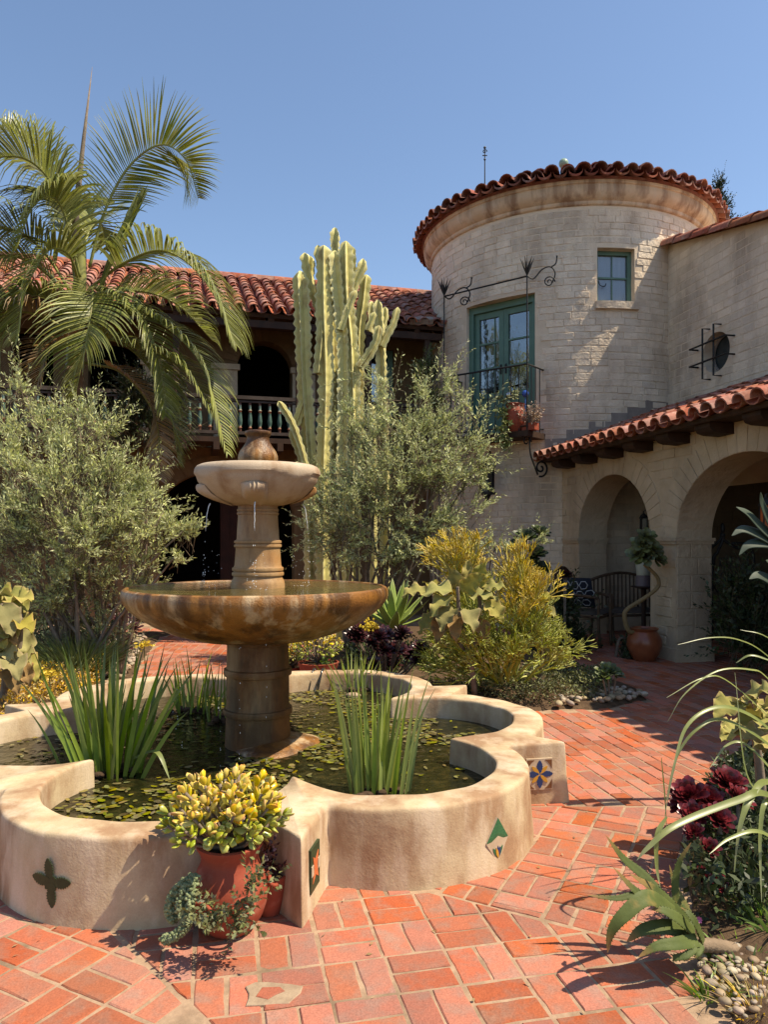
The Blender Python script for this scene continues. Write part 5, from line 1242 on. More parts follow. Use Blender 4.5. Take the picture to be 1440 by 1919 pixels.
cols = [([(585, 1200), (582, 900), (571, 720), (567, 600), (562, 508)], 19), ([(606, 1200), (607, 900), (611, 720), (607, 560), (607, 460)], 19), ([(600, 585), (586, 545), (578, 510), (571, 474)], 14),
        ([(640, 1200), (643, 860), (644, 660), (634, 550), (627, 470)], 19), ([(634, 560), (630, 500), (628, 460), (628, 427)], 15), ([(660, 1200), (664, 840), (660, 660), (651, 560), (648, 452)], 19), ([(655, 560), (660, 520), (661, 463)], 11),
        ([(650, 580), (664, 535), (677, 505), (681, 485)], 13), ([(672, 860), (673, 690), (674, 620), (681, 570), (687, 515)], 15), ([(722, 1150), (720, 850), (716, 740), (713, 640), (708, 562)], 15), ([(716, 650), (728, 625), (738, 606), (746, 576)], 10),
        ([(674, 690), (690, 668), (705, 640), (711, 610)], 11), ([(598, 1000), (575, 880), (550, 800), (522, 752)], 9), ([(590, 960), (566, 860), (550, 815), (560, 780), (570, 750)], 12), ([(622, 620), (622, 560), (620, 510), (618, 480)], 13), ([(640, 620), (652, 585), (660, 560), (668, 545)], 11),
        ([(625, 950), (627, 760), (624, 640), (622, 590)], 15), ([(712, 640), (700, 615), (695, 590), (697, 565)], 10), ([(716, 620), (722, 595), (722, 575)], 9), ([(690, 620), (697, 600), (703, 585)], 8), ([(596, 700), (602, 640), (604, 600)], 12), ([(645, 700), (630, 660), (618, 650), (612, 620)], 10),
        ([(592, 556), (580, 530), (583, 500), (582, 480)], 10), ([(700, 1150), (699, 900), (697, 780), (690, 755)], 11), ([(615, 520), (602, 495), (596, 460)], 12), ([(668, 620), (676, 590), (672, 570)], 9)]
r = random.Random(9)
for k, (c, rp) in enumerate(cols):
    mb = MB(); tips = []; dz = r.uniform(-.28, .28); column(mb, tips, [P(a, b, CD + dz) for a, b in c], rp * .80 * CD / FOC, r.choice((4, 4, 5)), k); mb.build('stem', M['cactus'], cact, True, 60, attr=tips)

# ---- pencil cactus
def pencil(name, label, base, stems, seed, levels=6, n0=3):
    r = random.Random(seed); t = thing(name, label, 'succulent', base); mb = MB(); tips = []
    zlo, zhi = base[2] + .1, max(s[1].z for s in stems)
    def seg(p, d, L, rad, lev, hot):
        e = p + d * L; mid_ = p.lerp(e, .5) + Vector((r.gauss(0, .006), r.gauss(0, .006), 0)); k = len(mb.v); mb.tube([p, mid_, e], [rad, rad * .9, rad * .8], 4, False)
        a0 = max(0, min(1, hot * (1 - lev / levels * 1.1))) ; tips.extend([a0] * (len(mb.v) - k))
        if lev <= 0: return
        for q in range(r.choice((2, 2, 3)) if lev > 1 else r.choice((2, 3))):
            ax = Vector((r.gauss(0, 1), r.gauss(0, 1), r.gauss(0, 1))).cross(d)
            if ax.length < 1e-3: continue
            nd = (Matrix.Rotation(r.uniform(.18, .55), 3, ax.normalized()) @ d + Vector((0, 0, .10 * hot + .03))).normalized(); seg(e, nd, L * r.uniform(.72, 1.0), rad * .86, lev - 1, hot)
    for (p, c, lv, hot) in stems:
        k = len(mb.v); mb.tube([p, p.lerp(c, .5) + Vector((0, 0, .02)), c], [.014, .012, .010], 5, False); tips.extend([0] * (len(mb.v) - k))
        for q in range(3):
            d = ((c - p).normalized() + Vector((r.gauss(0, .3), r.gauss(0, .3), r.gauss(0, .2)))).normalized(); seg(c, d, r.uniform(.075, .11), .0062, lv, hot)
    mb.build('branches', M['pencil'], t, attr=tips); return t
st = []; r = random.Random(14)
for k in range(46):      # lower green skirt
    x = 845 + 180 * r.random(); y = 1190 + 90 * r.random(); d = 6.6 + r.uniform(-.3, .3); c = P(x, y, d); b_ = P(950 + r.uniform(-25, 25), 1290, 6.7); st.append((b_.lerp(c, .35), c, 4, .10))
for k in range(16):      # left plume
    c = P(858 + r.uniform(-22, 30), 1115 + r.uniform(-50, 35), 6.75 + r.uniform(-.15, .15)); st.append((P(905, 1230, 6.85), c, 4, .95))
for k in range(17):      # right plume
    c = P(978 + r.uniform(-24, 22), 1150 + r.uniform(-60, 60), 6.6 + r.uniform(-.15, .15)); st.append((P(965, 1260, 6.65), c, 4, .95))
for k in range(8):
    c = P(910 + r.uniform(-40, 40), 1160 + r.uniform(-20, 30), 6.9 + r.uniform(-.15, .15)); st.append((P(935, 1260, 6.8), c, 4, .3))
pencil('pencil_cactus', 'bushy yellow-green pencil cactus with orange tips behind the pool', (1.2, 6.7, .05), st, 15)

# ---- felt plants
def felt_leaf(mb, tips, p, d, up, L, W, r, droop, wav=.30, fold=.5, nl=12, nw=8):
    pts = [p]; v = d.normalized()
    for i in range(nl): pts.append(pts[-1] + v * (L / nl)); v = (v + Vector((0, 0, -1)) * droop / nl).normalized()
    ph, ph2 = r.uniform(0, 6), r.uniform(0, 6); b = len(mb.v); kk = r.choice((2.2, 2.8, 3.3))
    for i, q in enumerate(pts):
        t = i / nl; tg = (pts[min(i + 1, nl)] - pts[max(i - 1, 0)]).normalized(); s = tg.cross(up); s = s.normalized() if s.length > .05 else tg.orthogonal().normalized(); n_ = s.cross(tg).normalized()
        w_ = W * (min(1, t * 5) ** .7 if t < .2 else 1) * (1 - ((t - .2) / .8) ** 1.8 if t > .2 else 1) * (1 + .09 * sin(t * 13 + ph)); w_ = max(w_, W * .05 if t < .97 else .001)
        for j in range(nw + 1):
            u = -1 + 2 * j / nw; e = abs(u) ** 1.6; z = fold * abs(u) * w_ * .7 + wav * W * e * sin(2 * pi * kk * t + (ph if u > 0 else ph2)) ; mb.v.append(tuple(q + s * u * w_ + n_ * z)); tips.append(abs(u) ** 3)
    m = nw + 1
    for i in range(nl):
        for j in range(nw): mb.f.append((b + i * m + j, b + i * m + j + 1, b + (i + 1) * m + j + 1, b + (i + 1) * m + j))
def felt_plant(name, label, base, leaves, stems, seed, k=.72):
    """leaves: (px,py,d, dirx, diry(up), dirdepth, L, W, droop, dry)"""
    r = random.Random(seed); t = thing(name, label, 'succulent', base)
    for (px, py, d, dx, dz, dy, L, W, dr, dry) in leaves:
        mb = MB(); tips = []; dv = Vector((dx, dy, dz)).normalized(); up = Vector((r.uniform(-.4, .4), -.5, 1)) if abs(dz) < .8 else Vector((r.uniform(-.3, .3), -1, .3))
        felt_leaf(mb, tips, P(px, py, d), dv, up, L * k, W * k, r, dr); o = mb.build('leaf', M['felt_dry' if dry else 'felt'], t, True, attr=tips)
    mb = MB()
    for s in stems: q = crom([P(*p) for p in s], 5); mb.tube(q, [.028 * (1 - .5 * i / len(q)) for i in range(len(q))], 6)
    mb.build('stem', M['bark'], t, True); return t
r = random.Random(22)
lv = [(850, 1110, 6.3, -1, .35, -.3, .40, .13, .9, 0), (850, 1120, 6.25, -.8, -.1, -.6, .42, .14, 1.2, 0), (860, 1105, 6.4, -.3, .9, -.3, .34, .11, .6, 0), (870, 1110, 6.3, .5, .8, -.3, .36, .12, .8, 0), (880, 1120, 6.25, .9, .4, -.4, .36, .13, 1.0, 0),
      (850, 1140, 6.2, -.6, -.3, -.7, .36, .13, 1.5, 0), (830, 1150, 6.25, -.3, -.9, -.4, .36, .11, .8, 1), (850, 1150, 6.2, .1, -.9, -.5, .34, .10, .8, 1), (890, 1100, 6.35, .3, .95, -.2, .34, .12, .5, 0), (900, 1110, 6.3, .9, .6, -.2, .34, .12, 1.0, 0), (800, 1110, 6.4, -1, .25, -.1, .32, .12, .9, 0),
      (870, 1140, 6.15, .4, -.5, -.8, .34, .13, 1.2, 0), (910, 1130, 6.2, .8, -.3, -.5, .32, .12, 1.4, 0), (900, 1160, 6.2, .3, -.9, -.3, .30, .09, .7, 1), (830, 1120, 6.5, -.5, .7, .3, .34, .12, .8, 0), (820, 1150, 6.35, -.9, -.5, -.3, .34, .11, 1.0, 0), (880, 1090, 6.45, -.1, 1, .1, .28, .10, .4, 0)]
felt_plant('felt_plant', 'felty grey-green plant with big wavy leaves left of the pencil cactus', (.75, 6.5, .05), lv, [[(890, 1300, 6.5), (880, 1220, 6.4), (862, 1150, 6.35), (858, 1100, 6.3)], [(880, 1250, 6.45), (900, 1170, 6.35), (898, 1110, 6.35)], [(870, 1220, 6.4), (830, 1160, 6.4), (812, 1115, 6.4)]], 23)
lv = [(1010, 1120, 6.9, 1, .35, -.2, .22, .08, 1.0, 0), (1015, 1140, 6.9, .9, -.1, -.4, .24, .09, 1.2, 0), (1015, 1165, 6.9, .8, -.6, -.4, .22, .08, .9, 0), (1020, 1190, 6.85, .9, -.2, -.5, .24, .09, 1.5, 0), (1020, 1200, 6.85, .5, -.8, -.5, .24, .08, .8, 0), (1005, 1110, 6.95, .4, .9, -.2, .2, .08, .6, 0), (1025, 1215, 6.85, .6, -.6, -.6, .22, .08, .8, 0)]
felt_plant('felt_plant', 'narrow felty plant on the shaded right side of the pencil cactus', (1.5, 6.95, .05), lv, [[(1010, 1300, 7), (1015, 1200, 6.95), (1005, 1110, 6.95)]], 24)
lv = []
for k in range(22):
    a = r.uniform(-.2, 3.3) if k % 3 else r.uniform(-1.5, -.2); x, y = 10 + r.uniform(-30, 38), 1165 + r.uniform(-55, 75); lv.append((x, y, 5.75 + r.uniform(-.12, .2), cos(a) * .9 + .15, sin(a) * .6, -.55 + r.uniform(-.3, .3), r.uniform(.24, .33), r.uniform(.095, .13), r.uniform(.8, 1.6), k % 9 == 8))
lv += [(20, 1250, 5.7, .5, -.6, -.5, .26, .09, .8, 1), (45, 1240, 5.7, .4, -.8, -.3, .22, .07, .5, 1), (15, 1230, 5.65, .7, -.1, -.7, .3, .11, 1.3, 0)]
felt_plant('felt_plant', 'felty plant with broad scalloped leaves at the left edge', (-2.95, 5.9, .05), lv, [[(5, 1330, 5.9), (10, 1240, 5.85), (5, 1130, 5.8)], [(5, 1300, 5.9), (35, 1220, 5.8), (40, 1150, 5.8)]], 25, .95)
lv = []
for k in range(15):
    a = r.uniform(.2, 2.9) if k % 3 else r.uniform(-1.2, .2) + (pi if k % 2 else 0); x, y = 1412 + r.uniform(-34, 40), 1355 + r.uniform(-45, 70); lv.append((x, y, 3.55 + r.uniform(-.12, .15), cos(a), sin(a) * .8, -.5 + r.uniform(-.3, .2), r.uniform(.15, .20), r.uniform(.058, .078), r.uniform(.6, 1.3), 0))
felt_plant('felt_plant', 'felty plant with pale ruffled leaves at the right edge above the dark red rosettes', (1.75, 3.6, .05), lv, [[(1430, 1560, 3.6), (1425, 1450, 3.58), (1412, 1350, 3.55)]], 26, .95)

# ---- rosettes
def rosette_mesh(name, R, n, mt, seed, lw=.22, cup=.5):
    r = random.Random(seed); mb = MB(); tips = []
    for k in range(n):
        a = k * 2.39996 + r.uniform(-.1, .1); t = (k + .5) / n; L = R * (.28 + .72 * t) * r.uniform(.92, 1.05); el = (1 - t) * 1.25 + .12; o = Vector((cos(a), sin(a), 0)); s = Vector((-sin(a), cos(a), 0)); up = Vector((0, 0, 1)); w_ = R * lw * (.55 + .45 * t); b = len(mb.v)
        for q, (f, ww) in enumerate(((.05, .25), (.4, .62), (.72, 1.0), (.9, .8), (1.0, .08))):
            e = el + cup * (f - .5); c = o * (L * f * cos(el)) + up * (L * f * sin(el) + cup * .16 * L * f * f); nrm = (up * cos(el) - o * sin(el))
            mb.v.extend((tuple(c - s * w_ * ww + nrm * w_ * ww * .35), tuple(c), tuple(c + s * w_ * ww + nrm * w_ * ww * .35))); tips.extend([f * (1 - .5 * t)] * 3)
        for q in range(4):
            for j in range(2): mb.f.append((b + q * 3 + j, b + q * 3 + j + 1, b + q * 3 + j + 4, b + q * 3 + j + 3))
    me = mb.mesh(name, smooth=True, attr=tips); me.materials.append(mt); return me
def rosettes(name, label, base, spots, me, seed, stem=True, cat='succulent'):
    """spots: (px,py,d,radius scale, lean x, lean y)"""
    r = random.Random(seed); t = thing(name, label, cat, base); mb = MB()
    for (px, py, d, s, lx, ly) in spots:
        p = P(px, py, d); z = Vector((lx, ly, 1)).normalized(); x = z.orthogonal().normalized(); Mx = Matrix.Translation(p) @ frame_mat(Vector((0, 0, 0)), x, z.cross(x), z) @ Matrix.Rotation(r.uniform(0, 6.28), 4, 'Z') @ Matrix.Scale(s, 4); piece('rosette', me, Mx, t)
        b = Vector(base); mb.tube(crom([b + Vector((r.uniform(-.05, .05), r.uniform(-.05, .05), 0)), b.lerp(p, .5) + Vector((0, 0, -.05)), p], 4), .009, 5)
    mb.build('stems', M['bark'], t, True); return t
rsA = rosette_mesh('dark_rosette', 1.0, 46, M['aeonium'], 1, .15, .45)
rsR = rosette_mesh('red_rosette', 1.0, 52, M['aeon_red'], 2, .21, .7)
rsG = rosette_mesh('green_rosette', 1.0, 40, M['darkleaf'], 3, .24, .5)
r = random.Random(33)
sp = [(668 + r.uniform(-12, 10), 1190 + r.uniform(-18, 18), 7.2, .11, r.uniform(-.5, .3), -.7) for k in range(4)] + [(690 + 105 * r.random(), 1185 + 70 * r.random(), 7.1 + r.uniform(-.15, .3), r.uniform(.085, .125), r.uniform(-.6, .6), -.75) for k in range(26)]
ae = rosettes('dark_aeonium', 'mound of blackish purple rosettes behind the pool beside the pencil cactus', (.02, 7.3, .05), sp, rsA, 34)
mb = MB(); c = P(693, 1172, 6.95)
for k in range(70):
    q = Vector((r.gauss(0, .04), r.gauss(0, .035), r.gauss(0, .03))); mb.ball(c + q, r.uniform(.008, .014), 5, 4)
mb.build('flower_head', M['ylflower'], ae)
sp = [(200, 1193, 8.4, .14, -.1, -.8), (235, 1210, 8.3, .15, .2, -.8), (228, 1160, 8.7, .12, .1, -.6), (250, 1180, 8.8, .13, .3, -.6), (215, 1140, 9, .11, 0, -.5), (262, 1160, 9, .11, 0, -.5), (190, 1150, 8.9, .1, 0, -.6), (240, 1135, 9.1, .11, .2, -.6)]
rosettes('dark_aeonium', 'small group of black rosettes left of the big bowl above pale pebbles', (-2.95, 8.6, .05), sp, rsA, 35)
sp = [(1290, 1492, 3.3, .095, -.5, -.7), (1365, 1470, 3.35, .10, .1, -.5), (1330, 1500, 3.3, .085, .1, -.8), (1300, 1530, 3.2, .075, -.4, -.8), (1345, 1535, 3.15, .08, .2, -.8), (1275, 1510, 3.35, .06, -.6, -.5), (1385, 1500, 3.25, .08, .5, -.6), (1330, 1590, 3.0, .05, 0, -.8), (1318, 1640, 2.85, .04, -.2, -.8), (1345, 1655, 2.8, .045, .1, -.8), (1300, 1560, 3.1, .05, -.5, -.8)]
rosettes('red_aeonium', 'deep red rosettes spilling over the path at the right edge', (1.5, 3.2, .04), sp, rsR, 36)
rosettes('tree_aeonium', 'dark tree aeonium on bent stems against the tower foot', (1.9, 9.6, .05), [(985, 1010, 9.6, .2, 0, -.6), (1010, 1000, 9.7, .18, .2, -.5), (965, 1025, 9.5, .15, -.3, -.6), (1000, 1040, 9.5, .2, .1, -.7), (985, 1060, 9.4, .18, 0, -.8), (1015, 1070, 9.5, .17, .2, -.8)], rsG, 37)
rosettes('dark_yucca', 'dark spiky rosette on a stem beside the arcade chair', P(1058, 1230, 9.2), [(1058, 1082, 9.2, .13, 0, -.3), (1062, 1076, 9.2, .10, .2, 0)], rsA, 38)
rosettes('young_aeonium', 'small green rosette on a thin stem growing among shaded pebbles', G(1146, 1318), [(1140, 1262, 6.6, .14, 0, -.5), (1130, 1268, 6.55, .10, -.4, -.6), (1155, 1266, 6.6, .10, .4, -.5)], rosette_mesh('fresh_rosette', 1.0, 30, M['grass'], 5, .22, .4), 39)

# ---- agave and aloe
def thick_leaf(mb, tips, pts, wid, thk, ref, teeth=0.0, n=8, chan=.35):
    q = crom(pts, 5); m = len(q); b = len(mb.v); prev_s = None
    for i, p in enumerate(q):
        t = (q[min(i + 1, m - 1)] - q[max(i - 1, 0)]).normalized(); s = t.cross(ref); s = s.normalized() if s.length > .08 else (prev_s or t.orthogonal().normalized())
        if prev_s is not None and s.dot(prev_s) < 0: s = -s
        prev_s = s; u = s.cross(t).normalized(); f = i / (m - 1); w_ = wid * (1 - .12 * abs(f - .25)) * (1 - f ** 2.2) ** .8 + .0008; h = thk * (1 - f ** 1.6) + .0006
        for k in range(n):
            a = 2 * pi * k / n; z = sin(a) * h; z = z * .35 - chan * h * 0 + abs(cos(a)) * h * chan if z > 0 else z + abs(cos(a)) * h * chan; mb.v.append(tuple(p + s * cos(a) * w_ + u * z)); tips.append(f)
        if teeth and .04 < f < .92:
            for sg in (-1, 1):
                e = p + s * sg * w_ + u * h * chan; k0 = len(mb.v); mb.v.extend((tuple(e - t * teeth * .6 - s * sg * .002), tuple(e + t * teeth * .6 - s * sg * .002), tuple(e + s * sg * teeth + t * teeth * .7), tuple(e + u * teeth * .4 - s * sg * .001))); tips.extend([.2] * 4); mb.f.extend([(k0, k0 + 1, k0 + 2), (k0 + 1, k0 + 3, k0 + 2), (k0 + 3, k0, k0 + 2)])
    idx = [];
    # ring vertex indices skip the teeth that were appended between rings
    pos = b
    for i in range(m):
        idx.append(pos); f = i / (m - 1); pos += n + (8 if teeth and .04 < f < .92 else 0)
    for i in range(m - 1):
        for k in range(n): k2 = (k + 1) % n; mb.f.append((idx[i] + k, idx[i] + k2, idx[i + 1] + k2, idx[i + 1] + k))
    mb.f.append(tuple(idx[0] + k for k in range(n))[::-1])
ag = thing('agave', 'fresh green agave with broad pointed leaves between bowl and felt plant', 'agave', (.08, 8.0, .05)); r = random.Random(41)
for k in range(20):
    a = k * 2.4; el = .35 + 1.0 * (k / 20); b_ = P(737, 1178, 7.9); d = Vector((cos(a) * cos(el), sin(a) * cos(el), sin(el))); L = r.uniform(.42, .58); mb = MB(); tips = []
    thick_leaf(mb, tips, [b_ + d * .02, b_ + d * L * .4, b_ + d * L * .75 + Vector((0, 0, .01)), b_ + d * L + Vector((0, 0, .03))], .055, .014, Vector((0, 0, 1)) if el < 1.1 else -Vector((cos(a), sin(a), 0)), 0, 8); mb.build('leaf', M['agave'], ag, True, attr=tips)
al_ = thing('aloe', 'sprawling toothed aloe leaning over the brick edge at lower right', 'aloe', G(1318, 1800))
AL = [([(1290, 1735, 2.60), (1262, 1702, 2.52), (1228, 1668, 2.48), (1180, 1637, 2.46)], .030), ([(1240, 1680, 2.62), (1205, 1640, 2.64), (1168, 1608, 2.64), (1136, 1565, 2.62)], .024), ([(1262, 1712, 2.50), (1215, 1682, 2.42), (1172, 1712, 2.38), (1146, 1745, 2.37), (1139, 1785, 2.37)], .032),
      ([(1300, 1748, 2.52), (1272, 1722, 2.44), (1245, 1706, 2.42), (1222, 1704, 2.42)], .024), ([(1305, 1762, 2.48), (1268, 1768, 2.42), (1230, 1773, 2.40), (1197, 1793, 2.39)], .026), ([(1318, 1765, 2.52), (1305, 1732, 2.46), (1290, 1710, 2.46), (1277, 1700, 2.48)], .017),
      ([(1288, 1730, 2.66), (1266, 1680, 2.66), (1271, 1622, 2.66), (1296, 1578, 2.66)], .020), ([(1260, 1705, 2.62), (1205, 1677, 2.60), (1155, 1683, 2.58), (1102, 1677, 2.58)], .017), ([(1300, 1755, 2.55), (1255, 1738, 2.48), (1205, 1742, 2.45), (1175, 1765, 2.44)], .034),
      ([(1280, 1715, 2.60), (1235, 1690, 2.60), (1195, 1672, 2.60), (1150, 1625, 2.60)], .026), ([(1305, 1775, 2.45), (1285, 1790, 2.42), (1262, 1795, 2.42), (1300, 1797, 2.42)], .014), ([(1315, 1770, 2.48), (1310, 1785, 2.45), (1302, 1795, 2.44)], .012), ([(1296, 1740, 2.66), (1285, 1700, 2.7), (1265, 1660, 2.72), (1255, 1620, 2.72)], .018)]
for k, (q, w_) in enumerate(AL):
    mb = MB(); tips = []; thick_leaf(mb, tips, [P(*c) for c in q], w_ * .80, w_ * .52, Vector((.15, -.75, .65)), .0048, 10, .45); mb.build('leaf', M['aloe'], al_, True, 40, attr=tips)
mb = MB(); q = crom([P(1305, 1770, 2.52), P(1345, 1772, 2.55), P(1390, 1782, 2.6), P(1440, 1790, 2.65)], 8); mb.tube(q, [.020 + .005 * (i % 2) for i in range(len(q))], 9); mb.build('trunk', M['palm_trunk'], al_, True)

# ---- water irises
def blade(mb, tips, p, d, L, W, bend, r, n=7, fold=.3):
    q = [p]; v = d.normalized()
    for i in range(n): q.append(q[-1] + v * (L / n)); v = (v + bend * (i + .5) / n / n * 2).normalized()
    ref = Vector((r.uniform(-.6, .6), -1, r.uniform(-.2, .2))); k = len(mb.v); strip(mb, q, [W * f for f in [.75, 1, 1, .95, .85, .65, .38, .02][:n + 1]], ref, fold); tips.extend([i / n for i in range(n + 1) for _ in range(3)])
def iris(name, label, c, n, L, W, spread, seed, mt, lean=(0, 0), wid=.10, bentone=False):
    r = random.Random(seed); t = thing(name, label, 'water plant', c, 'clumps of water iris')
    for k in range(n):
        x = r.gauss(0, wid); y = r.gauss(0, wid * .6); p = Vector(c) + Vector((x, y, -.02)); d = Vector((x / wid * spread * .6 + r.gauss(0, spread * .45) + lean[0], y / wid * spread * .4 + r.gauss(0, spread * .4) + lean[1], 1)); mb = MB(); tips = []
        blade(mb, tips, p, d, L * r.uniform(.55, 1.05), W * r.uniform(.7, 1.15), Vector((d.x * r.uniform(0, 1.2), d.y * .8, 0)), r); mb.build('leaf', mt, t, True, attr=tips)
    if bentone:
        mb = MB(); tips = []; q = crom([Vector(c) + Vector((.15, -.05, .1)), P(283, 1408, 3.95), P(300, 1415, 3.9), P(318, 1460, 3.85)], 4); strip(mb, q, [.008, .012, .014, .014, .014, .014, .013, .012, .012, .010, .008, .005, .001], Vector((0, -.4, 1)), .1); tips = [.1] * len(mb.v); mb.build('leaf', M['strap'], t, True, attr=tips)
    # muddy root ball at the water line
    mb = MB()
    for k in range(26): mb.ball(Vector(c) + Vector((r.gauss(0, wid * .9), r.gauss(0, wid * .6), r.uniform(-.01, .03))), r.uniform(.012, .028), 6, 5, (1.4, 1, .8))
    mb.build('roots', M['soil'], t, True)['kind'] = 'stuff'; return t
iris('water_iris', 'largest clump of dark green sword leaves standing in the pool front left', G(205, 1450, WZ), 74, .74, .0125, .33, 1, M['iris'], (.0, 0), .085, True)
iris('water_iris', 'sparse clump of reedy sword leaves at the back left of the pool', G(358, 1335, WZ), 22, .50, .008, .30, 2, M['iris'], (0, 0), .07)
iris('water_iris', 'few thin reeds just left of the fountain pedestal', G(418, 1352, WZ), 8, .46, .007, .10, 3, M['iris'], (0, 0), .06)
iris('water_iris', 'short bright clump of reeds near the back right rim with two hoses', G(668, 1292, WZ), 34, .36, .0075, .30, 4, M['iris_pale'], (0, 0), .09)
iris('water_iris', 'tall upright clump of light green sword leaves in the front right lobe', G(700, 1487, WZ), 46, .66, .0105, .12, 5, M['iris_pale'], (0, 0), .062)

# ---- lily pads and drifting leaves on the water
r_ = np.random.default_rng(8); V, F = [], []; nn = 7
while len(V) < 2500 * nn:
    a = r_.uniform(0, 2 * pi); rr = sqrt(r_.random()) * 1.75; x, y = PC[0] + rr * cos(a), PC[1] + rr * sin(a)
    if rr > r_in(a) - .03 or rr < .22: continue
    dens = .10 + .90 * (sin(x * 3.1 + 1) * sin(y * 2.7 + .4) + .5 * sin(x * 7 + y * 5) > -.05)
    if -1.5 < x < -.85 and 3.95 < y < 5.0: dens *= .12
    if x > .35 and y > 4.85: dens *= .1
    if x > .3 and y < 3.9: dens *= .12
    if x < -1.5 and y > 4.4: dens *= .25
    if r_.random() > dens: continue
    s = r_.uniform(.011, .030); e = r_.uniform(.3, .75); ph = r_.uniform(0, 6.28); tx, ty = r_.normal(0, .06, 2); z = WZ + .004 + r_.random() * .005; o = len(V)
    for k in range(nn):
        q = 2 * pi * k / nn; u, v = s * cos(q), s * e * sin(q); dx, dy = u * cos(ph) - v * sin(ph), u * sin(ph) + v * cos(ph); V.append((x + dx, y + dy, z + abs(dx * tx + dy * ty)))
    F.extend((o, o + k, o + k + 1) for k in range(1, nn - 1))
o = npmesh('lily_pads', V, F, M['lily']); tag(o, 'small olive and brown pads and leaves floating all over the pool', 'lily pads', kind='stuff')
mb = MB()
for (px, py) in ((585, 1272), (602, 1272)):
    a = G(px, py - 14, .335); b_ = G(px - 8, py + 22, WZ); mb.tube(crom([a + Vector((.02, .12, .0)), a + Vector((.01, .02, .012)), a.lerp(b_, .5) + Vector((.01, -.01, .02)), b_ - Vector((0, 0, .03))], 5), .009, 6)
tag(mb.build('pump_hose', M['dkglass'], None, True, loc=G(590, 1275, .3)), 'two thin dark hoses hooked over the back rim of the pool', 'hose')
tag((lambda m: m.build('tan_stone', M['pebble'], None, True, loc=G(665, 1302, WZ)))((lambda m: (m.ball(G(662, 1303, WZ + .01), .05, 10, 7, (1.3, .8, .5)), m)[1])(MB())), 'pale stone lying in the water by the short reeds', 'stone')
# ================================================================== pots, small plants, pebbles, furniture
def pot(par, c, prof, mt, n=28, name='pot', dent=0.0):
    mb = MB(); mb.lathe(prof, c, n, False, (lambda r, z, a: r * (1 + dent * sin(2 * a + 1))) if dent else None); o = mb.build(name, mt, par, True, 40)
    mb = MB(); zr_ = prof[-1]; m = 16; mb.add([(c[0] + zr_[0] * .98 * cos(2 * pi * k / m), c[1] + zr_[0] * .98 * sin(2 * pi * k / m), c[2] + zr_[1] + .005) for k in range(m)] + [(c[0], c[1], c[2] + zr_[1] + .02)], [(k, (k + 1) % m, m) for k in range(m)]); mb.build('potting_soil', M['soil'], o); return o
def jade_leaf_mesh(name, mt):
    mb = MB(); tips = []; nu, nv = 8, 6
    # obovate fat leaf along +x
    for j in range(nv + 1):
        t = j / nv; w_ = .40 * (t ** .75) * (1 - t ** 4) ** .5 + .02; th = .13 * sin(pi * min(1, .12 + .85 * t)) + .01
        for i in range(nu):
            a = 2 * pi * i / nu; mb.v.append((t, w_ * cos(a), th * sin(a) + .12 * t * t)); tips.append(max(t ** 2, abs(cos(a)) ** 2 * t * .95))
    for j in range(nv):
        for i in range(nu): i2 = (i + 1) % nu; mb.f.append((j * nu + i, j * nu + i2, (j + 1) * nu + i2, (j + 1) * nu + i))
    mb.f.append(tuple(nv * nu + i for i in range(nu)))
    me = mb.mesh(name, smooth=True, attr=tips); me.materials.append(mt); return me
jl1, jl2 = jade_leaf_mesh('jade_leaf', M['jade']), jade_leaf_mesh('green_jade_leaf', M['jade_low'])
def jade(par, c, rad, n_br, seed, L=.05, parts=True, per=(3, 4), low=.15, lim=290):
    """branches from the pot mouth end in whorls of paired leaves spread over a dome"""
    r = random.Random(seed); base = Vector(c[0]); cc = Vector(c[1]); items = []; mb = MB()
    for k in range(n_br):
        u = (k + .5) / n_br; th = math.acos(1 - 1.28 * u); a = k * 2.39996 + r.uniform(-.25, .25); o = Vector((sin(th) * cos(a), sin(th) * sin(a), cos(th)))
        e = cc + Vector((o.x * rad[0], o.y * rad[1], o.z * rad[2])) * r.uniform(.80, 1.06); ax = (o + Vector((0, 0, .55))).normalized()
        mb.tube(crom([base, base.lerp(e, .5) + Vector((r.uniform(-.02, .02), r.uniform(-.02, .02), -.01)), e], 4), [.009] * 3 + [.006] * 6, 5)
        x = ax.orthogonal().normalized(); y = ax.cross(x); nw = r.choice(per)
        for w_ in range(nw):
            for s in range(2 if w_ < nw - 1 else 3):
                q = a + w_ * 1.571 + s * (pi if w_ < nw - 1 else 2.09); spread = (.5 + .75 * (nw - 1 - w_) / max(1, nw - 1)); d = (x * cos(q) + y * sin(q)) * sin(spread) + ax * cos(spread); p = e - ax * (.030 * (nw - 1 - w_)) + d * .004
                side = ax.cross(d).normalized(); nz_ = d.cross(side); nz_ = nz_ if nz_.dot(ax) > 0 else -nz_; side = nz_.cross(d); l = L * r.uniform(.72, 1.15) * (.72 if w_ == nw - 1 else 1); items.append((p.y + p.z * -.2, frame_mat(p, d, side, nz_) @ Matrix.Scale(l, 4), p.z < cc.z + rad[2] * low))
    items.sort(key=lambda q: q[0]); mb.build('stems', M['bark'], par, True); rest = [MB(), MB()]; ra = [[], []]
    for k, (_, Mx, lo) in enumerate(items):
        me = jl2 if lo else jl1
        if parts and k < lim: piece('leaf', me, Mx, par)
        else:
            rest[lo].add([Mx @ v.co for v in me.vertices], [tuple(p.vertices) for p in me.polygons]); ra[lo].extend(me.attributes['tip'].data[i].value for i in range(len(me.vertices)))
    for lo in (0, 1):
        if rest[lo].v: o = rest[lo].build('foliage', (M['jade'], M['jade_low'])[lo], par, True, attr=ra[lo]); o['kind'] = 'stuff'
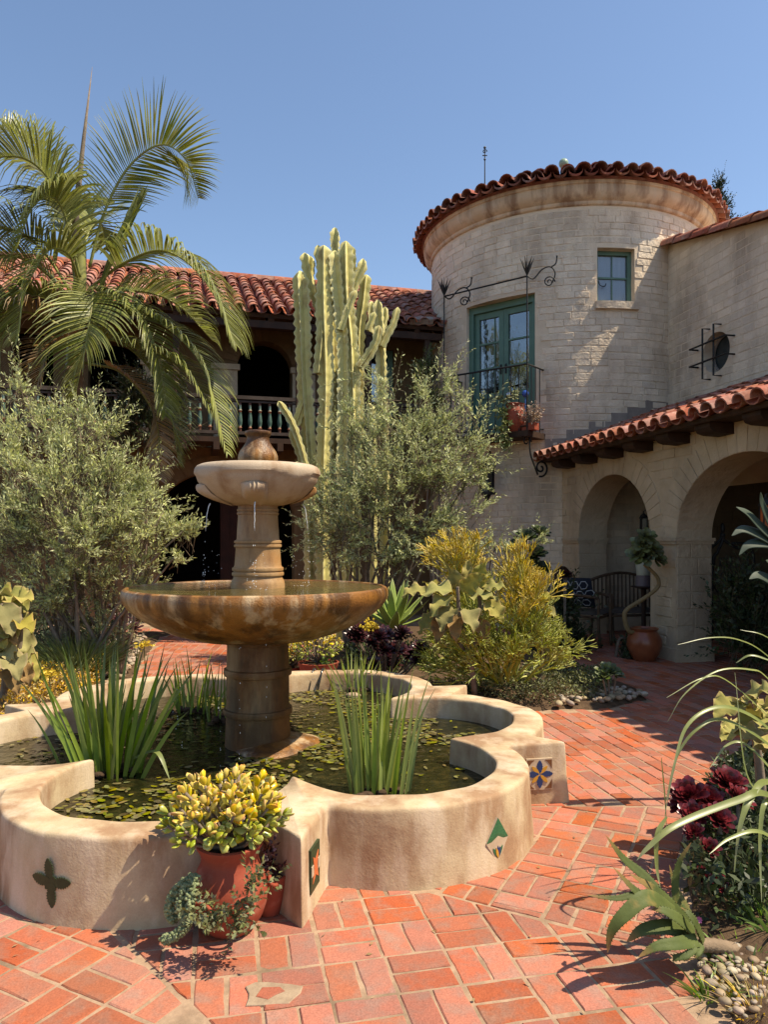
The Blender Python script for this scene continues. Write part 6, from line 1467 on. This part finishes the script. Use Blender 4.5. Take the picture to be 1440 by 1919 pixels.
# strawberry pot with jade in front of the pool
JP = Vector((-.575, 2.785, 0)); jp = thing('jade_pot', 'red clay strawberry pot with a yellow-tipped jade plant in front of the pool', 'potted plant', JP)
p_ = pot(jp, JP, [(.078, 0), (.092, .012), (.122, .055), (.137, .10), (.140, .145), (.132, .195), (.117, .23), (.106, .255), (.104, .272), (.112, .295), (.122, .312), (.124, .322), (.114, .326), (.102, .318), (.096, .29)], M['terracotta'])
for (a, z) in ((-60, .15), (-120, .13), (20, .16), (180, .15)):
    mb = MB(); a = radians(a); o_ = Vector((cos(a), sin(a), 0)); c = JP + o_ * .125 + Vector((0, 0, z)); q = [c + o_ * .02 + Vector((-sin(a), cos(a), 0)) * (.042 * cos(t)) + Vector((0, 0, 1)) * (.02 * sin(t)) + o_ * (.030 * max(0, -sin(t))) for t in [2 * pi * i / 16 for i in range(16)]]; mb.tube(q, .008, 6, closed=True); mb.build('pocket_lip', M['terracotta'], p_, True)
jade(jp, (JP + Vector((0, 0, .30)), JP + Vector((-.012, 0, .412))), (.205, .185, .145), 56, 5, .056)
# succulents in the side pockets and trailing tails
def sprigs(par, spots, seed, L=.10, n=9, leaf=.020, mt=None, name='sprigs'):
    r = np.random.default_rng(seed); B, D, LL, W = [], [], [], []
    for (p, d) in spots:
        for k in range(n):
            dd = unit(np.array(d) + r.normal(size=3) * .45); l = L * r.uniform(.5, 1.1); a = np.array(p) + r.normal(size=3) * .012
            for t in np.linspace(.1, 1, 16):
                c = a + dd * l * t + np.array([0, 0, .25]) * l * t * t; e = r.normal(size=3); e = unit(e - dd * e.dot(dd)); B.append(c); D.append(unit(dd * .6 + e)); LL.append(leaf * r.uniform(.7, 1.2)); W.append(leaf * .24)
    V, F = leaf_quads(np.array(B), np.array(D), np.array(LL), np.array(W), r); o = npmesh(name, V, F, mt or M['succulent'], par); return o
sprigs(jp, [(P(390, 1705, 2.58), (-.6, -.6, .3)), (P(425, 1700, 2.56), (-.2, -.8, .2)), (P(455, 1695, 2.56), (.3, -.7, .5)), (P(470, 1672, 2.57), (.3, -.5, .9)), (P(440, 1720, 2.55), (0, -.8, -.1)), (P(405, 1722, 2.56), (-.3, -.8, -.2)), (P(460, 1715, 2.56), (.3, -.6, .2))], 3, .12, 7, .024)
M['burro'] = mat('burro_tail', (.22, .25, .12), (.15, .18, .085), 20, rough=.6, rnd=.3)
for k, q in enumerate(([(362, 1640, 2.66), (345, 1672, 2.62), (338, 1705, 2.60), (350, 1728, 2.59), (330, 1752, 2.58), (308, 1762, 2.58)], [(355, 1645, 2.66), (330, 1670, 2.64), (318, 1700, 2.63), (325, 1722, 2.62)], [(366, 1642, 2.64), (358, 1680, 2.60), (355, 1710, 2.59), (348, 1735, 2.585)])):
    mb = MB(); r = random.Random(k); pts = crom([P(*c) for c in q], 9); mb.tube(pts, .006, 5)
    for p in pts:
        for j in range(9):
            e = Vector((r.gauss(0, 1), r.gauss(0, 1), r.gauss(0, 1))).normalized(); mb.ball(p + e * .012, .0072, 5, 4, (1, 1, 1.5), e.to_track_quat('Z', 'Y').to_matrix())
    mb.build('trailing_stem', M['burro'], jp, True)
# little pot tucked behind it
SP = Vector((-.445, 2.905, 0)); spt = thing('small_pot', 'small clay pot tucked between jade pot and front spur', 'potted plant', SP)
pot(spt, SP, [(.04, 0), (.055, .06), (.066, .13), (.07, .15), (.063, .152), (.058, .14)], M['terracotta'], 18)
sprigs(spt, [(SP + Vector((0, 0, .15)), (0, -.2, 1)), (SP + Vector((.02, -.02, .15)), (.3, -.4, .8))], 8, .14, 7, .026, M['aeonium'])
# jade pots behind the pool
for k, (px, d, s, lb) in enumerate(((597, 7.05, 1.0, 'jade plant with yellow leaves in a wide clay pot behind the pool rim'), (541, 7.25, .72, 'smaller jade pot half hidden behind the fountain pedestal'))):
    c = Vector(((px - CX) / FOC * d, d, .02)); t = thing('jade_pot', lb, 'potted plant', c); pot(t, c, [(.13 * s, 0), (.165 * s, .15 * s), (.185 * s, .24 * s), (.195 * s, .27 * s), (.18 * s, .272 * s), (.17 * s, .25 * s)], M['terracotta'])
    jade(t, (c + Vector((0, 0, .26 * s)), c + Vector((0, 0, .40 * s))), (.215 * s, .2 * s, .19 * s), 44, 50 + k, .05, False, (2, 3))
sprigs(thing('garden_weed', 'small bright green weed beside the jade pot behind the pool', 'weed', G(615, 1262)), [(P(612, 1255, 7.0), (0, -.3, 1))], 5, .16, 8, .04, M['bright'], 'leaves')

# ---- grasses, ground cover
def tuft(name, label, c, n, L, W, spread, seed, mt, rad=.15, cat='grass', droop=.6):
    r = np.random.default_rng(seed); a = r.uniform(0, 2 * pi, n); k = np.sqrt(r.random(n)); B = np.array(c) + np.stack([np.cos(a) * k * rad, np.sin(a) * k * rad, np.zeros(n)], 1)
    D = unit(np.stack([np.cos(a) * k * spread + r.normal(0, .12, n), np.sin(a) * k * spread + r.normal(0, .12, n), np.ones(n)], 1)); LL = L * r.uniform(.55, 1.05, n); m = 5
    out = D.copy(); out[:, 2] = 0; S = unit(np.cross(D, unit(r.normal(size=(n, 3)) + np.array([0, -1.5, 0])))); V = np.empty((n, m + 1, 2, 3))
    for i in range(m + 1):
        t = i / m; p = B + D * (LL * t)[:, None] + out * (LL * t * t * droop)[:, None] - np.array([0, 0, 1]) * (LL * t ** 3 * droop * .25)[:, None]; w_ = W * (1 - t ** 2) + .0004; V[:, i, 0] = p - S * w_; V[:, i, 1] = p + S * w_
    o = (np.arange(n) * (m + 1) * 2)[:, None]; F = np.concatenate([o + np.array([[i * 2, i * 2 + 1, i * 2 + 3, i * 2 + 2]]) for i in range(m)], 0); ob = npmesh(name, V.reshape(-1, 3), F, mt, loc=c); tag(ob, label, cat); return ob
tuft('grass_clump', 'dense dark green fountain grass clump left of the pool', (-3.02, 7.35, .05), 1100, .62, .0045, .62, 1, M['grass'], .20)
tuft('grass_clump', 'thin yellowing grass tuft in front of the felt plant at left', (-3.0, 6.9, .05), 160, .40, .004, .5, 2, M['strap'], .10)
tuft('grass_clump', 'grassy weeds sprouting behind the lower right pebbles', (1.42, 2.72, .03), 70, .16, .006, .9, 3, M['bright'], .10)
tuft('grass_clump', 'small tuft of weeds on the pebble edge at lower right', G(1330, 1868), 40, .09, .003, .9, 4, M['bright'], .05)
tuft('grass_clump', 'short green weeds between the pebbles near the aloe trunk', G(1395, 1815), 60, .10, .005, 1.0, 6, M['bright'], .09)
tuft('grass_clump', 'blurred pale grass tuft in the bottom right corner', G(1425, 1900), 130, .10, .002, 1.0, 5, M['sedum'], .08)
def carpet(name, label, poly_px, n, h, leaf, w_, seed, mt, z0=.03, cat='ground cover', lift=.5):
    r = np.random.default_rng(seed); g_ = [tuple(G(*p).xy) for p in poly_px]; xs, ys = [p[0] for p in g_], [p[1] for p in g_]; pts = []
    while len(pts) < n:
        x, y = r.uniform(min(xs), max(xs)), r.uniform(min(ys), max(ys))
        if inpoly(x, y, g_): pts.append((x, y, z0 + h * (.35 + .65 * (.5 + .5 * sin(x * 9 + 1) * sin(y * 8))) * r.random() ** .6))
    B = np.array(pts); D = unit(r.normal(size=B.shape) + np.array([0, 0, lift])); L = leaf * r.uniform(.6, 1.3, n); V, F = leaf_quads(B, D, L, L * w_, r, ); o = npmesh(name, V, F, mt); tag(o, label, cat, kind='stuff'); return o
carpet('yellow_sedum', 'orange and yellow sedum carpet along the left pool edge', [(-60, 1300), (40, 1275), (110, 1262), (180, 1265), (195, 1290), (170, 1320), (60, 1345), (-20, 1420), (-90, 1430)], 11000, .30, .035, .20, 1, M['sedum'])
carpet('yellow_sedum', 'orange sticks rising behind the felt plant at the left edge', [(-40, 1250), (30, 1240), (35, 1255), (-40, 1270)], 1500, 1.0, .06, .10, 2, M['sedum'])
carpet('low_ground_cover', 'low grey-green cover at the foot of the pencil cactus', [(830, 1318), (1030, 1330), (1110, 1320), (1150, 1300), (1140, 1275), (1040, 1265), (860, 1285)], 8000, .22, .030, .26, 3, M['succulent'])
carpet('leafy_undergrowth', 'dark leafy undergrowth beneath the red rosettes at right', [(1285, 1740), (1330, 1760), (1440, 1760), (1520, 1640), (1520, 1480), (1400, 1440), (1345, 1480), (1310, 1560), (1295, 1640)], 7000, .26, .045, .20, 4, M['darkleaf'])
carpet('leafy_undergrowth', 'green undergrowth in the shade between the jade pots and agave', [(640, 1275), (760, 1285), (800, 1262), (780, 1230), (650, 1230)], 2600, .30, .05, .25, 5, M['darkleaf'])
carpet('leafy_undergrowth', 'dusky undergrowth below the left olive shrub', [(-60, 1262), (90, 1250), (220, 1215), (250, 1190), (-60, 1195)], 5000, .35, .06, .16, 6, M['darkleaf'])
r = random.Random(77); fl = thing('yellow_flower', 'bright yellow flower head above the sedum by the pool', 'flower', P(95, 1260, 6.2))
for (nm, lb, q) in (('yellow_flower', 'bright yellow flower cluster among orange sedum left of the pool', P(92, 1262, 6.1)), ('yellow_flower', 'single yellow flower over the pebbles near the left path', P(270, 1210, 7.2))):
    t = fl if 'cluster' in lb else thing(nm, lb, 'flower', q)
    t['label'] = lb
    mb = MB()
    for k in range(46):
        e = Vector((r.gauss(0, 1), r.gauss(0, 1), abs(r.gauss(0, .7)))).normalized(); c = q + Vector((r.gauss(0, .035), r.gauss(0, .03), r.gauss(0, .018))); strip(mb, [c, c + e * .02, c + e * .04], [.004, .009, .001], Vector((0, -1, .3)), .2)
    mb.build('petals', M['ylflower'], t)
    mb = MB(); mb.tube([q, q - Vector((0, -.05, .3))], .005, 5); mb.build('stem', M['grass'], t)

# ---- leaf litter blown about the paving
r_ = np.random.default_rng(99); B = []
while len(B) < 150:
    y = r_.uniform(2.1, 8.5); x = r_.uniform(-.5, .55) * y
    if in_pool(x, y, -.02) or any(inpoly(x, y, b) for b in BEDS): continue
    if r_.random() < .45 or hypot(x - PC[0], y - PC[1]) < 2.1 or x > .9: B.append((x, y, .004))
B = np.array(B); D = unit(r_.normal(size=B.shape) * np.array([1, 1, .12])); V, F = leaf_quads(B, D, r_.uniform(.010, .030, len(B)), r_.uniform(.002, .006, len(B)), r_, np.tile(np.array([[0, 0, 1.]]), (len(B), 1)))
tag(npmesh('leaf_litter', V, F, M['palm_dry']), 'dry bits of leaf scattered over the brick paving', 'leaf litter', kind='stuff')
# ---- arching strap leaves on the right
sg = thing('strap_leaf_plant', 'long pale arching strap leaves sweeping in from the right edge', 'plant', Vector((1.75, 2.9, .04)))
ST = [([(1560, 1560, 2.9), (1440, 1490, 2.7), (1385, 1499, 2.62), (1269, 1545, 2.5), (1215, 1588, 2.46), (1194, 1612, 2.45)], .013), ([(1520, 1520, 2.9), (1440, 1466, 2.75), (1408, 1495, 2.65), (1388, 1545, 2.6), (1377, 1620, 2.58)], .012), ([(1520, 1460, 3.1), (1440, 1365, 3.0), (1377, 1328, 2.95), (1327, 1330, 2.9), (1285, 1365, 2.85), (1263, 1440, 2.8), (1246, 1530, 2.78)], .008),
      ([(1500, 1470, 3.1), (1440, 1395, 3.0), (1358, 1349, 2.95), (1308, 1365, 2.9), (1269, 1418, 2.88), (1247, 1508, 2.86)], .007), ([(1520, 1360, 3.2), (1440, 1272, 3.1), (1408, 1255, 3.05), (1346, 1257, 3.0), (1285, 1299, 2.95), (1252, 1352, 2.95)], .004), ([(1480, 1380, 3.2), (1370, 1280, 3.1), (1319, 1270, 3.05), (1250, 1307, 3.0)], .003),
      ([(1540, 1330, 3.3), (1440, 1230, 3.2), (1385, 1199, 3.15), (1331, 1195, 3.1), (1271, 1208, 3.05)], .0035), ([(1520, 1260, 3.3), (1440, 1195, 3.2), (1388, 1180, 3.2)], .003), ([(1250, 1530, 2.5), (1232, 1565, 2.48), (1231, 1622, 2.47), (1238, 1662, 2.46)], .008), ([(1450, 1500, 2.8), (1400, 1450, 2.8), (1378, 1260, 2.85)], .003),
      ([(1490, 1560, 2.8), (1440, 1500, 2.7), (1425, 1560, 2.65), (1428, 1690, 2.6)], .009), ([(1400, 1480, 2.9), (1385, 1560, 2.85), (1372, 1680, 2.8)], .004), ([(1240, 1420, 3.0), (1247, 1500, 3.0), (1250, 1560, 3.0)], .0025), ([(1500, 1620, 2.7), (1430, 1560, 2.6), (1370, 1570, 2.55), (1330, 1600, 2.5)], .007), ([(1450, 1240, 3.1), (1408, 1228, 3.1), (1380, 1242, 3.1)], .005), ([(1480, 1480, 3.0), (1405, 1400, 3.0), (1365, 1395, 3.0), (1330, 1440, 2.95)], .006)]
for k, (q, w_) in enumerate(ST):
    mb = MB(); pts = crom([P(*c) for c in q], 6); n = len(pts); strip(mb, pts, [w_ * min(1, .35 + i / n * 3) * (1 - (i / (n - 1)) ** 3) + .0006 for i in range(n)], Vector((.1, -.7, .7)), .3); mb.build('leaf', M['strap'], sg, True, attr=[i / (n - 1) * .9 for i in range(n) for _ in range(3)])
pf = thing('pink_flower', 'tiny pink flower beside the aloe trunk', 'flower', P(1308, 1722, 2.7)); mb = MB()
M['pink'] = mat('pink_petal', (.55, .16, .36), None, rough=.6)
for k in range(9): e = Vector((cos(k * .7), -.6, sin(k * .7))); strip(mb, [P(1308, 1722, 2.6), P(1308, 1722, 2.6) + e * .008, P(1308, 1722, 2.6) + e * .014], [.002, .005, .001], Vector((0, -1, 0)))
mb.build('petals', M['pink'], pf)

# ---- pebbles
peb = []
for s in range(4):
    mb = MB(); mb.ball((0, 0, 0), 1, 9, 7, (1, .78, .55), jit=.05, rnd=random.Random(s)); me = mb.mesh('pebble', smooth=True); me.materials.append(M['pebble']); peb.append(me)
def strew(poly_px, n, s0, s1, seed, label, z=.035, minmul=.62, group='loose pebbles'):
    r = random.Random(seed); g_ = [tuple(G(*p).xy) for p in poly_px]; xs, ys = [p[0] for p in g_], [p[1] for p in g_]; pl = []; tries = 0
    while len(pl) < n and tries < 20000:
        tries += 1; x, y = r.uniform(min(xs), max(xs)), r.uniform(min(ys), max(ys)); s = r.uniform(s0, s1)
        if not inpoly(x, y, g_) or any(hypot(x - a, y - b) < (s + q) * minmul for a, b, q in pl): continue
        pl.append((x, y, s)); o = bpy.data.objects.new('pebble', r.choice(peb)); col.objects.link(o); o.location = (x, y, z + r.uniform(-.2, .45) * s); o.rotation_euler = (r.uniform(-.3, .3), r.uniform(-.3, .3), r.uniform(0, 6.28)); o.scale = (s, s, s); tag(o, label, 'pebble', group)
strew([(1300, 1800), (1360, 1790), (1450, 1800), (1460, 1900), (1400, 1930), (1372, 1919), (1330, 1860)], 85, .008, .024, 1, 'rounded tan pebble in the lower right corner below the aloe', .035, .74)
strew([(1035, 1330), (1060, 1308), (1130, 1300), (1180, 1298), (1216, 1312), (1150, 1322)], 70, .022, .045, 2, 'rounded pebble edging the shaded path right of the pencil cactus', .05, .6, 'pebbles beside the shaded path')
strew([(190, 1290), (210, 1245), (245, 1200), (275, 1195), (250, 1262), (215, 1300)], 110, .025, .05, 3, 'pale pebble beside the brick path left of the pool', .07, .55, 'pebbles beside the left path')

# ---- paddle-leaved succulent at the right edge
pp_ = thing('paddle_plant', 'bluish paddle leaved succulent leaning in from the right edge before the arcade', 'succulent', Vector((2.3, 4.3, .04)))
for (q, w_) in (([(1452, 1010), (1425, 985), (1402, 962), (1380, 950)], .034), ([(1450, 1015), (1420, 1000), (1392, 992), (1372, 1004)], .036), ([(1455, 1000), (1438, 965), (1428, 940), (1426, 922)], .034), ([(1455, 1020), (1430, 1018), (1402, 1022), (1386, 1040)], .034), ([(1460, 1100), (1440, 1085), (1420, 1078), (1405, 1085)], .036), ([(1460, 1000), (1455, 950), (1446, 915)], .036), ([(1465, 1090), (1450, 1060), (1436, 1050)], .034)):
    mb = MB(); tips = []; thick_leaf(mb, tips, [P(c[0], c[1], 3.95 - .02 * i) for i, c in enumerate(q)], w_, w_ * .22, Vector((.2, -.8, .5)), 0, 8, .2); mb.build('leaf', M['pear'], pp_, True)
mb = MB(); mb.tube(crom([Vector((2.3, 4.3, .03)), P(1475, 1250, 4.1), P(1468, 1100, 4.0), P(1455, 995, 3.95)], 6), .022, 8); mb.build('stem', M['bark'], pp_, True)

# ---- balcony pots
bp = [(965, 802, 13.75, .17, .33), (985, 812, 13.62, .13, .20)]
c = P(966, 815, 11.76); c.z = 3.13; t = thing('balcony_pot', 'round clay strawberry pot on the iron balcony', 'potted plant', c); pot(t, c, [(.10, 0), (.16, .085), (.185, .20), (.17, .31), (.135, .39), (.15, .44), (.14, .445), (.125, .42)], M['terracotta'])
sprigs(t, [(c + Vector((0, 0, .5)), (0, -.2, 1)), (c + Vector((-.15, -.1, .45)), (-.6, -.4, .4))], 4, .22, 8, .05, M['succulent'])
M['hanging'] = LM('trailing_leaf', (.30, .32, .10), (.20, .24, .07), rnd=.3, hue=.02, trans=.2)
M['dusty'] = LM('dusty_pink_leaf', (.42, .30, .22), (.30, .21, .14), rnd=.3, hue=.02, trans=.15)
c = P(992, 812, 11.60); c.z = 3.13; t = thing('planter_box', 'brick red trough with dry pinkish succulents at the balcony corner', 'planter', c); mb = MB(); mb.box(c + Vector((.02, 0, .06)), (.11, .07, .055), atan2(du.y, du.x)); mb.build('trough', M['terracotta'], t)
sprigs(t, [(c + Vector((dx, -.04, .12)), (dx * 1.5, -.5, 1)) for dx in (-.08, -.03, .03, .08, .11)], 6, .26, 8, .045, M['dusty'])
c = P(948, 800, 11.72); t = thing('trailing_plant', 'pale green succulent trailing down the balcony front', 'plant', c); sprigs(t, [(P(948 + r.uniform(-8, 8), 765 + 9 * k, 11.70), (r.uniform(-.6, .4), -.6, -.5)) for k in range(9)], 7, .16, 5, .06, M['hanging'])
M['blueball'] = mat('blue_glass_ball', (.03, .08, .35), None, rough=.08, spec=.6); M['silverball'] = mat('silver_ball', (.5, .5, .5), None, rough=.15, metal=.9)
mb = MB(); c = P(985, 738, 11.65); mb.ball(c, .055, 14, 9); mb.tube([c, c - Vector((0, 0, .45))], .006, 5); tag(mb.build('glass_ball', M['blueball'], None, True, loc=c), 'blue glass ball on a stick among the balcony pots', 'ornament')
mb = MB(); c = P(954, 741, 11.77); mb.ball(c, .055, 14, 9); mb.tube([c, c - Vector((0, 0, .45))], .006, 5); tag(mb.build('glass_ball', M['silverball'], None, True, loc=c), 'silvery ball on a stick left of the balcony pots', 'ornament')

# ---- arcade furniture
M['cane'] = mat('bamboo_cane', (.13, .075, .04), (.07, .04, .022), 14, rough=.6); M['cushion'] = mat('seat_cushion', (.12, .09, .065), (.08, .06, .045), 10, rough=.9)
M['navy'] = mat('navy_fabric', (.018, .022, .035), None, rough=.9); M['white_thread'] = mat('white_stitch', (.5, .5, .5), None, rough=.9)
def seat(name, label, o, ax, W, D, H, slats, cat):
    """garden seat: ax unit vector across the seat, facing fw"""
    t = thing(name, label, cat, o); ax = Vector((*ax, 0)).normalized(); fw = Vector((ax.y, -ax.x, 0)); up = Vector((0, 0, 1)); p = lambda a, b, z: o + ax * a + fw * b + up * z; h = W / 2
    for a in (-h, h):
        mb = MB(); mb.tube(crom([p(a, D * .55, 0), p(a, D * .5, .25), p(a, D * .5, .66)], 4), .02, 6); mb.build('leg', M['cane'], t, True)
        mb = MB(); mb.tube(crom([p(a, -D * .6, 0), p(a, -D * .5, .42), p(a, -D * .62, H)], 4), .02, 6); mb.build('leg', M['cane'], t, True)
        mb = MB(); mb.tube(crom([p(a, -D * .52, .68), p(a, 0, .69), p(a, D * .5, .66)], 4), .022, 6); mb.build('armrest', M['cane'], t, True)
    mb = MB(); mb.tube([p(-h, D * .5, .40), p(h, D * .5, .40), p(h, -D * .5, .42), p(-h, -D * .5, .42)], .02, 6, closed=True); mb.build('seat_frame', M['cane'], t)
    mb = MB(); g_ = [[p(-h * .96 + 2 * h * .96 * i / 8, -D * .48 + D * .96 * j / 6, .43 + .05 * (1 - abs(i / 4 - 1) ** 6) * (1 - abs(j / 3 - 1) ** 6)) for i in range(9)] for j in range(7)]; mb.sheet(g_); mb.build('seat', M['cushion'], t, True)
    mb = MB(); tp = [p(-h + W * i / 12, -D * .62, H + .10 * sin(pi * i / 12)) for i in range(13)]; mb.tube(tp, .022, 6); mb.build('top_rail', M['cane'], t, True)
    for k in range(slats):
        f = (k + .5) / slats; a = -h + W * f; mb = MB(); mb.tube([p(a, -D * .5, .44), p(a + .03, -D * .62, H + .10 * sin(pi * f))], .013, 5); mb.build('slat', M['cane'], t)
    return t, p
c = G(1100, 1212); sc_, pfun = seat('garden_chair', 'dark cane armchair with a patterned cushion inside the first arch', Vector((2.80, 10.35, 0)), (.55, .83), .62, .55, .95, 8, 'chair')
c = Vector((3.50, 10.55, 0)); seat('garden_bench', 'curved back cane bench in shade behind the first arch', c, (.97, .22), .95, .5, .86, 15, 'bench')
q = Vector((2.66, 10.25, .72)); cu = thing('throw_cushion', 'navy cushion with white honeycomb rings on the cane chair', 'cushion', q); mb = MB(); g_ = []
e1 = Vector((.80, -.60, 0)).normalized(); e2 = Vector((-.25, -.3, .95)).normalized(); e3 = e1.cross(e2)
for sgn in (1, -1):
    g_ = [[q + e1 * (.22 * (i / 5 - 1)) + e2 * (.22 * (j / 5 - 1)) + e3 * sgn * .07 * (1 - abs(i / 5 - 1) ** 3) * (1 - abs(j / 5 - 1) ** 3) for i in range(11)] for j in range(11)]; mb.sheet(g_)
mb.build('cover', M['navy'], cu, True); mb = MB()
for i in range(3):
    for j in range(3):
        a, b = (-.12 + .12 * i + (.06 if j % 2 else 0)), -.13 + .13 * j
        for sgn in (1, -1): mb.tube([q + e1 * (a + .055 * cos(k * pi / 3)) + e2 * (b + .055 * sin(k * pi / 3)) + e3 * sgn * (.07 * (1 - abs((a + .055 * cos(k * pi / 3)) / .22) ** 3) * (1 - abs((b + .055 * sin(k * pi / 3)) / .22) ** 3) + .004) for k in range(6)], .006, 4, closed=True)
mb.build('ring_pattern', M['white_thread'], cu)
rsS = rosette_mesh('dusty_rosette', 1.0, 34, M['succulent'], 6, .24, .4)
c = Vector((3.12, 8.95, 0)); t = thing('clay_urn', 'glazed clay urn with a snaking succulent beside the arcade pier', 'potted plant', c)
M['glazed'] = mat('glazed_clay', (.30, .09, .035), (.22, .06, .025), 8, rough=.3, spec=.5)
pot(t, c, [(.12, 0), (.17, .08), (.205, .18), (.20, .26), (.165, .325), (.145, .35), (.165, .375), (.17, .385), (.155, .39), (.14, .36)], M['glazed'])
mb = MB(); mb.tube(crom([c + Vector((-.05, 0, .36)), P(1180, 1183, 8.9), P(1171, 1155, 8.9), P(1178, 1140, 8.9), P(1205, 1123, 8.9), P(1232, 1102, 8.9), P(1234, 1085, 8.9), P(1222, 1070, 8.9), P(1208, 1058, 8.9)], 6), [.030 - .0002 * i for i in range(49)], 8); mb.build('snaking_stem', M['palm_dry'], t, True)
for (px, py, s, lx) in ((1205, 1022, .17, -.3), (1222, 1030, .17, .4), (1208, 1045, .2, -.4), (1228, 1048, .18, .5), (1195, 1040, .16, -.7), (1212, 1008, .15, 0)):
    z = Vector((lx, -.7, .7)).normalized(); x = z.orthogonal().normalized(); piece('rosette', rsS, Matrix.Translation(P(px, py, 8.85)) @ frame_mat(Vector((0, 0, 0)), x, z.cross(x), z) @ Matrix.Scale(s, 4), t)
M['enamel'] = mat('cream_enamel', (.45, .43, .33), None, rough=.4); M['plum'] = mat('plum_enamel', (.16, .12, .13), None, rough=.4)
c = P(1207, 1140, 10.2); t = thing('tall_vase', 'cream and plum vase on a stand behind the snaking stem', 'vase', Vector((c.x, c.y, 0)))
b_ = Vector((c.x, c.y, 0)); mb = MB(); mb.lathe([(.11, fz(1098, 10.2)), (.10, fz(1078, 10.2))], b_, 16); mb.build('foot', M['plum'], t, True, 40); mb = MB(); mb.lathe([(.095, fz(1078, 10.2) + .002), (.11, fz(1055, 10.2)), (.10, fz(1052, 10.2))], b_, 16); mb.build('neck', M['enamel'], t, True, 40)
mb = MB(); mb.lathe([(.16, 0), (.03, .05), (.03, fz(1104, 10.2)), (.17, fz(1100, 10.2)), (.17, fz(1098, 10.2) - .002)], b_, 14); mb.build('stand', M['wood_dark'], t, True, 40)
lantern('wall_lantern', 'small pale topped lamp on the inner wall seen through the first arch', P(1207, 985, 10.6), .42, Vector((-1, 0, 0)))
lantern('wall_lantern', 'amber glass lantern hanging in the second arch at the right edge', P(1436, 968, 6.9), .42, Vector((-1, 0, 0)), 'amberglass')
# iron trellis with pointed top
t = thing('iron_trellis', 'pointed wrought iron trellis standing inside the second arch', 'trellis', P(1370, 1250, 9.0)); K = 9.0
for q in ([(1335, 1200), (1336, 1060), (1345, 1035), (1356, 1010), (1354, 1000)], [(1354, 1000), (1358, 1012), (1372, 1022), (1395, 1035), (1402, 1060), (1402, 1200)], [(1354, 1000), (1350, 1012), (1335, 1025), (1318, 1035), (1310, 1060), (1310, 1200)], [(1372, 1018), (1400, 1020), (1412, 1040), (1413, 1080), (1413, 1200)]):
    mb = MB(); mb.tube(crom([P(a, b, K) for a, b in q], 6), .018, 6); mb.build('frame_bar', M['iron'], t, True)
mb = MB(); mb.ball(P(1355, 990, K), .03, 8, 6, (1, 1, 2.2)); mb.ball(P(1355, 1003, K), .035, 8, 6); mb.build('finial', M['iron'], t, True)
for k in range(9):
    for s in (-1, 1):
        x0 = 1312 + k * 11; q = [P(x0, 1110, K + .01 * s), P(x0 + s * 22, 1070, K + .01 * s), P(x0 + s * 30, 1045, K + .01 * s)]
        if not (1305 < x0 + s * 30 < 1404): continue
        mb = MB(); mb.tube(crom(q, 4), .007, 4); mb.build('lattice_wire', M['iron'], t)
shrub('potted_shrub', 'dark leafy shrub in the shade under the second arch', (4.1, 8.3, .02), [(1385, 1105, 8.2, 42, 24), (1420, 1130, 8.1, 40, 40), (1375, 1150, 8.2, 34, 34), (1440, 1180, 8.0, 50, 60), (1410, 1210, 8.1, 40, 36)], 420, .30, 16, .085, .020, M['darkleaf'], M['twig'], 61)
shrub('potted_shrub', 'black-green foliage left of the arcade chair at the tower foot', (2.15, 9.6, .02), [(1045, 1130, 9.5, 26, 40), (1040, 1190, 9.4, 34, 40), (1075, 1200, 9.6, 30, 30)], 300, .30, 16, .085, .018, M['darkleaf'], M['twig'], 62)
shrub('boxy_shrub', 'dark shrub beside the clay urn at the arcade step', (2.85, 9.2, .02), [(1178, 1215, 9.1, 14, 28)], 90, .16, 14, .06, .016, M['darkleaf'], M['twig'], 63)
shrub('feathery_vine', 'ferny green vine climbing beside the tower left edge', (.9, 12.6, .02), [(800, 680, 12.2, 16, 26), (795, 720, 12.2, 20, 30), (812, 760, 12.1, 16, 30)], 190, .26, 18, .07, .012, M['grass'], M['twig'], 64)
shrub('bougainvillea', 'dusky vine with a few red and yellow leaves under the palm', (-3.6, 10.6, .02), [(255, 730, 10.3, 40, 35), (300, 760, 10.3, 40, 35), (240, 800, 10.3, 50, 45), (310, 810, 10.2, 34, 30)], 460, .34, 18, .09, .012, M['darkleaf'], M['twig'], 65)
shrub('cypress_tree', 'dark cypress tip rising behind the tower roof', (11.5, 26, 0), [(1350, 415, 26, 10, 40), (1348, 380, 26, 7, 30), (1346, 360, 26, 5, 20), (1353, 450, 26, 12, 40)], 420, .35, 16, .10, .03, M['cypress'], M['twig'], 66, cat='tree', upb=1.4)
